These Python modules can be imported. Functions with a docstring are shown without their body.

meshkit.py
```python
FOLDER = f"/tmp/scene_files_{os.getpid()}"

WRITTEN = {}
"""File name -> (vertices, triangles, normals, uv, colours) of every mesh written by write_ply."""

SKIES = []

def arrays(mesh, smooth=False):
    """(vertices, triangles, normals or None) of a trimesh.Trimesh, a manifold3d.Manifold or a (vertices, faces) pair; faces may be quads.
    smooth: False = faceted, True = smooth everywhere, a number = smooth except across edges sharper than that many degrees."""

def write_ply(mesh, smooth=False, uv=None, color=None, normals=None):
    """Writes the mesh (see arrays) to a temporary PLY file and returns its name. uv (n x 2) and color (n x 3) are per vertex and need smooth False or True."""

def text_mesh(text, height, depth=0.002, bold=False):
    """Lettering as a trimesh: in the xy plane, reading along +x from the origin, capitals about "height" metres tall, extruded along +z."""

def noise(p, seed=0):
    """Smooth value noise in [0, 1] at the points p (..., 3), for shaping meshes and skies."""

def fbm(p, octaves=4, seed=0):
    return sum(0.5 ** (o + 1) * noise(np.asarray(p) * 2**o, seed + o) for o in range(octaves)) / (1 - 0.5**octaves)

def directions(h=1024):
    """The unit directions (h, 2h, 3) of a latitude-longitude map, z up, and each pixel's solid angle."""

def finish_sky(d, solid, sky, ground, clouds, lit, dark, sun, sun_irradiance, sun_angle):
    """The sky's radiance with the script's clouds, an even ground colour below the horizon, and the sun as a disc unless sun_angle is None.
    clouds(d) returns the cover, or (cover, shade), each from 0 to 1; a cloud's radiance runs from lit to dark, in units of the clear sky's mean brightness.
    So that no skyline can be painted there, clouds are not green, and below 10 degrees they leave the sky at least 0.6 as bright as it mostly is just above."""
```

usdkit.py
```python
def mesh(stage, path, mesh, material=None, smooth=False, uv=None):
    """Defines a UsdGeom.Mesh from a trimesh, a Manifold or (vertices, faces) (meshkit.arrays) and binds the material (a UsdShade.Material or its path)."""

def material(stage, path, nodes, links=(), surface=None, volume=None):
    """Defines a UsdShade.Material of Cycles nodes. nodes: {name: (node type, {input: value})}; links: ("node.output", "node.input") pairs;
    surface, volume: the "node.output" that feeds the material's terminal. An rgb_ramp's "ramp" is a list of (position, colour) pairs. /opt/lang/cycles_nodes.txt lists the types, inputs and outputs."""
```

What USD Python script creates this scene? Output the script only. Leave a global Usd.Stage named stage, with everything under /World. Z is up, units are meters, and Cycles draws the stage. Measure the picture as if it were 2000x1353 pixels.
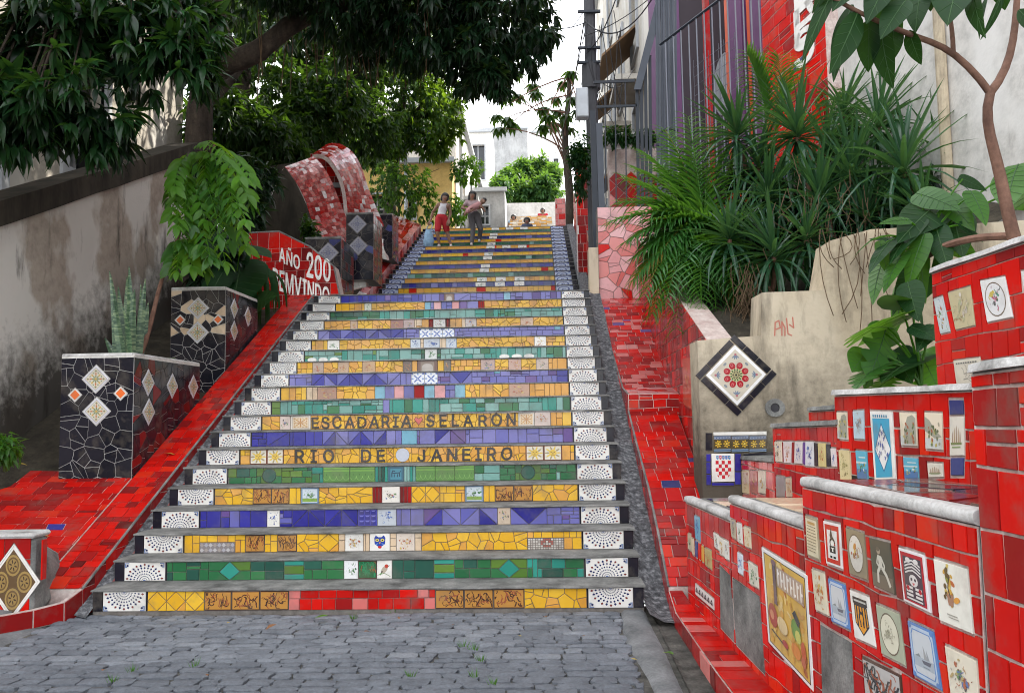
import math, random
import numpy as np
import trimesh, usdkit, meshkit
from shapely.geometry import Polygon, MultiPolygon, box as sbox, LineString
from shapely.ops import unary_union
from scipy.spatial import Voronoi
import manifold3d as m3
from pxr import Usd, UsdGeom, UsdLux, UsdShade, Gf, Sdf, Vt

stage = Usd.Stage.CreateInMemory()
UsdGeom.SetStageUpAxis(stage, 'Z')
UsdGeom.Xform.Define(stage, '/World')
UsdGeom.Scope.Define(stage, '/World/Looks')
MAT = '/World/Looks/'

# ---------------------------------------------------------------- camera
CX, CY, CZ, YAW, PIT, ROL, FPX = 1.2324, -5.8344, 1.3, -0.0353, 0.0816, -0.0153, 1650.0
EXPOSURE = 1.75
FW = np.array([math.sin(YAW) * math.cos(PIT), math.cos(YAW) * math.cos(PIT), math.sin(PIT)])
R0 = np.cross(FW, [0, 0, 1.0]); R0 /= np.linalg.norm(R0)
U0 = np.cross(R0, FW)
RT = R0 * math.cos(ROL) + U0 * math.sin(ROL)
UP = -R0 * math.sin(ROL) + U0 * math.cos(ROL)
EYE = np.array([CX, CY, CZ])
cam = UsdGeom.Camera.Define(stage, '/World/camera')
cam.CreateHorizontalApertureAttr(23.6)
cam.CreateVerticalApertureAttr(23.6 * 692 / 1024)
cam.CreateFocalLengthAttr(23.6 * FPX / 2000)
cam.CreateClippingRangeAttr((0.05, 2000.0))
cam.CreateExposureAttr(EXPOSURE)
cam.AddTransformOp().Set(Gf.Matrix4d(*[float(x) for row in ((*RT, 0), (*UP, 0), (*-FW, 0), (*EYE, 1)) for x in row]))

# ---------------------------------------------------------------- sky and sun
SUN_TO = np.array([0.80, 0.55, 0.0]); SUN_TO /= np.linalg.norm(SUN_TO)
SUN_EL = math.radians(47)
SUN_DIR = np.array([SUN_TO[0] * math.cos(SUN_EL), SUN_TO[1] * math.cos(SUN_EL), math.sin(SUN_EL)])
usdkit.material(stage, MAT + 'sky_look', {
    'sky': ('sky_texture', {'sky_type': 'single_scattering', 'sun_disc': False, 'sun_elevation': SUN_EL, 'sun_rotation': math.atan2(SUN_DIR[0], SUN_DIR[1]), 'altitude': 50.0, 'air_density': 1.0, 'aerosol_density': 2.0}),
    'co': ('texture_coordinate', {}),
    'mp': ('mapping', {'scale': (1.0, 1.0, 2.2)}),
    'n': ('noise_texture', {'scale': 1.7, 'detail': 5.0, 'roughness': 0.55}),
    'rm': ('map_range', {'from_min': 0.36, 'from_max': 0.62, 'to_min': 0.45, 'to_max': 1.0, 'clamp': True}),
    'mx': ('mix', {'color2': (7.6, 7.7, 7.9)}),
    'bg': ('background_shader', {'strength': 0.12})},
    [('co.generated', 'mp.vector'), ('mp.vector', 'n.vector'), ('n.fac', 'rm.value'), ('rm.result', 'mx.fac'), ('sky.color', 'mx.color1'), ('mx.color', 'bg.color')], surface='bg.background')
dome = UsdLux.DomeLight.Define(stage, '/World/sky')
dome.GetPrim().SetCustomDataByKey('kind', 'structure')
UsdShade.MaterialBindingAPI.Apply(dome.GetPrim()).Bind(UsdShade.Material.Get(stage, MAT + 'sky_look'))
sun = UsdLux.DistantLight.Define(stage, '/World/sun')
sun.CreateIntensityAttr(0.9); sun.CreateAngleAttr(0.6); sun.CreateNormalizeAttr(True); sun.CreateColorAttr((1.0, 0.94, 0.85))
zz = SUN_DIR; xx = np.cross([0, 0, 1.0], zz); xx /= np.linalg.norm(xx); yy = np.cross(zz, xx)
sun.AddTransformOp().Set(Gf.Matrix4d(*[float(x) for row in ((*xx, 0), (*yy, 0), (*zz, 0), (0, 0, 30, 1)) for x in row]))

# ---------------------------------------------------------------- picture rays onto real planes
def ray(px, py):
    d = FW + RT * ((px - 1000) / FPX) - UP * ((py - 676.5) / FPX)
    return d
def atp(px, py, n, c):
    d = ray(px, py); n = np.asarray(n, float)
    return EYE + d * ((c - EYE @ n) / (d @ n))
def atx(px, py, x): return atp(px, py, (1, 0, 0), x)
def aty(px, py, y): return atp(px, py, (0, 1, 0), y)
def atz(px, py, z): return atp(px, py, (0, 0, 1), z)
def atd(px, py, d): return EYE + ray(px, py) * d
class VP:
    "a vertical plane through two plan points; u runs from a to b, v is height, n faces the eye"
    def __init__(s, a, b):
        s.a = np.array([a[0], a[1], 0.0]); b = np.array([b[0], b[1], 0.0])
        s.u = (b - s.a) / np.linalg.norm(b - s.a); s.v = np.array([0, 0, 1.0])
        s.n = np.cross(s.u, s.v)
        if s.n @ (EYE - s.a) < 0: s.n = -s.n
    def at(s, px, py): return atp(px, py, s.n, s.n @ s.a)
    def uv(s, px, py):
        p = s.at(px, py) - s.a
        return np.array([p @ s.u, p[2]])
    def fr(s): return (s.a, s.u, s.v, s.n)

# ---------------------------------------------------------------- prims
_used = {}
def uniq(parent, name):
    k = (parent, name); n = _used.get(k, 0); _used[k] = n + 1
    return f'{parent}/{name}' if n == 0 else f'{parent}/{name}_{n:03d}'
def tagp(prim, label=None, cat=None, group=None, kind=None):
    for k, v in (('label', label), ('category', cat), ('group', group), ('kind', kind)):
        if v: prim.SetCustomDataByKey(k, v)
def thing(name, label=None, cat=None, loc=(0, 0, 0), group=None, kind=None):
    p = uniq('/World', name)
    x = UsdGeom.Xform.Define(stage, p)
    tagp(x.GetPrim(), label, cat, group, kind)
    if any(loc): x.AddTranslateOp().Set(Gf.Vec3d(*map(float, loc)))
    return p
def copy_of(src, name, label, cat, loc, rotz=0, scale=1, group=None):
    p = uniq('/World', name)
    x = UsdGeom.Xform.Define(stage, p)
    x.GetPrim().GetReferences().AddInternalReference(src)
    x.GetPrim().SetInstanceable(True)
    x.ClearXformOpOrder()
    x.AddTranslateOp(opSuffix='put').Set(Gf.Vec3d(*map(float, loc)))
    x.AddRotateZOp(opSuffix='turn').Set(float(rotz))
    if scale != 1: x.AddScaleOp(opSuffix='size').Set(Gf.Vec3f(scale, scale, scale))
    tagp(x.GetPrim(), label, cat, group)
    return p
_mats = {}
def bind(prim, mat):
    if mat not in _mats: _mats[mat] = UsdShade.Material.Get(stage, MAT + mat)
    UsdShade.MaterialBindingAPI.Apply(prim).Bind(_mats[mat])
def obj(name, vf, mat, parent='/World', label=None, cat=None, group=None, kind=None, col=None, smooth=False, origin=None):
    """one Mesh. vf: (vertices, faces) or a trimesh or Manifold"""
    if smooth is not False or not isinstance(vf, tuple):
        v, f, n = meshkit.arrays(vf, smooth)
    else:
        v, f, n = np.asarray(vf[0], float), np.asarray(vf[1], int), None
    p = uniq(parent, name)
    m = UsdGeom.Mesh.Define(stage, p)
    m.CreatePointsAttr(Vt.Vec3fArray.FromNumpy(np.ascontiguousarray(v, np.float32)))
    m.CreateFaceVertexCountsAttr(Vt.IntArray.FromNumpy(np.full(len(f), f.shape[1], np.int32)))
    m.CreateFaceVertexIndicesAttr(Vt.IntArray.FromNumpy(np.ascontiguousarray(f, np.int32).ravel()))
    m.CreateSubdivisionSchemeAttr('none')
    if n is not None:
        m.CreateNormalsAttr(Vt.Vec3fArray.FromNumpy(np.ascontiguousarray(n, np.float32))); m.SetNormalsInterpolation('vertex')
    if col is not None:
        pv = UsdGeom.PrimvarsAPI(m).CreatePrimvar('col', Sdf.ValueTypeNames.Color3fArray, 'vertex')
        pv.Set(Vt.Vec3fArray.FromNumpy(np.ascontiguousarray(col, np.float32)))
    bind(m.GetPrim(), mat)
    if label or cat or group or kind: tagp(m.GetPrim(), label, cat, group, kind)
    return p
class MB:
    "collects pieces into one mesh"
    def __init__(s): s.v, s.f, s.n = [], [], 0
    def add(s, vf):
        if not isinstance(vf, tuple):
            vf = meshkit.arrays(vf)[:2]
        v, f = np.asarray(vf[0], float), np.asarray(vf[1], int)
        if f.shape[1] == 4: f = np.vstack([f[:, [0, 1, 2]], f[:, [0, 2, 3]]])
        s.v.append(v); s.f.append(f + s.n); s.n += len(v); return s
    def get(s): return (np.vstack(s.v), np.vstack(s.f))
def bx(x0, y0, z0, x1, y1, z1):
    v = np.array([[x, y, z] for x in (x0, x1) for y in (y0, y1) for z in (z0, z1)], float)
    f = np.array([[0, 1, 3, 2], [4, 6, 7, 5], [0, 4, 5, 1], [2, 3, 7, 6], [0, 2, 6, 4], [1, 5, 7, 3]])
    return v, f
def bbx(x0, y0, z0, x1, y1, z1, b=0.01):
    "bevelled box"
    pts = []
    for x, sx in ((x0, 1), (x1, -1)):
        for y, sy in ((y0, 1), (y1, -1)):
            for z, sz in ((z0, 1), (z1, -1)):
                pts += [(x + sx * b, y + sy * b, z), (x + sx * b, y, z + sz * b), (x, y + sy * b, z + sz * b)]
    return meshkit.arrays(m3.Manifold.hull_points(np.array(pts)))[:2]
def hull(pts): return meshkit.arrays(m3.Manifold.hull_points(np.array(pts, float)))[:2]
def prism(poly, o, u, v, n, h0, h1):
    "closed prism of a shapely polygon in the frame, from height h0 to h1 along n"
    t = trimesh.creation.extrude_polygon(poly, h1 - h0, engine='earcut')
    p = np.asarray(t.vertices)
    P = np.asarray(o) + p[:, :1] * np.asarray(u) + p[:, 1:2] * np.asarray(v) + (p[:, 2:] + h0) * np.asarray(n)
    f = np.asarray(t.faces)
    if np.dot(np.cross(u, v), n) < 0: f = f[:, ::-1]
    return P, f
def tube(pts, rad, sides=8, cap=True):
    p = np.asarray(pts, float); k = len(p)
    r = np.broadcast_to(rad, (k,)).astype(float)
    t = np.gradient(p, axis=0); t /= np.linalg.norm(t, axis=1, keepdims=True) + 1e-12
    a = np.cross(t[0], [0, 0, 1.0] if abs(t[0][2]) < .9 else [1.0, 0, 0]); a /= np.linalg.norm(a)
    A = []
    for i in range(k):
        a = a - t[i] * (a @ t[i]); a /= np.linalg.norm(a) + 1e-12; A.append(a)
    A = np.array(A); B = np.cross(t, A)
    an = np.arange(sides) * 2 * np.pi / sides
    V = (p[:, None] + r[:, None, None] * (np.cos(an)[None, :, None] * A[:, None] + np.sin(an)[None, :, None] * B[:, None])).reshape(-1, 3)
    F = []
    for i in range(k - 1):
        for j in range(sides):
            q = [i * sides + j, i * sides + (j + 1) % sides, (i + 1) * sides + (j + 1) % sides, (i + 1) * sides + j]
            F += [[q[0], q[1], q[2]], [q[0], q[2], q[3]]]
    if cap:
        n = len(V); V = np.vstack([V, p[0], p[-1]])
        for j in range(sides):
            F += [[n, (j + 1) % sides, j], [n + 1, (k - 1) * sides + j, (k - 1) * sides + (j + 1) % sides]]
    return V, np.array(F)
def curve(pts, n=12):
    "smooth curve through points"
    from scipy.interpolate import CubicSpline
    p = np.asarray(pts, float)
    if len(p) < 3: return np.linspace(p[0], p[-1], n)
    s = np.r_[0, np.cumsum(np.linalg.norm(np.diff(p, axis=0), axis=1))]
    return CubicSpline(s, p)(np.linspace(0, s[-1], n))

# ---------------------------------------------------------------- materials
def glazed(name, c1, c2, rough=0.16, mott=0.25, spec=0.5):
    "glazed ceramic: two tones chosen per piece, faint mottling, wavy glaze"
    usdkit.material(stage, MAT + name, {
        'oi': ('object_info', {}), 'ge': ('geometry', {}),
        'n': ('noise_texture', {'scale': 14.0, 'detail': 4.0, 'roughness': 0.6}),
        'a': ('math', {'math_type': 'multiply_add', 'value2': mott}),
        's': ('math', {'math_type': 'subtract', 'value2': mott / 2, 'use_clamp': True}),
        'mx': ('mix', {'color1': c1, 'color2': c2}),
        'n2': ('noise_texture', {'scale': 45.0, 'detail': 3.0}),
        'dr': ('map_range', {'from_min': 0.51, 'from_max': 0.76, 'to_min': 0.0, 'to_max': 0.62, 'clamp': True}),
        'n3': ('noise_texture', {'scale': 5.0, 'detail': 6.0, 'roughness': 0.65}),
        'dx': ('mix', {'color2': (0.10, 0.085, 0.07)}),
        'rr': ('map_range', {'from_min': 0.3, 'from_max': 0.75, 'to_min': rough * 0.8, 'to_max': rough * 2.0, 'clamp': True}),
        'b': ('bump', {'strength': 0.25, 'distance': 0.004}),
        'p': ('principled_bsdf', {'specular_ior_level': spec})},
        [('ge.position', 'n.vector'), ('ge.position', 'n2.vector'), ('ge.position', 'n3.vector'), ('n.fac', 'a.value1'), ('oi.random', 'a.value3'), ('a.value', 's.value1'), ('s.value', 'mx.fac'),
         ('n3.fac', 'dr.value'), ('mx.color', 'dx.color1'), ('dr.result', 'dx.fac'), ('dx.color', 'p.base_color'), ('n3.fac', 'rr.value'), ('rr.result', 'p.roughness'), ('n.fac', 'b.height'), ('b.normal', 'p.normal')], surface='p.BSDF')
def rough(name, stops, scale=3.0, rough=0.85, bump=0.5, bscale=40.0, stretch=(1, 1, 1), detail=8.0, dist=0.01, spec=0.3):
    "masonry, earth, bark: a noise ramp with fine relief"
    usdkit.material(stage, MAT + name, {
        'ge': ('geometry', {}), 'mp': ('mapping', {'scale': stretch}),
        'n': ('noise_texture', {'scale': scale, 'detail': detail, 'roughness': 0.62}),
        'r': ('rgb_ramp', {'ramp': stops}),
        'n2': ('noise_texture', {'scale': bscale, 'detail': 6.0, 'roughness': 0.65}),
        'ad': ('mix', {'mix_type': 'overlay', 'fac': 0.55}),
        'b': ('bump', {'strength': bump, 'distance': dist}),
        'p': ('principled_bsdf', {'roughness': rough, 'specular_ior_level': spec})},
        [('ge.position', 'mp.vector'), ('mp.vector', 'n.vector'), ('ge.position', 'n2.vector'), ('n.fac', 'r.fac'), ('r.color', 'ad.color1'), ('n2.fac', 'ad.color2'), ('ad.color', 'p.base_color'), ('n2.fac', 'b.height'), ('b.normal', 'p.normal')], surface='p.BSDF')
def leafmat(name, c1, c2, trans=0.35, rough=0.35, tcol=None, spec=0.30):
    "leaf: tone per leaf island, some light passing through"
    tcol = tcol or (c2[0] * 2.2 + .02, c2[1] * 2.2, c2[2] * 0.8)
    usdkit.material(stage, MAT + name, {
        'ge': ('geometry', {}), 'oi': ('object_info', {}),
        'n': ('noise_texture', {'scale': 1.6, 'detail': 2.0}),
        'ad': ('math', {'math_type': 'multiply_add', 'value2': 0.6}),
        'sb': ('math', {'math_type': 'subtract', 'value2': 0.3, 'use_clamp': True}),
        'mx': ('mix', {'color1': c1, 'color2': c2}),
        'p': ('principled_bsdf', {'roughness': rough, 'specular_ior_level': spec}),
        't': ('translucent_bsdf', {'color': tcol}),
        'm': ('mix_closure', {'fac': trans})},
        [('ge.position', 'n.vector'), ('n.fac', 'ad.value1'), ('ge.random_per_island', 'ad.value3'), ('ad.value', 'sb.value1'), ('sb.value', 'mx.fac'), ('mx.color', 'p.base_color'), ('p.BSDF', 'm.closure1'), ('t.BSDF', 'm.closure2')], surface='m.closure')
def plain(name, c, rough=0.5, metal=0.0, spec=0.5, var=0.25, scale=6.0):
    usdkit.material(stage, MAT + name, {
        'ge': ('geometry', {}), 'n': ('noise_texture', {'scale': scale, 'detail': 5.0, 'roughness': 0.6}),
        'mx': ('mix', {'color1': tuple(x * (1 - var) for x in c), 'color2': tuple(min(1, x * (1 + var)) for x in c)}),
        'p': ('principled_bsdf', {'roughness': rough, 'metallic': metal, 'specular_ior_level': spec})},
        [('ge.position', 'n.vector'), ('n.fac', 'mx.fac'), ('mx.color', 'p.base_color')], surface='p.BSDF')
def printmat(name, rough):
    usdkit.material(stage, MAT + name, {
        'at': ('attribute', {'attribute': 'col'}), 'ge': ('geometry', {}),
        'n3': ('noise_texture', {'scale': 6.0, 'detail': 6.0, 'roughness': 0.65}),
        'dr': ('map_range', {'from_min': 0.5, 'from_max': 0.8, 'to_min': 0.0, 'to_max': 0.5, 'clamp': True}),
        'dx': ('mix', {'color2': (0.16, 0.13, 0.10)}),
        'p': ('principled_bsdf', {'roughness': rough})},
        [('ge.position', 'n3.vector'), ('n3.fac', 'dr.value'), ('at.color', 'dx.color1'), ('dr.result', 'dx.fac'), ('dx.color', 'p.base_color')], surface='p.BSDF')
printmat('painted_glaze', 0.18)
printmat('painted_cloth', 0.8)
glazed('red_glaze', (0.38, 0.006, 0.004), (0.58, 0.009, 0.005), spec=0.15)
glazed('dark_red_glaze', (0.20, 0.010, 0.010), (0.32, 0.008, 0.008), spec=0.15)
glazed('maroon_glaze', (0.10, 0.008, 0.008), (0.20, 0.012, 0.012), spec=0.15)
glazed('orange_red_glaze', (0.50, 0.014, 0.006), (0.56, 0.026, 0.008), spec=0.15)
glazed('pink_glaze', (0.50, 0.09, 0.08), (0.60, 0.20, 0.18))
glazed('pale_pink_glaze', (0.60, 0.26, 0.26), (0.66, 0.36, 0.36))
glazed('yellow_glaze', (0.62, 0.33, 0.012), (0.70, 0.42, 0.03), mott=0.5)
glazed('gold_glaze', (0.56, 0.26, 0.03), (0.66, 0.34, 0.07), mott=0.5)
glazed('blue_glaze', (0.014, 0.012, 0.16), (0.030, 0.028, 0.26))
glazed('lavender_glaze', (0.10, 0.10, 0.34), (0.18, 0.17, 0.40))  # lighter blue glaze; on the right of blue risers it paints glare
glazed('violet_glaze', (0.06, 0.03, 0.16), (0.14, 0.08, 0.26))
glazed('green_glaze', (0.010, 0.085, 0.030), (0.03, 0.15, 0.05))
glazed('teal_glaze', (0.012, 0.16, 0.12), (0.03, 0.26, 0.20))
glazed('dark_green_glaze', (0.010, 0.05, 0.035), (0.02, 0.09, 0.06))
glazed('olive_glaze', (0.05, 0.12, 0.015), (0.11, 0.20, 0.03))
glazed('sea_glaze', (0.10, 0.26, 0.22), (0.20, 0.36, 0.32))
glazed('sky_blue_glaze', (0.12, 0.32, 0.42), (0.25, 0.45, 0.55))
glazed('black_glaze', (0.004, 0.004, 0.007), (0.012, 0.011, 0.016), rough=0.12, spec=0.35)
glazed('white_glaze', (0.70, 0.68, 0.63), (0.78, 0.76, 0.72))
glazed('orange_glaze', (0.70, 0.12, 0.02), (0.75, 0.16, 0.03))
glazed('beige_glaze', (0.55, 0.40, 0.26), (0.66, 0.52, 0.36))
glazed('navy_glaze', (0.02, 0.025, 0.10), (0.05, 0.06, 0.18))
glazed('pale_plate', (0.40, 0.42, 0.48), (0.5, 0.52, 0.58))
glazed('letter_glaze', (0.02, 0.016, 0.014), (0.05, 0.04, 0.035), rough=0.25)
glazed('mirror_shard', (0.55, 0.45, 0.45), (0.75, 0.72, 0.72), rough=0.05)  # pale glaze, no mirror; its whiteness also paints sky glare
glazed('gloss_red', (0.26, 0.006, 0.006), (0.46, 0.010, 0.008), rough=0.05, spec=0.9)
glazed('gloss_pink', (0.42, 0.12, 0.12), (0.60, 0.40, 0.40), rough=0.05, spec=0.9)
glazed('stone_top', (0.10, 0.06, 0.05), (0.36, 0.24, 0.18), rough=0.08, mott=0.5)
rough('white_grout', [(0.25, (0.42, 0.40, 0.37)), (0.6, (0.62, 0.60, 0.56))], 9, 0.9)
rough('dark_grout', [(0.3, (0.10, 0.09, 0.08)), (0.7, (0.22, 0.20, 0.18))], 9, 0.95)
rough('red_grout', [(0.3, (0.42, 0.30, 0.27)), (0.7, (0.62, 0.54, 0.50))], 9, 0.9)
rough('cement', [(0.3, (0.075, 0.074, 0.07)), (0.5, (0.18, 0.18, 0.172)), (0.72, (0.29, 0.285, 0.27))], 6, 0.9, 0.6, 70)
rough('white_cement', [(0.3, (0.20, 0.195, 0.185)), (0.45, (0.44, 0.43, 0.415)), (0.75, (0.66, 0.65, 0.635))], 6, 0.6, 0.5, 50)
rough('pebble_cement', [(0.35, (0.045, 0.047, 0.05)), (0.52, (0.135, 0.14, 0.15)), (0.70, (0.38, 0.39, 0.40))], 26, 0.9, 0.9, 90, dist=0.02)
usdkit.material(stage, MAT + 'cobble', {
    'oi': ('object_info', {}), 'ge': ('geometry', {}), 'n': ('noise_texture', {'scale': 7.0, 'detail': 9.0, 'roughness': 0.66}), 'n2': ('noise_texture', {'scale': 60.0, 'detail': 6.0, 'roughness': 0.7}),
    'mm': ('math', {'math_type': 'multiply_add', 'value2': 0.65}), 'tn': ('math', {'math_type': 'multiply_add', 'value2': 0.30, 'value3': 0.02}),
    'r': ('rgb_ramp', {'ramp': [(0.18, (0.085, 0.094, 0.110)), (0.5, (0.165, 0.180, 0.205)), (0.85, (0.26, 0.275, 0.30))]}), 'ov': ('mix', {'mix_type': 'overlay', 'fac': 0.6}),
    'b': ('bump', {'strength': 0.8, 'distance': 0.012}), 'p': ('principled_bsdf', {'roughness': 0.62, 'specular_ior_level': 0.35})},
    [('ge.position', 'n.vector'), ('ge.position', 'n2.vector'), ('oi.random', 'tn.value1'), ('n.fac', 'mm.value1'), ('tn.value', 'mm.value3'), ('mm.value', 'r.fac'), ('r.color', 'ov.color1'), ('n2.fac', 'ov.color2'), ('ov.color', 'p.base_color'), ('n2.fac', 'b.height'), ('b.normal', 'p.normal')], surface='p.BSDF')
rough('cobble_joint', [(0.35, (0.04, 0.04, 0.035)), (0.6, (0.10, 0.095, 0.085)), (0.8, (0.16, 0.15, 0.13))], 10, 0.95, 0.8, 60)
rough('smooth_cement', [(0.3, (0.10, 0.105, 0.11)), (0.5, (0.17, 0.175, 0.18)), (0.75, (0.25, 0.255, 0.26))], 5, 0.85, 0.7, 50)
rough('earth', [(0.3, (0.02, 0.017, 0.012)), (0.6, (0.06, 0.05, 0.035)), (0.8, (0.10, 0.085, 0.06))], 5, 0.95, 0.9, 25, dist=0.03)
rough('bark', [(0.3, (0.018, 0.014, 0.011)), (0.6, (0.06, 0.045, 0.033)), (0.8, (0.12, 0.095, 0.07))], 6, 0.9, 0.9, 22, (1, 1, 0.3), dist=0.03)
rough('young_bark', [(0.3, (0.10, 0.05, 0.035)), (0.7, (0.24, 0.13, 0.09))], 8, 0.8, 0.5, 30, (1, 1, 0.4))
def plaster(name, base, patch, stain, z0=None, slope=0.0, stain_amt=(0.52, 0.72), patch_amt=(0.48, 0.60), low=1.0, high=None, rgh=0.9):
    """old plaster: repainted patches, run-down stains, damp foot. The damp rises from the line z0 + slope * y (where the ground meets the wall)."""
    nodes = {
        'ge': ('geometry', {}), 'sx': ('separate_xyz', {}),
        'mpv': ('mapping', {'scale': (1.6, 1.6, 0.35)}), 'mpp': ('mapping', {'scale': (1.1, 1.1, 0.8), 'location': (3.1, 7.7, 1.3)}),
        'nv': ('noise_texture', {'scale': 2.2, 'detail': 9.0, 'roughness': 0.68}), 'np': ('noise_texture', {'scale': 1.1, 'detail': 5.0, 'roughness': 0.5}),
        'nf': ('noise_texture', {'scale': 9.0, 'detail': 8.0, 'roughness': 0.7}), 'nb': ('noise_texture', {'scale': 38.0, 'detail': 5.0}),
        'rb': ('rgb_ramp', {'ramp': [(0.3, tuple(x * 0.72 for x in base)), (0.55, base), (0.75, tuple(min(.8, x * 1.15) for x in base))]}),
        'rp': ('map_range', {'from_min': patch_amt[0], 'from_max': patch_amt[1], 'to_min': 0.0, 'to_max': 0.85, 'clamp': True}),
        'mp1': ('mix', {'color2': patch}),
        'rs': ('map_range', {'from_min': stain_amt[0], 'from_max': stain_amt[1], 'to_min': 0.0, 'to_max': 0.8, 'clamp': True}),
        'ms': ('mix', {'color2': stain}),
        'hy': ('math', {'math_type': 'multiply_add', 'value2': -slope, 'value3': -(z0 or 0.0)}),
        'hz': ('math', {'math_type': 'add'}),
        'hn': ('math', {'math_type': 'multiply_add', 'value2': -1.5, 'value3': 0.75}),
        'hh': ('math', {'math_type': 'add'}),
        'rl': ('map_range', {'from_min': 0.0, 'from_max': low, 'to_min': 0.92 if z0 is not None else 0.0, 'to_max': 0.0, 'clamp': True}),
        'ml': ('mix', {'color2': tuple(x * 0.55 for x in stain)}),
        'b': ('bump', {'strength': 0.6, 'distance': 0.012}), 'bs': ('mix', {'fac': 0.5}),
        'p': ('principled_bsdf', {'roughness': rgh, 'specular_ior_level': 0.25})}
    links = [('ge.position', 'sx.vector'), ('ge.position', 'mpv.vector'), ('ge.position', 'mpp.vector'), ('mpv.vector', 'nv.vector'), ('mpp.vector', 'np.vector'), ('ge.position', 'nf.vector'), ('ge.position', 'nb.vector'),
             ('nf.fac', 'rb.fac'), ('rb.color', 'mp1.color1'), ('np.fac', 'rp.value'), ('rp.result', 'mp1.fac'), ('mp1.color', 'ms.color1'), ('nv.fac', 'rs.value'), ('rs.result', 'ms.fac'),
             ('sx.y', 'hy.value1'), ('hy.value', 'hz.value1'), ('sx.z', 'hz.value2'), ('nf.fac', 'hn.value1'), ('hz.value', 'hh.value1'), ('hn.value', 'hh.value2'), ('hh.value', 'rl.value'), ('rl.result', 'ml.fac'), ('ms.color', 'ml.color1'),
             ('ml.color', 'p.base_color'), ('nb.color', 'bs.color1'), ('nf.color', 'bs.color2'), ('bs.color', 'b.height'), ('b.normal', 'p.normal')]
    usdkit.material(stage, MAT + name, nodes, links, surface='p.BSDF')

plaster('left_plaster', (.40, .345, .29), (.66, .64, .60), (.045, .038, .03), z0=.45, slope=.47, stain_amt=(.57, .70), patch_amt=(.42, .49), low=.8)
plaster('dark_coping', (.05, .042, .032), (.09, .075, .055), (.015, .014, .011), stain_amt=(.45, .62), patch_amt=(.55, .7))
plaster('house_plaster', (.34, .31, .26), (.42, .40, .36), (.10, .08, .06), stain_amt=(.60, .75))
plaster('beige_plaster', (.48, .40, .285), (.54, .465, .35), (.075, .063, .048), z0=.90, slope=0.0, low=1.0, stain_amt=(.51, .69))
plaster('white_plaster', (.52, .50, .47), (.60, .585, .56), (.22, .20, .18), stain_amt=(.60, .75))
usdkit.material(stage, MAT + 'snake_mottled', {'ge': ('geometry', {}), 'mp': ('mapping', {'scale': (6.0, 6.0, 26.0)}), 'n': ('noise_texture', {'scale': 2.0, 'detail': 4.0, 'distortion': 0.8}), 'r': ('rgb_ramp', {'ramp': [(0.38, (.015, .045, .02)), (0.5, (.05, .10, .05)), (0.62, (.16, .22, .11))]}), 'p': ('principled_bsdf', {'roughness': .4})},
    [('ge.position', 'mp.vector'), ('mp.vector', 'n.vector'), ('n.fac', 'r.fac'), ('r.color', 'p.base_color')], surface='p.BSDF')
plain('grey_trim', (.30, .31, .32), .8)
plain('dark_glass', (.012, .014, .016), .08)
glazed('grey_glaze', (.16, .15, .15), (.24, .23, .22))
plain('faded_red', (.42, .14, .10), .9)
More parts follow.
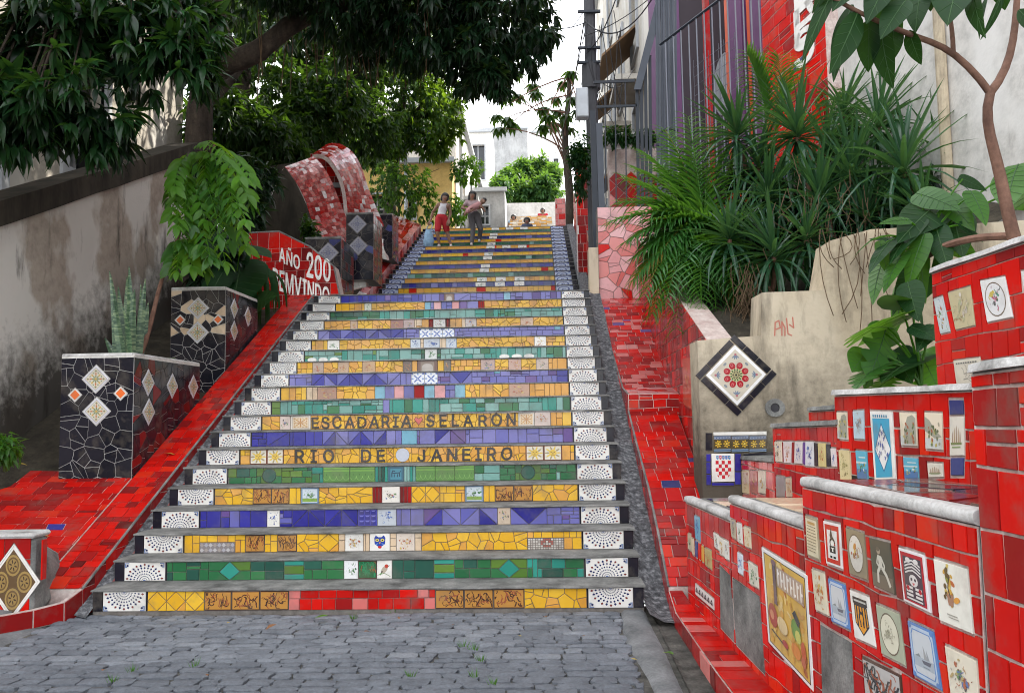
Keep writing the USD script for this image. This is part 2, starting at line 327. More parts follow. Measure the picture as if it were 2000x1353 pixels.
# ---------------------------------------------------------------- tile layouts in flat metres
def inset(poly, g):
    q = poly.buffer(-g, join_style=2)
    if q.is_empty: return None
    if isinstance(q, MultiPolygon): q = max(q.geoms, key=lambda a: a.area)
    return q
def bricks(U, V, hr, wr, rng, split=0.15, jit=0.0, courses=None):
    out, v = [], 0.0
    while v < V - 1e-4:
        h = rng.uniform(*hr)
        if V - v - h < hr[0] * 0.55: h = V - v
        u = -rng.uniform(0, wr[0])
        while u < U - 1e-4:
            w = rng.uniform(*wr)
            if U - u - w < wr[0] * 0.5: w = U - u
            a, b = max(u, 0), min(u + w, U)
            if b - a > 0.012:
                j = lambda: rng.uniform(-jit, jit)
                if rng.random() < split and h > 0.05:
                    k = v + h * rng.uniform(.35, .65)
                    out += [Polygon([(a, v), (b, v), (b, k), (a, k)]), Polygon([(a, k), (b, k), (b, v + h), (a, v + h)])]
                else:
                    out.append(Polygon([(a, v), (b, v), (b, v + h), (a, v + h)]))
            u += w
        v += h
    if jit:
        res = []
        for p in out:
            c = np.array(p.exterior.coords)[:-1]
            c = c + np.stack([meshkit.noise(np.c_[c * 9, np.full(len(c), 3.3)], 5) - .5, meshkit.noise(np.c_[c * 9, np.full(len(c), 8.1)], 9) - .5], 1) * 2 * jit
            q = Polygon(c)
            if q.is_valid: res.append(q)
        out = res
    return out
def cracked(U, V, cell, rng, stretch=1.0):
    nu, nv = max(2, int(round(U / cell))), max(1, int(round(V / cell * stretch)))
    p = np.array([((i + .5 + rng.uniform(-.45, .45)) * U / nu, (j + .5 + rng.uniform(-.42, .42)) * V / nv) for i in range(nu) for j in range(nv)])
    allp = np.vstack([p, p * [-1, 1], p * [1, -1], [2 * U, 0] + p * [-1, 1], [0, 2 * V] + p * [1, -1]])
    vo = Voronoi(allp)
    r = sbox(0, 0, U, V); out = []
    for i in range(len(p)):
        reg = vo.regions[vo.point_region[i]]
        if -1 in reg or len(reg) < 3: continue
        q = Polygon(vo.vertices[reg]).intersection(r)
        if q.area > 1e-5 and q.geom_type == 'Polygon': out.append(q)
    return out
def shatter(polys, rng, p=.5, amin=.0012):
    "breaks some pieces again along a random chord, so that sizes and angles vary"
    from shapely.ops import split as cut
    out = []
    for q in polys:
        if q.area > amin and rng.random() < p:
            c = q.centroid; a = rng.uniform(0, math.pi); L = 2.0; dx, dy = (rng.uniform(-.2, .2) * math.sqrt(q.area) for _ in range(2))
            try: g = list(cut(q, LineString([(c.x + dx - L * math.cos(a), c.y + dy - L * math.sin(a)), (c.x + dx + L * math.cos(a), c.y + dy + L * math.sin(a))])).geoms)
            except Exception: g = [q]
            out += [x for x in g if x.area > 1e-4]
        else: out.append(q)
    return out
def zigzag(U, V, w):
    out, n = [], max(1, int(round(U / w))); w = U / n
    for i in range(n):
        a = i * w
        if i % 2 == 0:
            out += [Polygon([(a, 0), (a + w, 0), (a + w, V)]), Polygon([(a, 0), (a + w, V), (a, V)])]
        else:
            out += [Polygon([(a, 0), (a + w, 0), (a, V)]), Polygon([(a + w, 0), (a + w, V), (a, V)])]
    return out
def diamonds(U, V):
    out, n = [], max(1, int(round(U / V))); w = U / n
    for i in range(n):
        a, c = i * w, i * w + w / 2
        out.append(Polygon([(a, V / 2), (c, 0), (a + w, V / 2), (c, V)]))
        out += [Polygon([(a, 0), (c, 0), (a, V / 2)]), Polygon([(c, 0), (a + w, 0), (a + w, V / 2)]), Polygon([(a + w, V / 2), (a + w, V), (c, V)]), Polygon([(a, V / 2), (c, V), (a, V)])]
    return out
def shift(polys, u, v): 
    from shapely.affinity import translate
    return [translate(p, u, v) for p in polys]

def tilev(poly, o, u, v, n, h=0.006, b=0.0022, base=0.0, tilt=None):
    """one tile: rounded-over edge, top h above the grout. poly already shrunk by the joint."""
    c = np.array(poly.exterior.coords)[:-1]
    if poly.exterior.is_ccw is False: c = c[::-1]
    k = len(c)
    cin = inset(poly, b)
    convex = cin is not None and len(cin.exterior.coords) - 1 == k and not poly.interiors
    hull_ok = convex and Polygon(c).convex_hull.area - Polygon(c).area < 1e-7
    o, u, v, n = map(np.asarray, (o, u, v, n))
    def P(q, hh):
        return o + q[:, :1] * u + q[:, 1:] * v + np.reshape(hh, (-1, 1)) * n
    if hull_ok:
        ci = np.array(cin.exterior.coords)[:-1]
        if cin.exterior.is_ccw is False: ci = ci[::-1]
        s = np.argmin(((ci - c[0]) ** 2).sum(1)); ci = np.roll(ci, -s, 0)
        ht = np.full(k, h)
        if tilt is not None: ht = h + (ci - ci.mean(0)) @ np.asarray(tilt)
        V = np.vstack([P(c, np.full(k, base)), P(c, np.full(k, h - b * .8)), P(ci, ht)])
        F = []
        for i in range(k):
            j = (i + 1) % k
            F += [[i, j, k + j], [i, k + j, k + i], [k + i, k + j, 2 * k + j], [k + i, 2 * k + j, 2 * k + i]]
        F += [[2 * k, 2 * k + i, 2 * k + i + 1] for i in range(1, k - 1)]
        F = np.array(F)
        if np.dot(np.cross(u, v), n) < 0: F = F[:, ::-1]
        return V, F
    return prism(poly, o, u, v, n, base, h)

class Wallpaper:
    """lays tiles on a flat frame under a parent; the biggest 'limit' of each name become prims, the rest one joined part"""
    def __init__(s, parent, fr, gap=0.0035, h=0.006, rng=None):
        s.parent, s.fr, s.gap, s.h, s.rng = parent, fr, gap, h, rng or random.Random(1)
    def lay(s, polys, mats, weights=None, name=None, region=None, minus=None, join=False, joined=None, minarea=2e-4, tilt=0.02):
        mb = {}
        for p in polys:
            if region is not None: p = p.intersection(region)
            if minus is not None: p = p.difference(minus)
            for g in (getattr(p, 'geoms', [p])):
                if g.geom_type != 'Polygon' or g.area < minarea: continue
                q = inset(g, s.gap / 2)
                if q is None or q.area < minarea * .5: continue
                q = q.simplify(0.0008)
                if q.geom_type != 'Polygon' or len(q.exterior.coords) < 4: continue
                m = mats(g.centroid.x, g.centroid.y) if callable(mats) else s.rng.choices(mats, weights)[0] if not isinstance(mats, str) else mats
                t = (s.rng.uniform(-tilt, tilt), s.rng.uniform(-tilt, tilt))
                vf = tilev(q, *s.fr, h=s.h + s.rng.uniform(-.0008, .0008), tilt=t)
                nm = name or m.replace('_glaze', '_tile')
                if join: mb.setdefault((nm, m), MB()).add(vf)
                else: obj(nm, vf, m, s.parent)
        for (nm, m), b in mb.items():
            obj(nm + 's', b.get(), m, s.parent, kind='stuff')

# ---------------------------------------------------------------- painted designs: polygons in the unit square with colours
def ell(cx, cy, rx, ry, n=14, rot=0.0):
    a = np.linspace(0, 2 * np.pi, n, endpoint=False)
    x, y = rx * np.cos(a), ry * np.sin(a)
    return [(cx + x[i] * math.cos(rot) - y[i] * math.sin(rot), cy + x[i] * math.sin(rot) + y[i] * math.cos(rot)) for i in range(n)]
def rect(x0, y0, x1, y1): return [(x0, y0), (x1, y0), (x1, y1), (x0, y1)]
def stroke(pts, w):
    return LineString(pts).buffer(w / 2, cap_style=2, resolution=2)
WHITE, CREAM, INK, NAVY = (0.72, 0.70, 0.65), (0.68, 0.60, 0.44), (0.02, 0.018, 0.02), (0.012, 0.018, 0.08)
def d_fan(up=True, hues=('b',)):
    "half of a blue fan of dots: the centre lies on the lower or upper edge; the piece is two tiles wide (aspect 2)"
    out = [(rect(0, 0, 1, 1), WHITE)]
    cy = 0.02 if up else 0.98
    s = 1 if up else -1
    rings = [(0.12, .022, NAVY), (.23, .026, NAVY), (.36, .034, NAVY), (.51, .042, NAVY), (.68, .052, NAVY), (.86, .062, (0.16, 0.03, 0.025))]
    for k in range(13):
        a = math.pi * (k + .5) / 13
        for ri, (r, w, c) in enumerate(rings):
            if ri == 0 and k % 2: continue
            if ri == 5 and k % 2: r = .82; c = NAVY
            x, y = .5 + r * math.cos(a) * .5 , cy + s * r * math.sin(a)
            L = w * 1.25
            ca, sa = math.cos(a), s * math.sin(a)
            q = [(x + (L * ca * .5), y + L * sa), (x - w * sa * .5, y + w * ca * 1.0), (x - (L * ca * .5), y - L * sa), (x + w * sa * .5, y - w * ca * 1.0)]
            out.append((q, c))
    out.append((ell(.5, cy, .035, .05, 10), (0.10, 0.14, 0.30)))
    ey = 0.98 if up else 0.02
    for ex, sx in ((0.01, 1), (0.99, -1)):
        yy = lambda t: ey - s * t
        out += [([(ex, yy(0)), (ex + sx * .11, yy(0)), (ex + sx * .11, yy(.05)), (ex, yy(.05))], (0.14, 0.20, 0.36)), ([(ex, yy(0.06)), (ex + sx * .03, yy(0.06)), (ex + sx * .03, yy(.26)), (ex, yy(.26))], (0.14, 0.20, 0.36)),
                (ell(ex + sx * .07, yy(.15), .03, .06, 8), NAVY), (ell(ex + sx * .045, yy(.22), .015, .04, 6), (0.12, 0.2, 0.3))]
    return out
def d_swirl():
    out = [(rect(0, 0, 1, 1), (0.42, 0.48, 0.62))]
    th = np.linspace(0.3, 3.4 * math.pi, 26)
    sp = [(.5 + .045 * t / 1.1 * math.cos(t) , .5 + .045 * t / 1.1 * math.sin(t)) for t in th]
    out.append((stroke(sp, .075), (0.03, 0.045, 0.20)))
    for x, y in ((.06, .06), (.94, .06), (.06, .94), (.94, .94)): out.append((ell(x, y, .14, .14, 8), (0.05, 0.07, 0.24)))
    out.append((rect(0, 0, 1, .05), (0.06, .08, .25))); out.append((rect(0, .95, 1, 1), (0.06, .08, .25)))
    return out
def d_rosette(c0=(0.55, 0.52, 0.42), c1=(0.16, 0.20, 0.10), c2=(0.45, 0.16, 0.06), c3=(0.50, 0.32, 0.06), border=(0.62, 0.62, 0.66)):
    out = [(rect(0, 0, 1, 1), border), (rect(.06, .06, .94, .94), (0.30, 0.30, 0.36)), (rect(.085, .085, .915, .915), c0)]
    for k in range(8):
        a = k * math.pi / 4
        out.append((ell(.5 + .14 * math.cos(a), .5 + .14 * math.sin(a), .09, .035, 8, a), c1))
        out.append((ell(.5 + .27 * math.cos(a), .5 + .27 * math.sin(a), .075, .04, 8, a), c2 if k % 2 else c3))
        a2 = a + math.pi / 8
        out.append((ell(.5 + .33 * math.cos(a2), .5 + .33 * math.sin(a2), .05, .028, 7, a2 + 1.2), c1))
    for x, y in ((.2, .2), (.8, .2), (.2, .8), (.8, .8)):
        out += [(ell(x, y, .07, .03, 7, .8), c2), (ell(x, y, .07, .03, 7, -.8), c1)]
    out.append((ell(.5, .5, .06, .06, 10), c3))
    return out
def d_mandala():
    out = [(rect(0, 0, 1, 1), (0.74, 0.73, 0.72)), (rect(.07, .07, .93, .93), (0.50, 0.45, 0.36))]
    for x, y, a in ((.16, .16, .785), (.84, .16, 2.356), (.16, .84, -.785), (.84, .84, -2.356)):
        for k in (-.6, -.2, .2, .6):
            out.append((ell(x + .05 * math.cos(a + k), y + .05 * math.sin(a + k), .075, .018, 8, a + k * 1.6), (0.14, 0.18, 0.24)))
        out.append((ell(x, y, .03, .03, 8), (0.35, 0.12, 0.14)))
    for k in range(4):
        a = k * math.pi / 2
        out.append((ell(.5 + .36 * math.cos(a), .5 + .36 * math.sin(a), .03, .05, 8, a), (0.20, 0.22, 0.24)))
    for k in range(8):
        a = k * math.pi / 4 + math.pi / 8
        x, y = .5 + .225 * math.cos(a), .5 + .225 * math.sin(a)
        out += [(ell(x, y, .085, .075, 12, a), (0.30, 0.012, 0.02)), (ell(x + .02 * math.cos(a), y + .02 * math.sin(a), .045, .035, 10, a), (0.45, .10, .10)), (ell(x + .03 * math.cos(a), y + .03 * math.sin(a), .02, .015, 8, a), (0.25, .01, .02))]
    out.append((ell(.5, .5, .155, .155, 18), (0.45, 0.42, 0.22)))
    for k in range(12):
        a = k * math.pi / 6
        out.append((ell(.5 + .12 * math.cos(a), .5 + .12 * math.sin(a), .03, .018, 7, a), (0.03, 0.09, 0.03)))
        out.append((ell(.5 + .07 * math.cos(a + .26), .5 + .07 * math.sin(a + .26), .03, .012, 7, a + .26), (0.05, 0.04, 0.02)))
    out.append((ell(.5, .5, .03, .03, 8), (0.03, 0.03, 0.02)))
    return out
def d_relief(rng, bg=(0.42, 0.20, 0.04), fg=(0.05, 0.02, 0.012), n=26):
    "dark figures on ochre ground"
    out = [(rect(0, 0, 1, 1), (0.06, .03, .02)), (rect(.02, .06, .98, .94), bg)]
    for _ in range(n):
        x, y = rng.uniform(.08, .92), rng.uniform(.18, .82)
        k = rng.randint(3, 5)
        pts = [(x, y)]
        a = rng.uniform(0, 6.28)
        for _ in range(k):
            a += rng.uniform(-1.1, 1.1); pts.append((min(.95, max(.05, pts[-1][0] + .06 * math.cos(a))), min(.9, max(.1, pts[-1][1] + .12 * math.sin(a)))))
        out.append((stroke(pts, rng.uniform(.02, .05)), fg if rng.random() < .75 else (0.26, 0.07, 0.03)))
    return out
def d_picture(rng, bg, cols, n=16, frame=None, cy=.5, sy=.3, sx=.28, grass=None):
    "a small painted scene: soft heap of brush marks on a ground"
    out = [(rect(0, 0, 1, 1), frame or bg)]
    if frame: out.append((rect(.09, .07, .91, .93), bg))
    if grass: out.append((rect(.09, .12, .91, .34), grass))
    for q in range(n + 22):
        x, y = rng.gauss(.5, sx * .6), rng.gauss(cy, sy * .6)
        x, y = min(.84, max(.16, x)), min(.86, max(.14, y))
        if q >= n:
            a = rng.uniform(0, 6.28); out.append((stroke([(x, y), (x + .06 * math.cos(a), y + .05 * math.sin(a))], rng.uniform(.008, .018)), tuple(c * .5 for c in rng.choice(cols))))
        elif rng.random() < .6: out.append((ell(x, y, rng.uniform(.03, .10), rng.uniform(.02, .07), 8, rng.uniform(0, 3)), rng.choice(cols)))
        else:
            a = rng.uniform(0, 6.28)
            out.append((stroke([(x, y), (x + .08 * math.cos(a), y + .07 * math.sin(a)), (x + .13 * math.cos(a + .6), y + .12 * math.sin(a + .6))], rng.uniform(.012, .035)), rng.choice(cols)))
    return out
def d_oval(rng, bg, rim, cols):
    out = [(rect(0, 0, 1, 1), rim), ([(x, y) for x, y in ell(.5, .5, .40, .42, 20)], (0.12, .09, .06)), (ell(.5, .5, .37, .39, 20), bg)]
    return out + d_picture(rng, bg, cols, 12, None, .5, .22, .16)[1:]
def d_bird():
    return [(rect(0, 0, 1, 1), WHITE), (ell(.5, .5, .26, .16, 12, .7), (0.40, 0.34, 0.26)), (ell(.64, .68, .13, .11, 10), (0.42, .05, .03)), ([(.74, .7), (.88, .74), (.75, .64)], (0.1, .07, .03)), ([(.2, .15), (.42, .4), (.3, .45)], (0.12, .10, .08)), (stroke([(.05, .2), (.5, .3), (.9, .12)], .03), (.1, .18, .06)), (ell(.25, .26, .1, .04, 8, .5), (.12, .26, .08))]
def d_owl():
    b = (0.02, 0.05, 0.28)
    return [(rect(0, 0, 1, 1), WHITE), ([(.22, .75), (.3, .9), (.42, .8), (.58, .8), (.7, .9), (.78, .75), (.76, .4), (.5, .18), (.24, .4)], b), (ell(.37, .62, .10, .09, 10), (.6, .5, .1)), (ell(.63, .62, .10, .09, 10), (.6, .5, .1)), (ell(.37, .62, .04, .04, 8), INK), (ell(.63, .62, .04, .04, 8), INK), ([(.45, .5), (.55, .5), (.5, .4)], (.6, .3, .05)), (ell(.5, .22, .1, .08, 8), (.45, .02, .02)), (ell(.35, .4, .09, .03, 8, .5), (.10, .2, .5)), (ell(.65, .4, .09, .03, 8, -.5), (.10, .2, .5))]
def d_lion_face():
    y, g, d = (0.62, 0.42, 0.06), (0.30, 0.24, 0.12), (0.16, 0.10, 0.04)
    out = [(rect(0, 0, 1, 1), (0.20, .06, .03)), (rect(.04, .04, .96, .96), (0.62, .58, .48))]
    for k in range(10):
        a = k * 2 * math.pi / 10
        out.append((ell(.5 + .32 * math.cos(a), .5 + .32 * math.sin(a), .15, .05, 8, a), g if k % 2 else y))
    out += [(ell(.5, .5, .22, .24, 12), y), (ell(.41, .56, .04, .03, 8), d), (ell(.59, .56, .04, .03, 8), d), ([(.45, .48), (.55, .48), (.5, .40)], d), (stroke([(.4, .36), (.5, .32), (.6, .36)], .03), d)]
    return out
def d_seal():
    b = (0.05, .12, .16)
    out = [(rect(0, 0, 1, 1), b), (rect(.09, .09, .91, .91), (0.03, .09, .14)), (rect(.14, .14, .86, .86), (0.06, .20, .26))]
    for p, w in (([(.24, .3), (.24, .55), (.72, .58), (.74, .32)], .07), ([(.4, .3), (.4, .5)], .06), ([(.6, .3), (.6, .5)], .06), ([(.72, .55), (.82, .72)], .05), ([(.24, .55), (.3, .72), (.45, .68)], .07)):
        out.append((stroke(p, w), (0.02, .05, .08)))
    return out
def d_azulejo(): 
    w, b = (0.68, 0.70, 0.74), (0.05, 0.10, 0.34)
    out = [(rect(0, 0, 1, 1), w)]
    for k in range(4):
        a = k * math.pi / 2 + math.pi / 4
        out.append((ell(.5 + .24 * math.cos(a), .5 + .24 * math.sin(a), .17, .05, 9, a), b))
        a = k * math.pi / 2
        out.append((ell(.5 + .40 * math.cos(a), .5 + .40 * math.sin(a), .09, .06, 8, a), (0.15, .25, .5)))
    out += [(ell(.5, .5, .11, .11, 10), b), (ell(.5, .5, .05, .05, 8), w)]
    for x, y in ((0.08, .08), (.92, .08), (.08, .92), (.92, .92)): out.append((ell(x, y, .08, .08, 8), b))
    return out
def d_mosaic(rng):
    out = [(rect(0, 0, 1, 1), (0.12, .10, .09))]
    for i in range(14):
        for j in range(5):
            x, y = i / 14, j / 5
            r = math.hypot((x - .5) * 2.4, y - .45)
            c = (0.55, .52, .47) if rng.random() < .7 else (.40, .36, .32)
            if abs(r - .3) < .12 or rng.random() < .08: c = (.36, .10, .08)
            out.append((rect(x + .008, y + .025, x + .063, y + .175), c))
    return out
def d_waves(n=3):
    out = [(rect(0, 0, 1, 1), (0.09, .20, .05)), (rect(0, .72, 1, .80), (.16, .34, .06)), (rect(0, .90, 1, .96), (.16, .34, .06))]
    for i in range(n * 2):
        c = (i + .5) / (n * 2)
        th = np.linspace(math.pi, 2 * math.pi, 9)
        out += [(stroke([(c + .5 / (n * 2) * math.cos(t), .42 + .28 * math.sin(t)) for t in th], .014), (.24, .44, .12)), (ell(c, .5, .02, .06, 6), (.05, .12, .03))]
    return out
def d_studs():
    out = [(rect(0, 0, 1, 1), (0.06, .06, .32))]
    for i in range(3):
        for j in range(3):
            x, y = .06 + i * .31, .06 + j * .31
            out += [(rect(x, y, x + .26, y + .26), (.03, .03, .20)), ([(x, y + .26), (x + .26, y + .26), (x + .18, y + .18), (x + .07, y + .18)], (.16, .16, .50))]
    return out
def d_check():
    "red and white chequered shield on white with a row of small coats above"
    r = (0.50, .015, .03)
    out = [(rect(0, 0, 1, 1), WHITE)]
    for j in range(5):
        for i in range(5):
            if (i + j) % 2 == 0:
                x, y = .17 + i * .135, .62 - j * .128
                if j == 4 and i in (0, 4): out.append(([(x + .05, y + .128), (x + .135, y + .128), (x + .135, y + .04)] if i == 0 else [(x, y + .128), (x + .085, y + .128), (x, y + .04)], r)); continue
                out.append((rect(x, y, x + .135, y + .128), r))
    for k in range(5):
        x = .2 + k * .13 + (.0 if k != 2 else 0)
        out.append(([(x, .93), (x + .11, .93), (x + .11, .83), (x + .055, .78), (x, .83)], [(.10, .25, .5), (.5, .08, .14), (.12, .2, .45), (.10, .24, .5), (.08, .2, .45)][k]))
        out.append((ell(x + .055, .87, .025, .02, 6), [(.6, .5, .1), (.7, .7, .75), (.6, .5, .1), (.5, .08, .1), (.6, .5, .1)][k]))
    return out
def d_flowers_strip():
    out = [(rect(0, 0, 1, 1), (0.06, .045, .02)), (rect(0, .80, 1, 1), (.18, .24, .34)), (rect(0, .86, 1, .92), (.03, .04, .10)), (rect(0, 0, 1, .18), (.18, .26, .34)), (rect(0, .06, 1, .12), (.03, .05, .12))]
    for k in range(2):
        c = .27 + k * .48
        for i in range(7):
            a = i * 2 * math.pi / 7 + k * .4
            out.append((ell(c + .13 * math.cos(a), .5 + .17 * math.sin(a), .07, .045, 8, a), (.55, .34, .03)))
        out.append((ell(c, .5, .06, .07, 8), (.65, .48, .08)))
    for k in range(6): out.append((rect(.03 + k * .165, .88, .13 + k * .165, .90), (.5, .52, .5)))
    return out
def d_shield(): # black and amber striped crest
    am, k = (0.62, .26, .02), INK
    out = [(rect(0, 0, 1, 1), WHITE), ([(.18, .80), (.82, .80), (.84, .35), (.5, .12), (.16, .35)], k), ([(.22, .72), (.78, .72), (.8, .37), (.5, .16), (.2, .37)], am)]
    for x in (.30, .44, .58, .72): out.append((rect(x - .035, .30, x + .03, .72), k))
    out += [(rect(.14, .76, .86, .90), k), (rect(.2, .81, .8, .85), (.45, .45, .42)), (ell(.5, .48, .13, .15, 12), k), (ell(.5, .48, .075, .09, 10), am), (rect(.46, .33, .54, .44), am)]
    return out
def d_bottle():
    r = (0.42, .02, .015)
    out = [(rect(0, 0, 1, 1), (0.74, .70, .68)), (rect(.08, .06, .92, .94), r), (rect(.2, .16, .8, .82), (.70, .68, .66)), ([(.40, .62), (.36, .70), (.46, .88), (.52, .70), (.60, .62)], INK), (ell(.5, .54, .17, .12, 12), INK), (ell(.5, .52, .11, .08, 10), WHITE), (rect(.32, .30, .68, .46), INK), (rect(.40, .33, .60, .42), WHITE), (ell(.42, .36, .05, .05, 8), INK), (ell(.58, .36, .05, .05, 8), INK), (rect(.32, .18, .46, .23), INK), (rect(.52, .18, .68, .23), INK), ([(.60, .5), (.70, .47), (.66, .54)], r)]
    return out
def d_figure():
    out = [(rect(0, 0, 1, 1), (0.07, .06, .045)), (rect(0, .0, 1, .3), (.12, .10, .075))]
    s = (0.50, .47, .40)
    out += [(ell(.42, .78, .09, .07, 10), (.30, .24, .18)), (ell(.40, .82, .09, .05, 8), (.10, .08, .06)), ([(.36, .70), (.54, .68), (.56, .45), (.40, .44)], s), (stroke([(.52, .66), (.66, .50), (.62, .42)], .06), s), (stroke([(.44, .46), (.32, .34), (.30, .12)], .09), s), (stroke([(.52, .46), (.72, .32), (.86, .12)], .09), s), (stroke([(.38, .68), (.30, .52), (.40, .46)], .05), s)]
    return out
def d_totem():
    w, k, r = (0.62, .58, .56), (0.05, .04, .05), (0.34, .02, .03)
    out = [(rect(0, 0, 1, 1), (.72, .68, .68)), (rect(.07, .05, .93, .95), r), (rect(.15, .08, .85, .88), k)]
    for y in (.80, .74, .68, .62): out.append((stroke([(.2, y - .05), (.35, y), (.5, y + .03), (.65, y), (.8, y - .05)], .03), w))
    out += [(ell(.35, .82, .1, .05, 10), w), (ell(.65, .82, .1, .05, 10), w), (ell(.5, .46, .17, .11, 12), w), (ell(.43, .48, .04, .03, 8), k), (ell(.57, .48, .04, .03, 8), k), ([(.45, .42), (.55, .42), (.5, .36)], (.45, .1, .1))]
    for y in (.30, .23, .16): out += [(rect(.2, y, .45, y + .045), w), (rect(.55, y, .8, y + .045), w)]
    out += [(ell(.27, .3, .06, .05, 8), r), (ell(.73, .3, .06, .05, 8), r), (rect(.2, .1, .8, .13), w)]
    return out
def d_basket():
    out = [(rect(0, 0, 1, 1), (0.72, .70, .62))]
    rng = random.Random(5)
    for _ in range(22):
        out.append((ell(rng.gauss(.44, .09), rng.gauss(.66, .13), rng.uniform(.04, .08), rng.uniform(.03, .05), 8, rng.uniform(0, 3)), rng.choice([(.40, .12, .04), (.5, .3, .06), (.2, .22, .05), (.1, .07, .03), (.55, .42, .12)])))
    out += [([(.34, .5), (.56, .5), (.52, .32), (.38, .32)], (.30, .16, .10)), (ell(.64, .44, .10, .05, 10, .3), (.60, .28, .05)), (stroke([(.46, .78), (.40, .6), (.46, .45)], .03), (.05, .05, .03)), (rect(.3, .16, .62, .18), (.3, .28, .24)), (rect(.34, .12, .66, .135), (.3, .28, .24))]
    return out
def d_text(rng, bg=(0.62, .54, .38), lines=9, ink=(.12, .09, .06)):
    out = [(rect(0, 0, 1, 1), (.30, .24, .16)), (rect(.06, .05, .94, .95), bg), (rect(.2, .82, .8, .89), (.4, .24, .08))]
    for k in range(lines):
        y = .76 - k * .075; x = .14
        while x < .82:
            w = rng.uniform(.04, .12); out.append((rect(x, y, min(x + w, .86), y + .022), ink)); x += w + .025
    return out
def d_ship(blue=(0.10, .20, .42)):
    w = (0.50, .52, .54)
    out = [(rect(0, 0, 1, 1), blue), (rect(.05, .04, .95, .96), (.42, .50, .60)), ([(.16, .1), (.84, .1), (.9, .2), (.9, .8), (.84, .9), (.16, .9), (.1, .8), (.1, .2)], blue), ([(.19, .12), (.81, .12), (.87, .21), (.87, .79), (.81, .88), (.19, .88), (.13, .79), (.13, .21)], w), (rect(.13, .24, .87, .42), (.34, .38, .42)), ([(.42, .38), (.78, .40), (.72, .32), (.48, .32)], (.10, .10, .12)), ([(.52, .41), (.52, .66), (.66, .41)], (.30, .30, .30)), ([(.62, .42), (.64, .60), (.73, .42)], (.26, .27, .28)), ([(.18, .42), (.34, .48), (.4, .42)], (.2, .22, .22)), (rect(.45, .26, .7, .28), (.2, .22, .24))]
    for x, y in ((.08, .06), (.92, .06), (.08, .94), (.92, .94)): out.append((ell(x, y, .07, .05, 8), blue))
    return out
def d_church():
    return [(rect(0, 0, 1, 1), (.62, .58, .50))] + [([(x, .32), (x + .1, .32), (x + .08, .5 + h), (x + .05, .6 + h), (x + .02, .5 + h)], c) for x, h, c in ((.18, .05, (.3, .22, .16)), (.32, .14, (.36, .26, .16)), (.46, .2, (.28, .20, .14)), (.6, .13, (.36, .27, .18)), (.72, .04, (.3, .2, .14)))] + [(rect(.12, .28, .88, .34), (.16, .18, .08)), (rect(.2, .2, .8, .24), (.2, .26, .12))]
def d_pennant():
    b = (0.05, .30, .46)
    out = [(rect(0, 0, 1, 1), (.72, .70, .66)), (rect(.1, .03, .88, .90), b), ([(.5, .84), (.90, .44), (.5, .10), (.12, .44)], (.03, .14, .25)), ([(.5, .80), (.86, .44), (.5, .14), (.16, .44)], (.70, .69, .68))]
    rng = random.Random(8)
    for _ in range(26):
        y = rng.uniform(.22, .70); h = .32 * (1 - abs(y - .44) / .34); x = .5 + rng.uniform(-h, h)
        out.append((stroke([(x, y), (x + .03, y + .03), (x - .01, y + .05)], .03), rng.choice([(.08, .10, .3), (.3, .3, .34), (.1, .16, .2)])))
    for k in range(7): out.append((rect(.14 + k * .1, .915, .20 + k * .1, .955), (.06, .2, .3)))
    return out
def d_sea(rng):
    out = [(rect(0, 0, 1, 1), (.10, .34, .46)), (rect(0, .0, 1, .35), (.06, .14, .30)), (rect(0, .55, 1, .62), (.45, .55, .58)), (rect(.3, .75, .9, .80), (.5, .6, .62))]
    for _ in range(10):
        x, y = rng.uniform(.1, .9), rng.uniform(.15, .55)
        out.append((ell(x, y, .07, .04, 7, rng.uniform(0, 3)), rng.choice([(.08, .16, .04), (.3, .3, .1), (.03, .05, .05), (.5, .55, .55)])))
    return out
def d_hill(cols=((.14, .18, .08), (.30, .28, .2), (.3, .1, .05)), left=True):
    out = [(rect(0, 0, 1, 1), (.68, .60, .46)), (rect(0, 0, 1, .3), (.50, .52, .50))]
    hp = [(.2, .05), (.3, .55), (.5, .88), (.8, .95), (1, .85), (1, .05)] if left else [(0, .9), (.3, .8), (.6, .55), (1, .35), (.6, .3), (0, .5)]
    out.append((hp, (.30, .30, .24)))
    rng = random.Random(3 + left)
    for _ in range(24):
        x, y = rng.uniform(.25, .95), rng.uniform(.1, .7)
        out.append((ell(x, y, .07, .045, 7, rng.uniform(0, 3)), rng.choice(list(cols) + [(.42, .36, .12), (.1, .12, .06)])))
    return out
def d_map():
    out = [(rect(0, 0, 1, 1), (.58, .54, .44))]
    rng = random.Random(12)
    for k in range(14):
        a = rng.uniform(0, 6); x, y = rng.uniform(.1, .9), rng.uniform(.1, .75); p = [(x, y)]
        for _ in range(5): a += rng.uniform(-.8, .8); p.append((min(.95, max(.05, p[-1][0] + .07 * math.cos(a))), min(.8, max(.05, p[-1][1] + .06 * math.sin(a)))))
        out.append((stroke(p, .012), (.14, .14, .13)))
    for k in range(9): out.append((rect(.1 + k * .09, .86, .165 + k * .09, .91), (.12, .12, .11)))
    return out
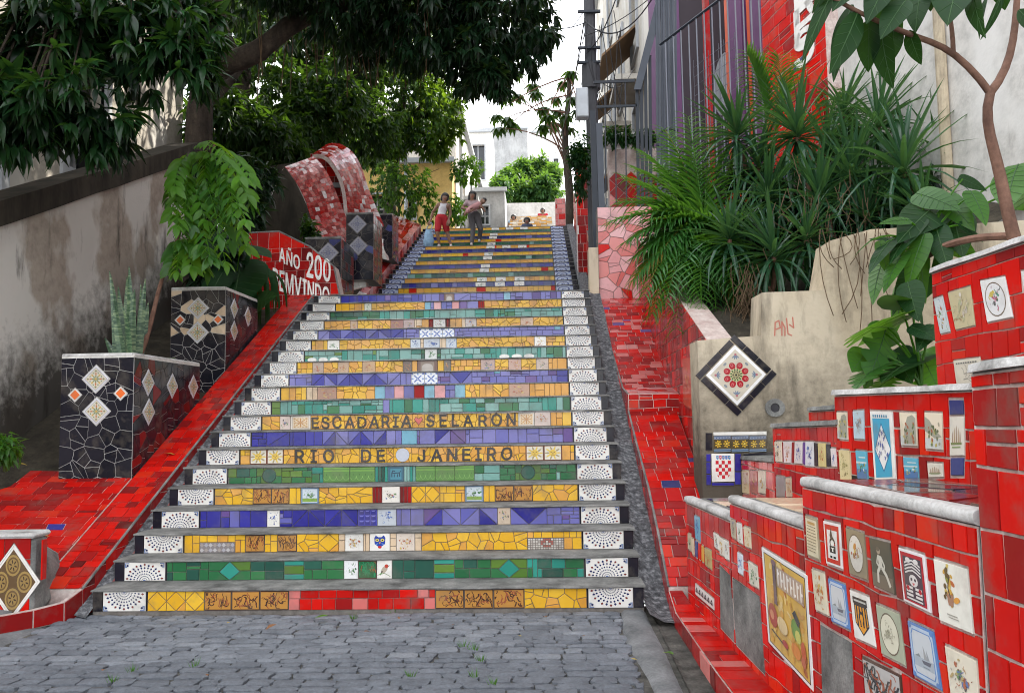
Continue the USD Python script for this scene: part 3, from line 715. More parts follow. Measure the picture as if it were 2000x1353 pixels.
def d_poster():
    "big framed panel: a jug, a mandolin-like lute, fruit and bold pale letters on ochre"
    oc = (0.52, .32, .07)
    out = [(rect(0, 0, 1, 1), (.70, .68, .66)), (rect(.05, .035, .955, .965), (.05, .04, .04)), (rect(.065, .045, .94, .955), oc)]
    rng = random.Random(21)
    for _ in range(60):
        x, y = rng.uniform(.1, .9), rng.uniform(.08, .92)
        out.append((ell(x, y, rng.uniform(.02, .07), rng.uniform(.015, .04), 7, rng.uniform(0, 3)), rng.choice([(.55, .38, .12), (.5, .26, .05), (.42, .22, .05), (.60, .45, .2), (.3, .1, .04)])))
    out.append((rect(.34, .70, .92, .90), (.34, .25, .20)))
    for k, x in enumerate((.37, .44, .51, .58, .65, .72, .79, .86)):
        out += [(rect(x, .72, x + .025, .88), (.66, .62, .58)), (rect(x, .83 - .05 * (k % 3), x + .05, .855 - .05 * (k % 3)), (.66, .62, .58))]
    out += [(rect(.26, .50, .33, .93), (.08, .05, .07)), (ell(.295, .92, .06, .03, 8), (.15, .08, .10)), (ell(.20, .36, .11, .12, 12), (.28, .05, .03)), (ell(.18, .36, .05, .05, 8), (.5, .2, .1)), (stroke([(.14, .20), (.5, .15)], .018), (.06, .04, .03)), (ell(.46, .18, .07, .035, 10), (.28, .04, .03)), (ell(.72, .42, .10, .10, 12), (.12, .20, .04)), ([(.66, .55), (.72, .60), (.82, .52), (.78, .46)], (.03, .03, .03)), (ell(.76, .37, .06, .06, 10), (.45, .42, .1)), (ell(.70, .22, .10, .07, 12), (.50, .18, .04)), (ell(.86, .28, .05, .09, 10), (.38, .08, .03)), (ell(.42, .34, .12, .08, 12), (.60, .46, .24)), (ell(.85, .18, .05, .05, 8), (.35, .10, .05))]
    for k in range(1, 4): out.append((rect(.065, .045 + k * .2275, .94, .047 + k * .2275), (.28, .16, .05)))
    for k in range(1, 3): out.append((rect(.065 + k * .29, .045, .069 + k * .29, .955), (.28, .16, .05)))
    return out
def d_medals():
    out = [(rect(0, 0, 1, 1), (.70, .66, .62)), (rect(.05, .05, .95, .95), (.10, .06, .03))]
    for x, y in ((.27, .27), (.73, .27), (.27, .73), (.73, .73)):
        out += [(ell(x, y, .21, .21, 16), (.30, .20, .07)), (ell(x, y, .165, .165, 16), (.12, .07, .03)), (ell(x, y, .13, .13, 14), (.26, .17, .06))]
        for k in range(6):
            a = k * math.pi / 3
            out.append((ell(x + .075 * math.cos(a), y + .075 * math.sin(a), .045, .018, 6, a), (.05, .03, .02)))
    return out
def d_plain(c): return [(rect(0, 0, 1, 1), c)]
def d_border():
    out = [(rect(0, 0, 1, 1), (.66, .60, .56))]
    for k in range(6):
        x = .04 + k * .16
        out += [(stroke([(x, .3), (x + .06, .75), (x + .12, .3)], .035), (.04, .03, .03)), (ell(x + .06, .38, .03, .12, 7), (.04, .03, .03))]
    return out
def d_lattice():
    out = [(rect(0, 0, 1, 1), (.20, .18, .18))]
    for k in range(8):
        for j in range(2):
            out.append(([(k / 8, .25 + .5 * j), ((k + .5) / 8, .03 + .5 * j), ((k + 1) / 8, .25 + .5 * j), ((k + .5) / 8, .47 + .5 * j)], ((.42, .40, .40), (.30, .26, .24), (.34, .33, .36))[(k + j) % 3]))
    return out

def painted(parent, design, o, u, v, n, quad, h=0.006, name='painted_tile', mat='painted_glaze', label=None, gap=0.002, lift=0.0004, edge=(0.45, 0.42, 0.38), **kw):
    """a tile with a fired design. quad: 4 corners (BL, BR, TR, TL) in the frame's flat metres"""
    q = np.asarray(quad, float)
    cen = q.mean(0); L = np.linalg.norm(q - cen, axis=1, keepdims=True)
    q = cen + (q - cen) * (1 - gap / L)
    o, u, v, n = map(np.asarray, (o, u, v, n))
    def mp(st):
        st = np.asarray(st, float); s, t = st[:, :1], st[:, 1:]
        return q[0] * (1 - s) * (1 - t) + q[1] * s * (1 - t) + q[2] * s * t + q[3] * (1 - s) * t
    V, F, C, k = [], [], [], 0
    flip = np.dot(np.cross(u, v), n) < 0
    body = Polygon(q)
    if not body.exterior.is_ccw: flip = not flip
    bv, bf = tilev(Polygon(q), o, u, v, n, h=h)
    V.append(bv); F.append(bf); C.append(np.tile(design[0][1] if design else edge, (len(bv), 1))); k += len(bv)
    for i, (pg, c) in enumerate(design[1:]):
        P = pg if not isinstance(pg, list) else Polygon(pg)
        if not P.is_valid: P = P.buffer(0)
        P = P.intersection(sbox(.012, .012, .988, .988))
        for g in getattr(P, 'geoms', [P]):
            if g.geom_type != 'Polygon' or g.area < 1e-6: continue
            if g.interiors or g.convex_hull.area - g.area > 1e-6:
                tv, tf = trimesh.creation.triangulate_polygon(g, engine='earcut')
            else:
                tv = np.array(g.exterior.coords)[:-1]
                if not g.exterior.is_ccw: tv = tv[::-1]
                tf = np.array([[0, a, a + 1] for a in range(1, len(tv) - 1)])
            if len(tf) == 0: continue
            a, b, c3 = tv[tf[0][0]], tv[tf[0][1]], tv[tf[0][2]]
            if (b[0] - a[0]) * (c3[1] - a[1]) - (b[1] - a[1]) * (c3[0] - a[0]) < 0: tf = tf[:, ::-1]
            m = mp(tv)
            V.append(o + m[:, :1] * u + m[:, 1:] * v + (h + lift + lift * 0.12 * i) * n)
            F.append((tf[:, ::-1] if flip else tf) + k); C.append(np.tile(c, (len(tv), 1))); k += len(tv)
    return obj(name, (np.vstack(V), np.vstack(F)), mat, parent, label=label, col=np.vstack(C), **kw)
def squad(u0, v0, u1, v1): return [(u0, v0), (u1, v0), (u1, v1), (u0, v1)]
# ================================================================ the street
H, T, W, SX, NT = 0.1493, 0.2933, 3.7784, 0.0728, 20
W2 = W / 2
street = thing('street', kind='structure')
def street_z(y): return np.minimum(0.0, 0.03 * np.asarray(y, float)) - 0.012
mb = MB()
gx = np.linspace(-14, 10, 25); gy = np.r_[np.linspace(-40, -4, 10), np.linspace(-3.8, 0.2, 22)]
GX, GY = np.meshgrid(gx, gy, indexing='ij')
V = np.stack([GX, GY, street_z(GY) - 0.02 - 0.0 * GX], -1).reshape(-1, 3)
F = np.array([[i * len(gy) + j, (i + 1) * len(gy) + j, (i + 1) * len(gy) + j + 1, i * len(gy) + j + 1] for i in range(len(gx) - 1) for j in range(len(gy) - 1)])
obj('joint_bed', (V, F), 'cobble_joint', street)
rng = random.Random(4)
cob_n = 0
def cobble(x0, y0, x1, y1, rng):
    "a worn setts: domed top on a rounded outline"
    nx, ny = 4, 3
    xs, ys = np.linspace(0, 1, nx + 1), np.linspace(0, 1, ny + 1)
    S, Tt = np.meshgrid(xs, ys, indexing='ij')
    e = np.minimum(np.minimum(S, 1 - S) * (x1 - x0), np.minimum(Tt, 1 - Tt) * (y1 - y0))
    jx = np.array([[rng.uniform(-.010, .010) for _ in range(ny + 1)] for _ in range(nx + 1)]); jy = np.array([[rng.uniform(-.007, .007) for _ in range(ny + 1)] for _ in range(nx + 1)])
    cx, cy = (x0 + x1) / 2, (y0 + y1) / 2
    edge = (S == 0) | (S == 1) | (Tt == 0) | (Tt == 1)
    corner = ((S == 0) | (S == 1)) & ((Tt == 0) | (Tt == 1))
    X, Y = x0 + S * (x1 - x0) + jx, y0 + Tt * (y1 - y0) + jy
    k = np.where(corner, .92, 1.0); X = cx + (X - cx) * k; Y = cy + (Y - cy) * k
    top = rng.uniform(-.003, .003); tx, ty = rng.uniform(-.02, .02), rng.uniform(-.025, .025)
    Z = street_z(Y) + top + np.where(edge, -.008, 0) + (X - cx) * tx + (Y - cy) * ty + np.array([[rng.uniform(-.0025, .0025) for _ in range(ny + 1)] for _ in range(nx + 1)])
    n = (nx + 1) * (ny + 1)
    V = np.vstack([np.stack([X, Y, Z], -1).reshape(-1, 3), np.stack([X, Y, Z - .04], -1).reshape(-1, 3)])
    F = []
    idx = lambda i, j: i * (ny + 1) + j
    for i in range(nx):
        for j in range(ny): F.append([idx(i, j), idx(i + 1, j), idx(i + 1, j + 1), idx(i, j + 1)])
    for i in range(nx):
        F.append([idx(i, 0) + n, idx(i + 1, 0) + n, idx(i + 1, 0), idx(i, 0)]); F.append([idx(i, ny), idx(i + 1, ny), idx(i + 1, ny) + n, idx(i, ny) + n])
    for j in range(ny):
        F.append([idx(0, j), idx(0, j + 1), idx(0, j + 1) + n, idx(0, j) + n]); F.append([idx(nx, j) + n, idx(nx, j + 1) + n, idx(nx, j + 1), idx(nx, j)])
    F = np.array(F); return V, np.vstack([F[:, [0, 1, 2]], F[:, [0, 2, 3]]])
y = -0.03
cob_rest = MB()
row = 0
while y > -4.2:
    d = rng.uniform(.062, .105)
    x = -1.95 + rng.uniform(-.12, 0.0) - max(0, (-y)) * .06
    xe = 1.70
    while x < xe:
        w = rng.uniform(.10, .22)
        x1 = min(x + w, xe + .02)
        if x1 - x > .05:
            yo = .018 * math.sin(x * 2.1 + row * .7) + .012 * math.sin(x * 5.3 + row)
            vf = cobble(x + .003, y - d + .004 + yo, x1 - .003, y - .003 + yo, rng)
            if y > -2.05 and cob_n < 300: obj('cobblestone', vf, 'cobble', street, smooth=50); cob_n += 1
            else: cob_rest.add(vf)
        x = x1
    y -= d; row += 1
obj('cobblestones_beyond', cob_rest.get(), 'cobble', street, kind='stuff')
def slab(pts, z0, z1):
    return prism(Polygon(pts), (0, 0, 0), (1, 0, 0), (0, 1, 0), (0, 0, 1), z0, z1)
# smooth cement margins beside the setts
def margin(xa, xb, name):
    ys = np.linspace(0.0, -5.0, 24)
    V, F = [], []
    for i, yv in enumerate(ys):
        for j in range(5):
            t = j / 4; x = xa(yv) * (1 - t) + xb(yv) * t
            V.append((x, yv, float(street_z(yv)) + 0.004 + .004 * math.sin(3 * x + 5 * yv) - (0.05 if j in (0, 4) else 0)))
    for i in range(len(ys) - 1):
        for j in range(4):
            a = i * 5 + j; F.append([a, a + 5, a + 6, a + 1])
    obj(name, (np.array(V), np.array(F)), 'smooth_cement', street, smooth=True)
margin(lambda y: 1.70 + .03 * math.sin(y * 3), lambda y: 1.93 + 0.0 * y, 'cement_margin')
margin(lambda y: -2.35 - .25 * min(1, -y), lambda y: -1.98 - max(0, -y) * .06, 'cement_margin')

# ================================================================ lower flight of stairs
stairs = thing('staircase', 'wide lower flight of twenty mosaic steps in bands of yellow, green and blue', 'staircase')
inner0, inner1 = -W2 + SX + .3 + .012, W2 - SX - .3 - .012
IW = inner1 - inner0
HT = H - 0.014   # height of tile field below the tread slab
pr = random.Random(77)
PAL = {'picture': [(.35, .12, .06), (.12, .16, .30), (.14, .22, .10), (.40, .30, .14), (.10, .08, .08)], 'blue': [(.06, .12, .36), (.14, .22, .44), (.03, .05, .2)], 'green': [(.08, .2, .08), (.05, .12, .06), (.2, .3, .16)], 'warm': [(.45, .2, .06), (.35, .1, .05), (.5, .36, .12)]}
def pic(bg=WHITE, pal='picture', n=14, frame=None, grass=None, sy=.3): return d_picture(pr, bg, PAL[pal], n, frame, .5, sy, .28, grass)
# every riser: bands from left to right by their place in the row (pixels along that row in the photograph), what they are laid with
ROW = {
 1: (285, 1145, [(285, 398, 'YD'), (398, 452, 'O'), (452, 508, 'O'), (508, 565, 'O'), (565, 852, 'R'), (852, 908, 'O'), (908, 965, 'O'), (965, 1025, 'O'), (1025, 1145, 'YC')]),
 2: (327, 1139, [(327, 366, 'G'), (366, 410, 'DG'), (410, 492, 'GD'), (492, 558, 'G'), (558, 597, 'GK'), (597, 675, 'G'), (675, 703, 'P', ((.70, .70, .70), 'green')), (703, 739, 'GT'), (739, 769, 'BIRD'), (769, 850, 'DG'), (850, 890, 'GK'), (890, 960, 'G'), (960, 1030, 'GD'), (1030, 1050, 'T1'), (1050, 1139, 'G')]),
 3: (362, 1134, [(362, 392, 'YB'), (392, 462, 'LAT'), (462, 482, 'YB'), (482, 520, 'O'), (520, 545, 'YB'), (545, 583, 'O'), (583, 625, 'YC'), (625, 665, 'YD'), (665, 677, 'BE'), (677, 713, 'P', (WHITE, 'warm')), (713, 725, 'BE'), (725, 765, 'OWL'), (765, 777, 'BE'), (777, 813, 'P', ((.62, .54, .46), 'warm')), (813, 826, 'BE'), (826, 1030, 'YC'), (1030, 1100, 'MOS'), (1100, 1134, 'YB')]),
 4: (392, 1127, [(392, 523, 'B'), (523, 548, 'P', (WHITE, 'blue')), (548, 572, 'B'), (572, 700, 'BZ'), (700, 738, 'STUD'), (738, 775, 'P', ((.45, .48, .52), 'blue')), (775, 828, 'L'), (828, 970, 'LZ'), (970, 995, 'P', ((.50, .40, .30), 'picture')), (995, 1065, 'BV'), (1065, 1127, 'L')]),
 5: (422, 1124, [(422, 497, 'YC'), (497, 533, 'O'), (533, 568, 'O'), (568, 590, 'YB'), (590, 626, 'PG', ((.52, .58, .62), 'green')), (626, 680, 'YC'), (680, 730, 'YC'), (730, 748, 'MR'), (748, 783, 'P', ((.68, .64, .58), 'picture')), (783, 805, 'MR'), (805, 860, 'YD1'), (860, 908, 'YB'), (908, 944, 'PG', ((.52, .58, .62), 'green')), (944, 966, 'YB'), (966, 1002, 'O'), (1002, 1038, 'O'), (1038, 1124, 'YC')]),
 6: (443, 1128, [(443, 500, 'GC'), (500, 550, 'CIRC'), (550, 610, 'GC'), (610, 632, 'T'), (632, 685, 'WAVE'), (685, 735, 'WAVE'), (735, 760, 'TS'), (760, 792, 'SEAL'), (792, 815, 'TS'), (815, 930, 'WAVE3'), (930, 980, 'G2'), (980, 1010, 'GC'), (1010, 1060, 'CIRC'), (1060, 1090, 'GC'), (1090, 1128, 'G2')]),
 7: (467, 1123, [(467, 486, 'YB'), (486, 520, 'LION'), (520, 553, 'LION'), (553, 575, 'YC'), (575, 655, 'YL'), (655, 703, 'YC'), (703, 757, 'YL'), (757, 770, 'YC'), (770, 806, 'PLATE'), (806, 1006, 'YL'), (1006, 1029, 'YC'), (1029, 1064, 'LION'), (1064, 1099, 'LION'), (1099, 1123, 'YB')]),
 8: (490, 1117, [(490, 520, 'B'), (520, 565, 'BZ'), (565, 630, 'B'), (630, 680, 'BZ'), (680, 730, 'LZ'), (730, 755, 'BV1'), (755, 785, 'L'), (785, 815, 'SKY'), (815, 850, 'L'), (850, 910, 'LZ'), (910, 1117, 'L')]),
 9: (510, 1115, [(510, 545, 'YC'), (545, 566, 'P', ((.55, .45, .40), 'picture')), (566, 606, 'ROS'), (606, 806, 'YL'), (806, 830, 'HEART'), (830, 1012, 'YL'), (1012, 1044, 'ROS'), (1044, 1075, 'P', ((.55, .45, .40), 'warm')), (1075, 1115, 'YB')]),
 10: (531, 1114, [(531, 570, 'OLV'), (570, 640, 'T'), (640, 750, 'SEA'), (750, 860, 'TS2'), (860, 1060, 'SEA'), (1060, 1114, 'T')]),
 11: (550, 1113, [(550, 600, 'YB'), (600, 622, 'GO'), (622, 660, 'P', ((.35, .2, .14), 'warm')), (660, 735, 'YC'), (735, 755, 'SKY'), (755, 773, 'L'), (773, 792, 'PK'), (792, 812, 'PK'), (812, 832, 'RD'), (832, 852, 'SKY'), (852, 873, 'PK'), (873, 892, 'L'), (892, 912, 'SKY'), (912, 940, 'YC'), (940, 966, 'GO'), (966, 997, 'YC'), (997, 1037, 'P', ((.42, .26, .18), 'warm')), (1037, 1066, 'GO'), (1066, 1113, 'YB')]),
 12: (566, 1111, [(566, 610, 'L'), (610, 660, 'BZ'), (660, 785, 'BZ'), (785, 806, 'L'), (806, 832, 'AZ'), (832, 858, 'AZ'), (858, 882, 'L'), (882, 925, 'BV'), (925, 1090, 'L'), (1090, 1111, 'B')]),
 13: (582, 1109, [(582, 612, 'YB'), (612, 634, 'P', ((.4, .3, .24), 'warm')), (634, 662, 'YC'), (662, 684, 'P', ((.44, .3, .2), 'warm')), (684, 710, 'YC'), (710, 736, 'P', ((.44, .28, .16), 'warm')), (736, 790, 'YC'), (790, 808, 'P', ((.14, .10, .08), 'warm')), (808, 818, 'YB'), (818, 858, 'ARCH'), (858, 870, 'YB'), (870, 884, 'P', ((.14, .12, .10), 'warm')), (884, 942, 'YB'), (942, 970, 'P', ((.42, .3, .26), 'picture')), (970, 996, 'YC'), (996, 1021, 'P', ((.46, .30, .24), 'warm')), (1021, 1050, 'YC'), (1050, 1074, 'P', ((.5, .4, .34), 'picture')), (1074, 1109, 'YB')]),
 14: (597, 1107, [(597, 670, 'OVAL'), (670, 738, 'OVAL2'), (738, 826, 'SEA'), (826, 833, 'DG'), (833, 857, 'P', ((.60, .62, .60), 'green')), (857, 864, 'DG'), (864, 972, 'SEA'), (972, 1052, 'OVAL'), (1052, 1107, 'SEA')]),
 15: (609, 1106, [(609, 640, 'YB'), (640, 664, 'P', (WHITE, 'green')), (664, 804, 'YC'), (804, 824, 'P', ((.5, .55, .6), 'blue')), (824, 830, 'BE'), (830, 862, 'P', ((.5, .54, .6), 'blue')), (862, 874, 'BE'), (874, 895, 'P', ((.5, .55, .6), 'blue')), (895, 1047, 'YC'), (1047, 1070, 'P', (WHITE, 'warm')), (1070, 1106, 'YB')]),
 16: (621, 1104, [(621, 665, 'BZ'), (665, 790, 'BZ'), (790, 821, 'L'), (821, 844, 'AZ'), (844, 867, 'AZ'), (867, 890, 'AZ'), (890, 1104, 'L')]),
 17: (634, 1103, [(634, 685, 'YC'), (685, 700, 'P', ((.44, .3, .2), 'warm')), (700, 765, 'YC'), (765, 790, 'P', ((.3, .14, .12), 'warm')), (790, 812, 'P', ((.4, .3, .28), 'picture')), (812, 840, 'GO'), (840, 849, 'MR'), (849, 873, 'P', ((.55, .53, .50), 'picture')), (873, 882, 'MR'), (882, 912, 'GO'), (912, 934, 'P', ((.45, .4, .38), 'picture')), (934, 1020, 'YC'), (1020, 1045, 'P', ((.5, .36, .26), 'warm')), (1045, 1103, 'YC')]),
 18: (642, 1101, [(642, 740, 'G'), (740, 860, 'T'), (860, 975, 'SEA'), (975, 988, 'G'), (988, 1101, 'SEA')]),
 19: (653, 1100, [(653, 710, 'YB'), (710, 724, 'P', ((.55, .55, .45), 'green')), (724, 830, 'YC'), (830, 848, 'L'), (848, 862, 'PK'), (862, 884, 'L'), (884, 898, 'PK'), (898, 914, 'L'), (914, 936, 'PK'), (936, 948, 'MR'), (948, 1100, 'YC')]),
 20: (663, 1098, [(663, 825, 'B'), (825, 868, 'L'), (868, 888, 'ARCH'), (888, 920, 'LZ'), (920, 1098, 'L')]),
}
LET = {7: [('RIO', 576, 654), ('DE', 706, 754), ('JANEIRO', 818, 1003)], 9: [('ESCADARIA', 608, 804), ('SELAR\u00d3N', 833, 1008)]}
STEPLAB = {1: 'bottom step with red tiles in the middle and yellow diamonds', 2: 'green step with two turquoise diamonds', 3: 'yellow step with a blue owl tile in the middle', 4: 'violet blue step with triangles', 5: 'cracked yellow step with two round landscape tiles', 6: 'green step with two dark green discs', 7: 'yellow step that reads RIO DE JANEIRO', 8: 'blue step between the two lettered steps', 9: 'yellow step that reads ESCADARIA SELARÓN'}
FR = lambda yy, zz: ((inner0, yy, zz), np.array([1.0, 0, 0]), np.array([0, 0, 1.0]), np.array([0, -1.0, 0]))
cnt = {}
for i in range(1, NT + 1):
    yb, zb = (i - 1) * T, (i - 1) * H
    far = i >= 14
    rr = random.Random(100 + i)
    depth = T if i < NT else 4.2
    body = MB()
    body.add(bx(-W2 + .001, yb, max(zb - .15, -.05) if i == 1 else zb - .002, W2 - .001, yb + depth + .05, zb + HT))
    st = obj('step', body.get(), 'dark_grout', stairs, label=STEPLAB.get(i))
    # tread slab: slightly uneven nosing
    n = 90
    xs = np.linspace(-W2 - .01, W2 + .01, n)
    wob = (meshkit.noise(np.c_[xs * 5, np.full(n, i * 3.1), np.zeros(n)], 3) - .5) * .030
    zw = (meshkit.noise(np.c_[xs * 4, np.full(n, i * 5.7), np.zeros(n)], 8) - .5) * .010
    V, F = [], []
    for k in range(n):
        yf = yb - .016 + wob[k]
        V += [(xs[k], yb + .004, zb + HT + .0005), (xs[k], yf, zb + HT + .0005), (xs[k], yf - .003, zb + H - .006 + zw[k]), (xs[k], yf + .006, zb + H + zw[k]), (xs[k], yb + depth, zb + H + .001)]
    for k in range(n - 1):
        for j in range(4):
            a = k * 5 + j; F.append([a, a + 5, a + 6, a + 1])
    obj('tread', (np.array(V), np.array(F)), 'cement', st)
    fr = FR(yb, zb)
    wp = Wallpaper(st, fr, gap=.0045, h=.007, rng=rr)
    p0, p1, bands = ROW[i]
    X = lambda px: (px - p0) / (p1 - p0) * IW
    for bnd in bands:
        a, b, k = X(bnd[0]), X(bnd[1]), bnd[2]
        w = b - a; c = (a + b) / 2 / IW
        lay = lambda polys, m, wt=None, nm=None: wp.lay(shift(polys, a, .002), m, wt, nm, join=far, minarea=1.2e-4)
        V0 = HT - .003
        q = squad(a + .001, .003, b - .001, HT - .001)
        pt = lambda des, name='painted_tile', **kw: painted(st, des, *fr, q, h=.007, name=name, **kw)
        yel = (['yellow_glaze', 'gold_glaze'], [5, 1] if i < 7 else [3, 2])
        if k == 'YC': lay(shatter(cracked(w, V0, .088, rr), rr, .45), *yel)
        elif k == 'YB': lay(bricks(w, V0, (.06, .14), (.05, .1), rr, .3), *yel)
        elif k in ('YD', 'YD1'): lay(diamonds(w, V0), *yel)
        elif k == 'YL': lay(cracked(w, V0, .055, rr), *yel)
        elif k == 'O': pt(d_relief(rr), 'relief_tile')
        elif k == 'R': lay(bricks(w, V0, (.06, .08), (.07, .13), rr, 0), ['red_glaze', 'dark_red_glaze', 'pink_glaze'], [5, 1, 2])
        elif k == 'RD': lay([sbox(0, 0, w, V0)], 'dark_red_glaze')
        elif k == 'G': lay(bricks(w, V0, (.06, .07), (.09, .15), rr, 0), ['green_glaze', 'dark_green_glaze', 'teal_glaze'], [5, 3, 1])
        elif k == 'DG': lay(bricks(w, V0, (.06, .14), (.08, .14), rr, .2), ['dark_green_glaze', 'green_glaze'], [3, 1])
        elif k == 'G2': lay(bricks(w, V0, (.06, .07), (.09, .15), rr, 0), ['sea_glaze', 'green_glaze'], [1, 1])
        elif k == 'GC': lay(bricks(w, V0, (.04, .06), (.06, .14), rr, 0), ['green_glaze', 'dark_green_glaze', 'olive_glaze'], [3, 2, 2])
        elif k == 'GK':
            lay([sbox(0, V0 * .3, w, V0 * .74)], 'olive_glaze'); lay([sbox(0, 0, w, V0 * .29), sbox(0, V0 * .75, w, V0)], 'teal_glaze')
        elif k == 'GD':
            cx, r = w / 2, V0 * .5
            dm = Polygon([(cx - r * 1.15, r * .9), (cx, 0), (cx + r * 1.15, r * .9), (cx, 2 * r)])
            lay([dm], 'teal_glaze'); lay([sbox(0, 0, cx, r).difference(dm), sbox(cx, 0, w, r).difference(dm), sbox(0, r, cx, V0).difference(dm), sbox(cx, r, w, V0).difference(dm)], ['olive_glaze', 'green_glaze'])
        elif k == 'GT': pt(d_relief(rr, (.01, .10, .035), (.015, .2, .08), 40), 'relief_tile')
        elif k in ('T', 'T1'): lay(bricks(w, V0, (.06, .14), (.06, .12), rr, .2), ['teal_glaze', 'sea_glaze', 'green_glaze'], [3, 2, 1])
        elif k == 'TS': lay([sbox(j * w / 4, 0, (j + 1) * w / 4, V0) for j in range(4)], ['teal_glaze', 'sea_glaze', 'dark_green_glaze'], [1, 1, 1])
        elif k == 'TS2': lay(bricks(w, V0, (.14, .15), (.03, .13), rr, 0), ['teal_glaze', 'sea_glaze', 'green_glaze', 'lavender_glaze'], [2, 3, 1, 1])
        elif k == 'SEA': lay(bricks(w, V0, (.06, .14), (.06, .14), rr, .35), ['sea_glaze', 'teal_glaze', 'green_glaze'], [5, 2, 1])
        elif k == 'OLV': lay(bricks(w, V0, (.06, .14), (.06, .12), rr, .3), ['olive_glaze', 'sea_glaze'], [1, 1])
        elif k == 'B': lay(bricks(w, V0, (.06, .14), (.07, .13), rr, .3), ['blue_glaze', 'lavender_glaze', 'violet_glaze'], [6, .4, 1])
        elif k == 'BZ': lay(zigzag(w, V0, V0 * 1.1), ['blue_glaze', 'lavender_glaze'], [5, 1 if i < 10 else 3])
        elif k == 'BV': 
            lay([Polygon([(0, V0), (w, V0), (w / 2, 0)])], 'blue_glaze'); lay([Polygon([(0, 0), (w / 2, 0), (0, V0)]), Polygon([(w, 0), (w, V0), (w / 2, 0)])], 'lavender_glaze')
        elif k == 'BV1': lay([Polygon([(0, 0), (w, 0), (w, V0)])], 'blue_glaze'); lay([Polygon([(0, 0), (w, V0), (0, V0)])], 'lavender_glaze')
        elif k == 'L': lay(bricks(w, V0, (.06, .14), (.06, .13), rr, .35), ['lavender_glaze', 'violet_glaze', 'sky_blue_glaze'], [8, 1, .4])  # right-hand bands also carry the glare on blue tiles as colour
        elif k == 'LZ': lay(zigzag(w, V0, V0 * 1.2), ['lavender_glaze', 'violet_glaze', 'blue_glaze'], [4, 2, 1])
        elif k == 'BE': lay(bricks(w, V0, (.06, .14), (.05, .1), rr, .2), 'beige_glaze')
        elif k == 'GO': lay(bricks(w, V0, (.1, .14), (.06, .1), rr, .2), ['gold_glaze', 'beige_glaze', 'orange_red_glaze'], [4, 2, .6])
        elif k == 'MR': lay([sbox(j * w / 3, 0, (j + 1) * w / 3, V0) for j in range(3)], ['maroon_glaze', 'dark_red_glaze'])
        elif k == 'PK': lay([sbox(0, 0, w, V0)], ['pale_pink_glaze', 'lavender_glaze', 'beige_glaze'])
        elif k == 'SKY': lay([sbox(0, 0, w, V0)], 'sky_blue_glaze')
        elif k == 'P': pt(pic(*bnd[3]))
        elif k == 'PG': pt(pic(bnd[3][0], bnd[3][1], 16, (.16, .24, .34), (.2, .32, .06)))
        elif k == 'BIRD': pt(d_bird())
        elif k == 'OWL': pt(d_owl())
        elif k == 'LION': pt(d_lion_face())
        elif k == 'SEAL': pt(d_seal())
        elif k == 'AZ': pt(d_azulejo())
        elif k == 'MOS':
            lay(bricks(w, V0 * .36, (.05, .06), (.05, .09), rr, 0), *yel) if False else wp.lay(shift(bricks(w, V0 * .34, (.05, .06), (.05, .09), rr, 0), a, V0 * .66), *yel)
            painted(st, d_mosaic(rr), *fr, squad(a, .003, b, HT * .64), h=.007)
        elif k == 'LAT':
            wp.lay(shift(bricks(w, V0 * .4, (.05, .06), (.05, .09), rr, 0), a, V0 * .6), *yel)
            painted(st, d_lattice(), *fr, squad(a, .003, b, HT * .58), h=.007, name='relief_tile')
        elif k == 'STUD': pt(d_studs(), 'relief_tile')
        elif k == 'WAVE': pt(d_waves(2), 'relief_tile')
        elif k == 'WAVE3':
            for j in range(3): painted(st, d_waves(2), *fr, squad(a + j * w / 3, .003, a + (j + 1) * w / 3, HT - .001), h=.007, name='relief_tile')
        elif k == 'CIRC':
            ci = Polygon(ell(w / 2, V0 / 2, V0 * .46, V0 * .46, 16))
            lay([ci], 'dark_green_glaze'); lay(bricks(w, V0, (.05, .07), (.06, .1), rr, 0) and [x.difference(ci) for x in bricks(w, V0, (.05, .07), (.06, .1), rr, 0)], ['green_glaze', 'olive_glaze'])
        elif k == 'PLATE':
            ci = Polygon(ell(w / 2, V0 / 2, V0 * .46, V0 * .46, 16))
            lay([x.difference(ci) for x in cracked(w, V0, .06, rr)], *yel)
            cxm, cz = a + w / 2, V0 / 2
            pl = [(rect(0, 0, 1, 1), (.46, .48, .54))] + [(ell(.5 + .3 * math.cos(t), .5 + .3 * math.sin(t), .10, .07, 8, t), (.25, .28, .38)) for t in np.linspace(0, 5.6, 9)] + [(ell(.5, .5, .14, .14, 10), (.34, .36, .42))]
            painted(st, pl, *fr, [(cxm + V0 * .46 * math.cos(t), cz + V0 * .46 * math.sin(t)) for t in (3.93, 5.5, 7.07, 8.64)], h=.0075, name='round_plate') if False else obj('round_plate', *(lambda t: ((t[0], t[1]), 'pale_plate'))(prism(ci, np.array(fr[0]) + [a, 0, .002], fr[1], fr[2], fr[3], 0, .008)), st)
        elif k == 'ROS': pt(d_rosette((.62, .5, .34), (.4, .2, .08), (.5, .28, .08), (.45, .22, .06), (.66, .60, .50)))
        elif k == 'HEART':
            hp = Polygon([(w * .5, V0 * .2), (w * .85, V0 * .6), (w * .72, V0 * .8), (w * .5, V0 * .66), (w * .28, V0 * .8), (w * .15, V0 * .6)])
            lay([hp], 'pink_glaze'); lay([x.difference(hp) for x in cracked(w, V0, .06, rr)], *yel)
        elif k == 'ARCH': pt([(rect(0, 0, 1, 1), (.14, .07, .05)), (rect(.16, .02, .84, .9), (.24, .18, .14)), (ell(.5, .42, .28, .34, 12), (.45, .40, .36)), (rect(.22, .05, .78, .42), (.40, .36, .32))])
        elif k in ('OVAL', 'OVAL2'):
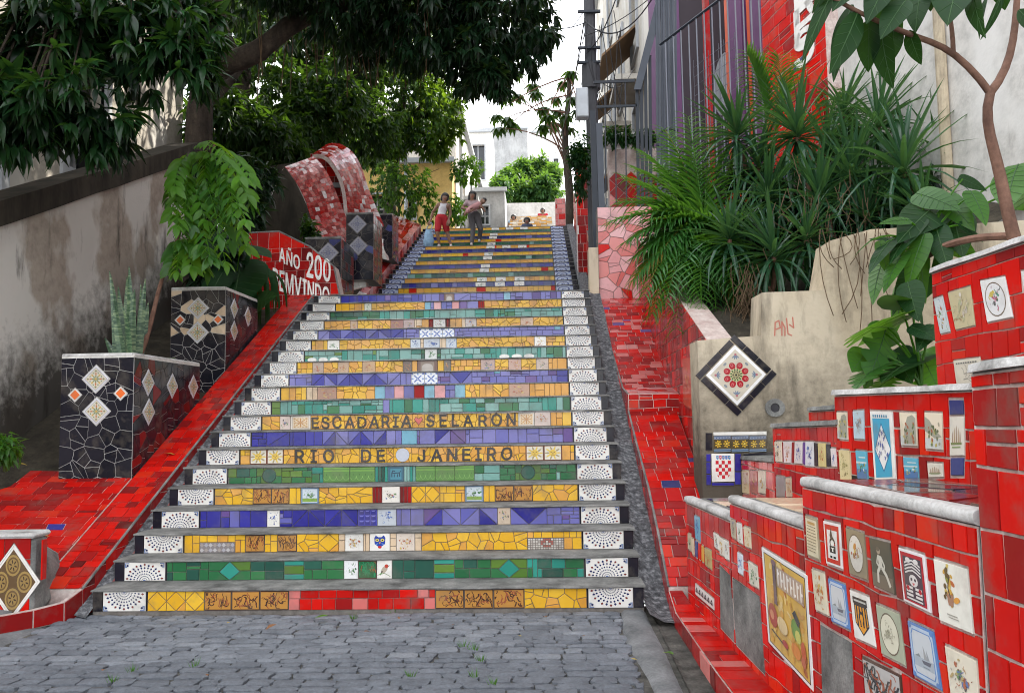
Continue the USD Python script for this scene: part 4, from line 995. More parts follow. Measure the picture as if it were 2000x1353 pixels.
            lay(bricks(w, V0, (.06, .14), (.06, .12), rr, .3), ['sea_glaze', 'teal_glaze', 'olive_glaze'], [5, 2, .5])
            if k == 'OVAL':
                for j in range(3):
                    el = Polygon(ell(w * (.2 + .3 * j), V0 * .24, w * .125, V0 * .2, 12))
                    obj('oval_plaque', prism(el, np.array(fr[0]) + [a, 0, .002], fr[1], fr[2], fr[3], .0065, .0105), 'white_glaze', st)
    # letters of dark cut tile
    for word, a, b in LET.get(i, []):
        hh = HT * .80
        tm = [meshkit.text_mesh(ch, hh, .0035, bold=True) for ch in word]
        ws = [t.bounds[1][0] - t.bounds[0][0] for t in tm]
        span = X(b) - X(a); gapw = (span - sum(ws)) / max(1, len(ws) - 1); sc = 1.0
        if gapw < .006: sc = (span - .008 * (len(ws) - 1)) / sum(ws); gapw = .008
        x = X(a)
        for t, w0 in zip(tm, ws):
            v = np.array(t.vertices); tw_, hs_ = rr.uniform(-.05, .05), rr.uniform(.93, 1.06); v[:, 0] = (v[:, 0] - t.bounds[0][0]) * sc * rr.uniform(.94, 1.03) + v[:, 1] * tw_ + x; v[:, 1] = v[:, 1] * hs_ + (v[:, 0] - x) * rr.uniform(-.05, .05); x += w0 * sc + gapw
            P = np.array(fr[0]) + v[:, :1] * fr[1] + (v[:, 1:2] + HT * .09) * fr[2] + (v[:, 2:] + .0075) * fr[3]
            obj('letter', (P, np.asarray(t.faces)), 'letter_glaze', st)
    # white fan tiles, black end tiles and the narrow dark strips
    for sg in (-1, 1):
        o = np.array([0.0, yb, zb])
        xa = -W2 + SX if sg < 0 else W2 - SX - .3
        frm = (o, np.array([1.0, 0, 0]), np.array([0, 0, 1.0]), np.array([0, -1.0, 0]))
        painted(st, d_fan(up=(i % 2 == 0)), *frm, squad(xa, .003, xa + .3, HT - .001), h=.007, name='fan_tile', edge=WHITE, gap=.0012)
        e0, e1 = (-W2 + .002, -W2 + SX - .002) if sg < 0 else (W2 - SX + .002, W2 - .002)
        obj('black_tile', tilev(sbox(e0, .003, e1, HT - .001), *frm, h=.007), 'black_glaze', st)
        s0 = inner0 - .011 if sg < 0 else inner1 + .001
        obj('dark_strip', tilev(sbox(s0, .003, s0 + .010, HT - .001), *frm, h=.006, b=.001), 'black_glaze', st)
# ================================================================ faces clad in tiles
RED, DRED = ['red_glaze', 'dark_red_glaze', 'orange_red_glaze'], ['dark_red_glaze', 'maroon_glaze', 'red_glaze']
def face(parent, c4, mats, wts=None, wr=(.08, .16), hr=(.08, .13), seed=1, gap=.0075, split=.2, jit=.006, back='red_grout', kind='bricks', cell=.1, join=False, specials=(), thick=.03, region=None, h=.006, swap=False, backing=True, hint=None, name=None, holes=(), patches=()):
    """clads the planar quad BL, BR, TR, TL (world points). specials: (screen quad TL, TR, BR, BL on the photograph, design, name)"""
    c4 = [np.asarray(p, float) for p in c4]
    o = c4[0]; u = c4[1] - o; u /= np.linalg.norm(u)
    n = np.cross(u, c4[3] - o); n /= np.linalg.norm(n)
    if n @ ((EYE if hint is None else np.asarray(hint, float)) - o) < 0: n = -n
    v = np.cross(n, u)
    if v @ (c4[3] - o) < 0: v = -v
    uv = [((p - o) @ u, (p - o) @ v) for p in c4]
    reg = Polygon(uv) if region is None else region
    fr = (o, u, v, n)
    if backing: obj('grout', prism(reg, o, u, v, n, -thick, 0), back, parent)
    px2 = lambda q: [((lambda p: ((p - o) @ u, (p - o) @ v))(atp(x, y, n, n @ o))) for x, y in q]
    cut = []
    for q, des, nm in specials:
        f2 = px2(q); f2 = [f2[3], f2[2], f2[1], f2[0]]
        pl = Polygon(f2)
        if not pl.is_valid: continue
        cut.append(pl.buffer(gap * .5, join_style=2))
        if des is None: continue
        if isinstance(des, str): obj(nm, tilev(inset(pl, gap / 2), *fr, h=h + .001), des, parent)
        else: painted(parent, des, *fr, f2, h=h + .0015, name=nm)
    for q, m in patches:
        pl = Polygon(px2(q)).intersection(reg)
        cut.append(pl)
        obj('cement_patch', prism(pl.buffer(-.004), o, u, v, n, -.004, .003), m, parent)
    a0, b0, a1, b1 = reg.bounds
    rr = random.Random(seed)
    if kind == 'bricks': P = bricks((b1 - b0) if swap else (a1 - a0), (a1 - a0) if swap else (b1 - b0), hr, wr, rr, split, jit)
    else: P = shatter(cracked((b1 - b0) if swap else (a1 - a0), (a1 - a0) if swap else (b1 - b0), cell * 1.15, rr), rr, .5)
    if swap: P = [Polygon([(y, x) for x, y in p.exterior.coords]) for p in P]
    P = shift(P, a0, b0)
    wp = Wallpaper(parent, fr, gap, h, rr)
    wp.lay(P, mats, wts, name=name, region=reg.buffer(-.002), minus=unary_union(cut) if cut else None, join=join)
    return fr, reg
def strip(parent, A, B, mats, wts=None, seed=1, wr=(.1, .16), hr=(.1, .2), gap=.006, hint=None, **kw):
    "a run of flat faces between two polylines of world points"
    for i in range(len(A) - 1):
        face(parent, [A[i], B[i], B[i + 1], A[i + 1]], mats, wts, seed=seed * 50 + i, wr=wr, hr=hr, gap=gap, hint=hint, **kw)
def tri_solid(parent, name, pts, mat, **kw): return obj(name, hull(pts), mat, parent, **kw)
up_hint = np.array([0, 2, 60.0])

# ================================================================ left ramp beside the lower flight
lramp = thing('tiled_ramp', 'long red tiled ramp running up the left edge of the lower stairs', 'ramp')
zl = lambda y: 0.155 + 0.492 * y
ysl = [0.0, 1.0, 2.0, 3.0, 4.0, 5.0, 5.85]
A = [np.array([-1.965, y, zl(y)]) for y in ysl]; B = [np.array([-2.29, y, zl(y)]) for y in ysl]
low = [np.array([-1.965, y, zl(y) - .34]) for y in ysl]
V = np.vstack([A, B, low, [b - [0, 0, .6] for b in B]]); n = len(ysl)
F = []
for i in range(n - 1):
    F += [[i, i + 1, n + i + 1, n + i], [2 * n + i, 2 * n + i + 1, i + 1, i], [n + i, n + i + 1, 3 * n + i + 1, 3 * n + i]]
F += [[0, n, 3 * n, 2 * n]]
obj('core', (V - [0, 0, .006], np.array(F)), 'red_grout', lramp)
strip(lramp, A, B, RED + ['maroon_glaze'], [6, 2.2, 1, .3], seed=3, wr=(.07, .15), hr=(.06, .16), hint=up_hint, backing=False)
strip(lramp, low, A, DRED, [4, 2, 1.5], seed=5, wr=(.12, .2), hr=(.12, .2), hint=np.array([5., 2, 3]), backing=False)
obj('ridge', tube([a + [0, 0, .004] for a in A], .010, 6), 'cement', lramp)
obj('side_gutter', (np.array([p for y in ysl for p in ((-1.885, y - .1, H * (y / T) - .02), (-1.965, y - .1, H * (y / T) - .0))]), np.array([[2 * i, 2 * i + 2, 2 * i + 3, 2 * i + 1] for i in range(n - 1)])), 'pebble_cement', lramp)
# foot: the ramp turns into a low red kerb that runs off to the left
k_in = [np.array([-1.965, 0.0, .155]), np.array([-2.0, -.16, .10]), np.array([-2.10, -.34, .09]), np.array([-2.26, -.52, .085]), np.array([-2.42, -.75, .08]), np.array([-2.62, -1.1, .075])]
k_in = [np.array([p[0], p[1], p[2]]) for p in k_in]
kerb_l = thing('tiled_kerb', 'low red tiled kerb curving from the left ramp along the cobbles', 'kerb')
low2 = [p - [0, 0, p[2] + .03] for p in k_in]
strip(kerb_l, low2, k_in, ['red_glaze', 'dark_red_glaze'], [1, 1], seed=8, wr=(.14, .2), hr=(.2, .3), hint=EYE, split=0)
# tiled slope left of the ramp's foot
patch = thing('tiled_slope', 'broad patch of red tiles with one blue tile on the slope at lower left', 'paving')
npl = np.array([0, -.492, 1.0]); npl /= np.linalg.norm(npl); cpl = npl @ np.array([0, 0, .150])
on = lambda px, py: atp(px, py, npl, cpl)
o = np.array([-2.295, 0, .150]); u = np.array([-1.0, 0, 0]); v = np.array([0, 1, .492]); v /= np.linalg.norm(v)
scr = [(168, 1172), (80, 1182), (92, 1120), (112, 1080), (80, 1062), (40, 1052), (-60, 1056), (-90, 985), (20, 950), (60, 919), (150, 921), (268, 927)]
reg = Polygon([((on(*p) - o) @ u, (on(*p) - o) @ v) for p in scr])
reg = reg.intersection(sbox(0.006, -.3, 4, 3))
fr = (o, u, v, npl)
obj('grout', prism(reg, o, u, v, npl, -.06, 0), 'red_grout', patch)
rr = random.Random(31)
bl = [((on(*p) - o) @ u, (on(*p) - o) @ v) for p in ((95, 1024), (128, 1024), (122, 1035), (90, 1035))]
P = bricks(3.4, 2.4, (.075, .11), (.10, .20), rr, .12, .006); P = shift(P, -.05, -.35)
blue = Polygon(bl)
Wallpaper(patch, fr, .006, .006, rr).lay(P, ['red_glaze', 'dark_red_glaze', 'orange_red_glaze'], [6, 3, .8], region=reg.buffer(-.002), minus=blue.buffer(.003))
obj('blue_tile', tilev(blue, *fr, h=.007), 'blue_glaze', patch)
# cement apron under the low planter
obj('kerb_apron', hull([(-2.25, -.40, .06), (-2.55, -.9, .05), (-4.2, -.9, .05), (-4.2, .1, .12), (-2.3, .0, .12), (-2.25, -.40, -.03), (-2.6, -1.0, -.05), (-4.2, -1, -.05), (-4.2, .1, -.05), (-2.3, 0, -.05)]), 'smooth_cement', kerb_l)

# low planter at the left edge
lp = thing('low_planter', 'low cement planter with red tiles and four brown medallions at left edge', 'planter')
yL = -.30
tr = aty(62, 1050, yL); br = aty(62, 1215, yL); zt = tr[2]
x1 = tr[0]; x0 = x1 - 1.0
obj('body', bbx(x0, yL, -.02, x1 + .02, yL + .16, zt, .02), 'cement', lp)
obj('rim', bbx(x0, yL - .03, zt - .002, x1 + .03, yL + .18, zt + .035, .015), 'white_cement', lp)
pl = VP((x0, yL - .001), (x1, yL - .001)); frm = pl.fr()
U = x1 - x0
dq = [pl.uv(28, 1210), pl.uv(60, 1132), pl.uv(28, 1065), pl.uv(-5, 1132)]
cxm = pl.uv(26, 1136); r = .215
dq = [(cxm[0], cxm[1] - r * 1.1), (cxm[0] + r * .8, cxm[1]), (cxm[0], cxm[1] + r * 1.1), (cxm[0] - r * .8, cxm[1])]
dia = Polygon(dq)
obj('white_border', prism(dia.buffer(.007, join_style=2).difference(dia), *frm, -.002, .007), 'white_glaze', lp)
painted(lp, d_medals(), *frm, dq, h=.006)
Wallpaper(lp, frm, .006, .006, random.Random(2)).lay(bricks(U, zt, (.2, .3), (.16, .24), random.Random(2), .2), ['red_glaze', 'dark_red_glaze'], [4, 1], minus=dia.buffer(.010, join_style=2))
obj('corner_tile', tilev(sbox(0, 0, .05, .26), aty(79, 1132, yL + .02), np.array([0, 1.0, 0]), np.array([0, 0, 1.0]), np.array([1.0, 0, 0]), h=.01), 'red_glaze', lp)

obj('cement_slope', hull([on(96, 1112) - [0, 0, .012], on(116, 1078) - [0, 0, .012], on(84, 1058) - [0, 0, .012], on(40, 1050) - [0, 0, .012], on(86, 1178) - [0, 0, .012], aty(64, 1062, yL + .2), aty(64, 1200, yL + .2), aty(64, 1062, yL + .2) + [0, .5, -.3], on(96, 1112) - [0, 0, .3]]), 'cement', lp)

# ================================================================ black mosaic planters
def planter(y0, x0, x1, zb, zt, y1, diam, label, seed, beige=0):
    t = thing('mosaic_planter', label, 'planter')
    wall = MB()
    wall.add(bx(x0, y0, zb, x1, y0 + .08, zt)); wall.add(bx(x1 - .08, y0 + .081, zb, x1, y1, zt)); wall.add(bx(x0, y0 + .081, zb, x0 + .08, y1, zt)); wall.add(bx(x0 + .081, y1 - .08, zb, x1 - .081, y1, zt))
    obj('wall', wall.get(), 'white_grout', t)
    obj('soil', bx(x0 + .08, y0 + .08, zb, x1 - .08, y1 - .08, zt - .06), 'earth', t)
    rim = MB(); rim.add(tube([(x0, y0 + .02, zt), (x1 - .02, y0 + .02, zt)], .022, 8)); rim.add(tube([(x1 - .02, y0 + .021, zt), (x1 - .02, y1, zt)], .021, 8))
    obj('rim', rim.get(), 'white_cement', t)
    rr = random.Random(seed)
    for side in (0, 1):
        if side == 0: fr = (np.array([x0, y0, zb]), np.array([1.0, 0, 0]), np.array([0, 0, 1.0]), np.array([0, -1.0, 0])); U = x1 - x0
        else: fr = (np.array([x1, y0, zb]), np.array([0, 1.0, 0]), np.array([0, 0, 1.0]), np.array([1.0, 0, 0])); U = y1 - y0
        cut = []
        for (sd, cu, cv, r, k) in diam:
            if sd != side: continue
            q = [(cu, cv - r), (cu + r, cv), (cu, cv + r), (cu - r, cv)]
            cut.append(Polygon(q).buffer(.006, join_style=2))
            if k == 'o':
                obj('orange_tile', tilev(Polygon(q).buffer(-.008, join_style=2), *fr, h=.007), 'orange_glaze', t); obj('white_border', prism(Polygon(q).difference(Polygon(q).buffer(-.008, join_style=2)), *fr, -.001, .0055), 'white_glaze', t)
            else: painted(t, d_rosette() if k == 'r' else d_rosette((.22, .22, .25), (.12, .12, .14), (.16, .15, .16), (.2, .2, .22), (.26, .26, .30)), *fr, q, h=.007)
        V = zt - zb - .02
        P = shatter(cracked(U, V, .125, rr), rr, .6)
        mats = lambda a, b: ('beige_glaze' if beige and side == 0 and b > V * .62 and rr.random() < beige else 'black_glaze') if side == 0 or rr.random() < .88 else 'maroon_glaze'
        Wallpaper(t, fr, .005, .006, rr).lay(P, mats, minus=unary_union(cut))
    return t
px_ = aty(188, 742, 1.35); d1 = aty(190, 804, 1.35)
zb1, zt1 = .70, 1.875
def dd(px, py, y0, x0, zb): p = aty(px, py, y0); return p[0] - x0, p[2] - zb
def ds(px, py, x1, y0, zb): p = atx(px, py, x1); return p[1] - y0, p[2] - zb
X0, X1, Y0 = -2.94, -2.30, 1.35
pl1 = planter(Y0, X0, X1, zb1, zt1, 2.75, [(0, *dd(188, 740, Y0, X0, zb1), .118, 'r'), (0, *dd(189, 803, Y0, X0, zb1), .118, 'r'), (0, *dd(147, 771, Y0, X0, zb1), .055, 'o'), (0, *dd(236, 768, Y0, X0, zb1), .055, 'o'),
    (1, *ds(289, 747, X1, Y0, zb1), .12, 'r'), (1, *ds(290, 804, X1, Y0, zb1), .12, 'r'), (1, *ds(336, 753, X1, Y0, zb1), .12, 'r'), (1, *ds(377, 755, X1, Y0, zb1), .12, 'r')], 'near black mosaic planter with white rim and two painted diamonds in front', 12)
X0, X1, Y0 = -2.945, -2.32, 3.5
pl2 = planter(Y0, X0, X1, 1.5, 2.785, 4.55, [(0, *dd(387, 602, Y0, X0, 1.5), .12, 'r'), (0, *dd(386, 649, Y0, X0, 1.5), .12, 'r'), (0, *dd(352, 625, Y0, X0, 1.5), .055, 'o'), (0, *dd(426, 624, Y0, X0, 1.5), .055, 'o'),
    (1, *ds(457, 603, X1, Y0, 1.5), .12, 'r'), (1, *ds(457, 646, X1, Y0, 1.5), .12, 'r'), (1, *ds(484, 618, X1, Y0, 1.5), .12, 'r')], 'farther black mosaic planter with beige shards near its top', 14, beige=.4)

# ================================================================ left bank, wall and the house behind it
xs = np.linspace(-2.32, -4.1, 10); ys = np.r_[np.linspace(-.2, 12, 40)]
GX, GY = np.meshgrid(xs, ys, indexing='ij')
GZ = .06 + .47 * GY - .10 + .10 * (meshkit.fbm(np.stack([GX * 2.5, GY * 2.5, GX * 0], -1), 4, 3) - .5) + np.clip((-2.6 - GX) * .12, 0, 1)
GZ = np.where(GY > 5.8, np.minimum(GZ, 2.9 + .03 * (GY - 5.8)), GZ); GZ = np.where((GY < 1.4) , GZ - .09, GZ)
V = np.stack([GX, GY, GZ], -1).reshape(-1, 3); m = len(ys)
bank = obj('bank', (V, np.array([[i * m + j, i * m + j + 1, (i + 1) * m + j + 1, (i + 1) * m + j] for i in range(len(xs) - 1) for j in range(m - 1)])), 'earth', kind='structure', smooth=True)
XW = -3.85
w0, w1 = atx(0, 390, XW), atx(360, 285, XW); c0, c1 = atx(0, 440, XW), atx(330, 345, XW)
sl = (w1[2] - w0[2]) / (w1[1] - w0[1]); zw = lambda y: w0[2] + sl * (y - w0[1])
lwall = thing('plaster_wall', 'stained plaster wall with dark coping rising beside the left planters', 'wall')
yy = np.linspace(-6, 6.25, 32)
def sheet(parent, name, xf, ys, zlo, zhi, thick, mat, bumpy=.01, seed=1):
    "a thick upright wall along y with a slightly uneven face"
    nz = 10; V, F = [], []
    for y in ys:
        for k in range(nz + 1):
            z = zlo(y) + (zhi(y) - zlo(y)) * k / nz
            V.append((xf + bumpy * (meshkit.noise(np.array([y * 2, z * 2, seed * 1.7]), seed) - .5) * 2, y, z))
        V.append((xf - thick, y, zhi(y))); V.append((xf - thick, y, zlo(y)))
    r = nz + 3
    for i in range(len(ys) - 1):
        for k in range(r - 1): F.append([i * r + k, (i + 1) * r + k, (i + 1) * r + k + 1, i * r + k + 1])
    for e in (0, len(ys) - 1):
        c = [e * r + k for k in range(r)]
        F += [[c[0], c[k], c[k + 1], c[k + 1]] for k in range(1, r - 1)]
    F = [f for f in F]
    return obj(name, (np.array(V), np.array(F)), mat, parent)
zc_ = (c0[2] - zw(c0[1]))
sheet(lwall, 'face', XW, yy, lambda y: min(.2, .2 + .4 * y) if y < 0 else .2 + .42 * y, lambda y: zw(y) + zc_ - .003, .28, 'left_plaster', .02)
sheet(lwall, 'coping', XW + .05, yy, lambda y: zw(y) + zc_, lambda y: zw(y), .42, 'dark_coping', .025, 4)
house = thing('old_house', 'old beige house with grey window surrounds behind the left wall', 'house')
XH = -5.6
hy1 = atx(357, 230, XH)[1]
zh0 = .4
wl = MB()
wins = [(0, 1)]
wa, wb = atx(118, 350, XH), atx(300, 420, XH)
def wall_with_holes(name, parent, fr, reg, holes, mat, thick):
    return obj(name, prism(reg.difference(unary_union(holes)) if holes else reg, *fr, -thick, 0), mat, parent)
fr = (np.array([XH, 0, 0]), np.array([0, 1.0, 0]), np.array([0, 0, 1.0]), np.array([1.0, 0, 0]))
hol = [sbox(3.3, 3.0, 4.4, 4.62), sbox(.2, 3.0, 1.3, 4.62), sbox(5.9, 5.0, 6.9, 6.9), sbox(3.3, 7.2, 4.4, 9.2)]
wall_with_holes('wall', house, fr, sbox(-8, .0, hy1, 11), hol, 'house_plaster', .35)
obj('gable', bx(XH - 6, hy1 - .3, 0, XH - .35, hy1 - .001, 11), 'house_plaster', house)
for hq in hol:
    a, b, c, d = hq.bounds
    fm = hq.buffer(.16, join_style=2).difference(hq)
    w = obj('window', prism(fm, *fr, -.05, .05), 'grey_trim', house)
    obj('pane', prism(hq, *fr, -.25, -.22), 'dark_glass', w)
    obj('sash', prism(unary_union([sbox((a + c) / 2 - .04, b, (a + c) / 2 + .04, d), sbox(a, (b + d) / 2 - .03, c, (b + d) / 2 + .03)]), *fr, -.22, -.16), 'grey_trim', w)
    obj('cornice', prism(sbox(a - .3, d + .17, c + .3, d + .27), *fr, -.01, .14), 'grey_trim', w)
    obj('cornice', prism(sbox(a - .22, d + .275, c + .22, d + .33), *fr, -.01, .09), 'dark_coping', w)
obj('string_course', prism(sbox(-8, 5.35, hy1, 5.55), *fr, -.01, .10), 'grey_trim', house)
obj('string_course', prism(sbox(-8, 5.57, hy1, 5.64), *fr, -.01, .15), 'dark_coping', house)
# ================================================================ right ramp beside the lower flight
rramp = thing('tiled_ramp', 'red and pink tiled ramp stepping up along the right edge of the stairs', 'ramp')
XR = 2.06
def rz(y): return float(np.interp(y, [0, .44, .97, 1.81, 2.4], [.12, .41, .71, 1.06, 1.33]))
lowA = [np.array([XR, y, rz(y)]) for y in (0.02, .44, .97, 1.81, 2.38)]
xo = lambda y: 2.50 + .01 * y
lowB = [np.array([xo(p[1]), p[1], p[2]]) for p in lowA]
def core(A, B, drop=.7):
    n = len(A); A, B = np.array(A), np.array(B); dz = np.array([0, 0, drop])
    V = np.vstack([A, B, A - dz, B - dz]) - [0, 0, .006]; F = []
    for i in range(n - 1): F += [[i, n + i, n + i + 1, i + 1], [2 * n + i, i, i + 1, 2 * n + i + 1], [n + i, 3 * n + i, 3 * n + i + 1, n + i + 1]]
    F += [[0, 2 * n, 3 * n, n], [n - 1, 2 * n - 1, 4 * n - 1, 3 * n - 1]]
    return V, np.array(F)
obj('core', core(lowA, lowB), 'red_grout', rramp)
strip(rramp, lowA, lowB, RED + ['navy_glaze'], [6, 3, 1, .15], seed=23, wr=(.09, .17), hr=(.08, .16), hint=up_hint, backing=False)
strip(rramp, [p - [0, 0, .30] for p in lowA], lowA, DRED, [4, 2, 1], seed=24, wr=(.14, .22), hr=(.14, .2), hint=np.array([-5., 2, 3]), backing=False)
y2_, z2_ = 2.40, rz(2.38) + .17
upA = [np.array([XR, y2_, z2_]), np.array([XR, 2.9, z2_ + .07]), np.array([XR, 4.2, 2.06]), np.array([XR, 5.4, 2.72]), np.array([XR, 6.1, 2.93])]
upB = [np.array([2.62, p[1], p[2]]) for p in upA]
obj('core', core(upA, upB, .9), 'red_grout', rramp)
strip(rramp, upA[:2], upB[:2], ['pink_glaze', 'pale_pink_glaze', 'red_glaze'], [3, 3, 1], seed=25, kind='cracked', cell=.13, hint=up_hint, backing=False)
strip(rramp, upA[1:], upB[1:], ['red_glaze', 'dark_red_glaze', 'pink_glaze', 'violet_glaze'], [4, 3, 1.5, .3], seed=26, wr=(.1, .16), hr=(.08, .14), hint=up_hint, backing=False)
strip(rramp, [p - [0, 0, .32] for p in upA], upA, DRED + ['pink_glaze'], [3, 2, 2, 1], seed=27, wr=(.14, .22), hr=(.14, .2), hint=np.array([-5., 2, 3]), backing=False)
face(rramp, [np.array([XR, y2_ - .012, z2_ - .22]), np.array([2.62, y2_ - .012, z2_ - .22]), np.array([2.62, y2_ - .012, z2_]), np.array([XR, y2_ - .012, z2_])], ['red_glaze', 'orange_red_glaze', 'dark_red_glaze'], [3, 2, 1], seed=28, wr=(.12, .18), hr=(.08, .12), thick=.011)
obj('ridge', tube([p + [0, 0, .004] for p in lowA], .009, 6), 'cement', rramp); obj('ridge', tube([p + [0, 0, .004] for p in upA], .009, 6), 'cement', rramp)
# pebbled gutter between steps and ramp
gut = []
for y in np.linspace(-.35, 5.85, 26):
    zs = max(0.0, H * (y / T)) ; j = lambda s: .03 * (meshkit.noise(np.array([y * 5, s * 3.1, 1.0]), 5) - .5)
    gut += [(W2 - .004, y, zs + .03 + j(1)), (W2 + .08, y, zs - .01 + j(2)), (XR - .004, y, zs - .01 + j(3))]
obj('gutter', (np.array(gut), np.array([[3 * i + k, 3 * i + k + 1, 3 * i + k + 4, 3 * i + k + 3] for i in range(25) for k in (0, 1)])), 'pebble_cement', rramp, smooth=True)
# kerb along the street below the benches
kerb_r = thing('tiled_kerb', 'low red tiled kerb along the gutter in front of the right benches', 'kerb')
ky = [0.02, -.35, -.9, -1.5, -2.1, -2.9]
kx = [2.06, 2.045, 2.055, 2.065, 2.09, 2.13]
wx = lambda y: 2.17 - .067 * (y + .35) + .01
kA = [np.array([x, y, .105 if i == 0 else .06 - .012 * i]) for i, (x, y) in enumerate(zip(kx, ky))]; kB = [np.array([max(wx(p[1]), p[0] + .05), p[1], p[2]]) for p in kA]
obj('core', core(kA, kB, .25), 'red_grout', kerb_r)
strip(kerb_r, kA, kB, ['pink_glaze', 'red_glaze', 'dark_red_glaze'], [1, 4, 1.5], seed=33, wr=(.2, .4), hr=(.07, .15), hint=up_hint, backing=False, split=0)
strip(kerb_r, [p - [0, 0, p[2] + .12] for p in kA], kA, ['dark_red_glaze', 'maroon_glaze', 'pink_glaze'], [3, 1, 1], seed=34, wr=(.2, .3), hr=(.2, .3), hint=np.array([-5., -2, 1]), backing=False, split=0)
gv = []
for y in np.linspace(.1, -5, 30): gv += [(1.93, y, float(street_z(y)) - .01), (2.0, y, float(street_z(y)) - .05 + .02 * math.sin(9 * y)), (2.14, y, float(street_z(y)) - .03)]
obj('street_gutter', (np.array(gv), np.array([[3 * i + k, 3 * i + k + 3, 3 * i + k + 4, 3 * i + k + 1] for i in range(29) for k in (0, 1)])), 'cobble_joint', street, smooth=True)

# ================================================================ tiled benches on the right
def Z1(q): return [(x / 2.857 + 1300, y / 2.857 + 900) for x, y in q]
def Z2(q): return [(x / 3.866 + 1500, y / 3.866 + 650) for x, y in q]
def Z3(q): return [(x / 5.556 + 1640, y / 5.556 + 560) for x, y in q]
WPL = VP((wx(1.0), 1.0), (wx(-4.9), -4.9))
pq = random.Random(9)
P_ = lambda bg=WHITE, pal='picture', n=16, frame=None: d_picture(pq, bg, PAL[pal], n, frame, .5, .3, .26)
def zof(px, py): return WPL.at(px, py)[2]
def bench(label, pL, pR, z, specials, patches, seed, yfar, stone, wts, extra_left=0):
    t = thing('tiled_bench', label, 'bench')
    a, b = WPL.at(pL, 1000), WPL.at(pR, 1000)
    ya, yb = a[1], b[1]
    base = -.16
    A0, B0 = np.array([a[0], ya, base]), np.array([b[0], yb, base])
    A1, B1 = np.array([a[0], ya, z - .035]), np.array([b[0], yb, z - .035])
    xb = 2.70 if yb > -2 else 2.9
    obj('core', hull([A0 + [.006, 0, 0], B0 + [.006, 0, 0], A1 + [.006, 0, 0], B1 + [.006, 0, 0], (xb, ya, base), (xb, yb, base), (xb, ya, z - .035), (xb, yb, z - .035)]), 'cement', t)
    face(t, [A0, B0, B1, A1], ['red_glaze', 'dark_red_glaze', 'orange_red_glaze'], wts, wr=(.06, .14), hr=(.09, .13), seed=seed, specials=specials, patches=patches, split=.18, thick=.004, gap=.007, jit=.010)
    # rim: rounded white cement along the front and the free end
    rim = MB()
    f0, f1 = np.array([a[0] + .025, ya, z - .012]), np.array([b[0] + .025, yb + .001, z - .012])
    rim.add(hull(np.vstack([[p + [.036 * abs(math.cos(t_)) ** .6 * math.copysign(1, math.cos(t_)), 0, .022 * abs(math.sin(t_)) ** .6 * math.copysign(1, math.sin(t_))] for t_ in np.linspace(.01, 6.29, 17)[:-1]] for p in (f0, f1)])))
    obj('rim', rim.get(), 'white_cement', t, smooth=40)
    rr = random.Random(seed + 3)
    obj('seat_bed', hull([(a[0] + .05, ya, z - .03), (b[0] + .05, yb, z - .03), (xb, ya, z - .03), (xb, yb, z - .03), (a[0] + .05, ya, z - .008), (b[0] + .05, yb, z - .008), (xb, ya, z - .008), (xb, yb, z - .008)]), 'cement', t)
    regs = Polygon([(a[0] + .12, ya - .06), (b[0] + .12, yb + .0), (xb - .0, yb + .0), (xb - .0, ya - .04)])
    if not regs.is_valid: regs = regs.buffer(0)
    x0, y0, x1, y1 = regs.bounds
    P = shift(cracked(x1 - x0, y1 - y0, .24, rr), x0, y0)
    Wallpaper(t, (np.array([0, 0, z - .008]), np.array([1.0, 0, 0]), np.array([0, 1.0, 0]), np.array([0, 0, 1.0])), .008, .006, rr).lay(P, stone, region=regs, name='stone_slab')
    return t
sB = [(Z1([(785, 300), (855, 325), (872, 560), (800, 528)]), d_text(pq), 'painted_tile'), (Z1([(888, 330), (983, 352), (997, 605), (905, 572)]), d_bottle(), 'painted_tile'), (Z1([(1013, 368), (1115, 400), (1138, 668), (1035, 630)]), d_oval(pq, (.62, .58, .52), (.22, .18, .12), PAL['warm']), 'painted_tile'),
      (Z1([(1145, 425), (1262, 455), (1292, 750), (1170, 695)]), d_figure(), 'painted_tile'), (Z1([(1308, 478), (1455, 522), (1490, 850), (1340, 780)]), d_totem(), 'painted_tile'), (Z1([(1505, 542), (1695, 600), (1728, 968), (1540, 890)]), d_basket(), 'painted_tile'),
      (Z1([(822, 598), (895, 625), (918, 865), (845, 830)]), P_((.60, .55, .42), 'warm', 22), 'painted_tile'), (Z1([(915, 650), (1010, 690), (1040, 945), (935, 895)]), d_ship(), 'painted_tile'), (Z1([(1035, 715), (1145, 757), (1185, 1040), (1065, 985)]), d_shield(), 'painted_tile'),
      (Z1([(1182, 795), (1315, 852), (1350, 1145), (1215, 1075)]), d_oval(pq, (.60, .57, .44), (.34, .36, .26), [(.34, .32, .22), (.45, .42, .32)]), 'painted_tile'), (Z1([(1360, 885), (1505, 950), (1555, 1285), (1395, 1195)]), d_ship(), 'painted_tile'), (Z1([(1568, 1025), (1745, 1112), (1768, 1425), (1605, 1330)]), P_((.66, .60, .48), 'picture', 30), 'painted_tile'),
      (Z1([(1105, 1085), (1320, 1192), (1340, 1420), (1125, 1330)]), d_relief(pq, (.42, .40, .38), (.03, .03, .03), 40), 'painted_tile')]
benchB = bench('tallest red bench with two rows of large painted tiles, nearest the camera', 1570, 1908, 1.02, sB, [(Z1([(865, 905), (1045, 1010), (1060, 1294), (1072, 1500), (880, 1450)]), 'cement')], 41, 0, ['stone_top', 'maroon_glaze', 'black_glaze'], [5, 3, .8])
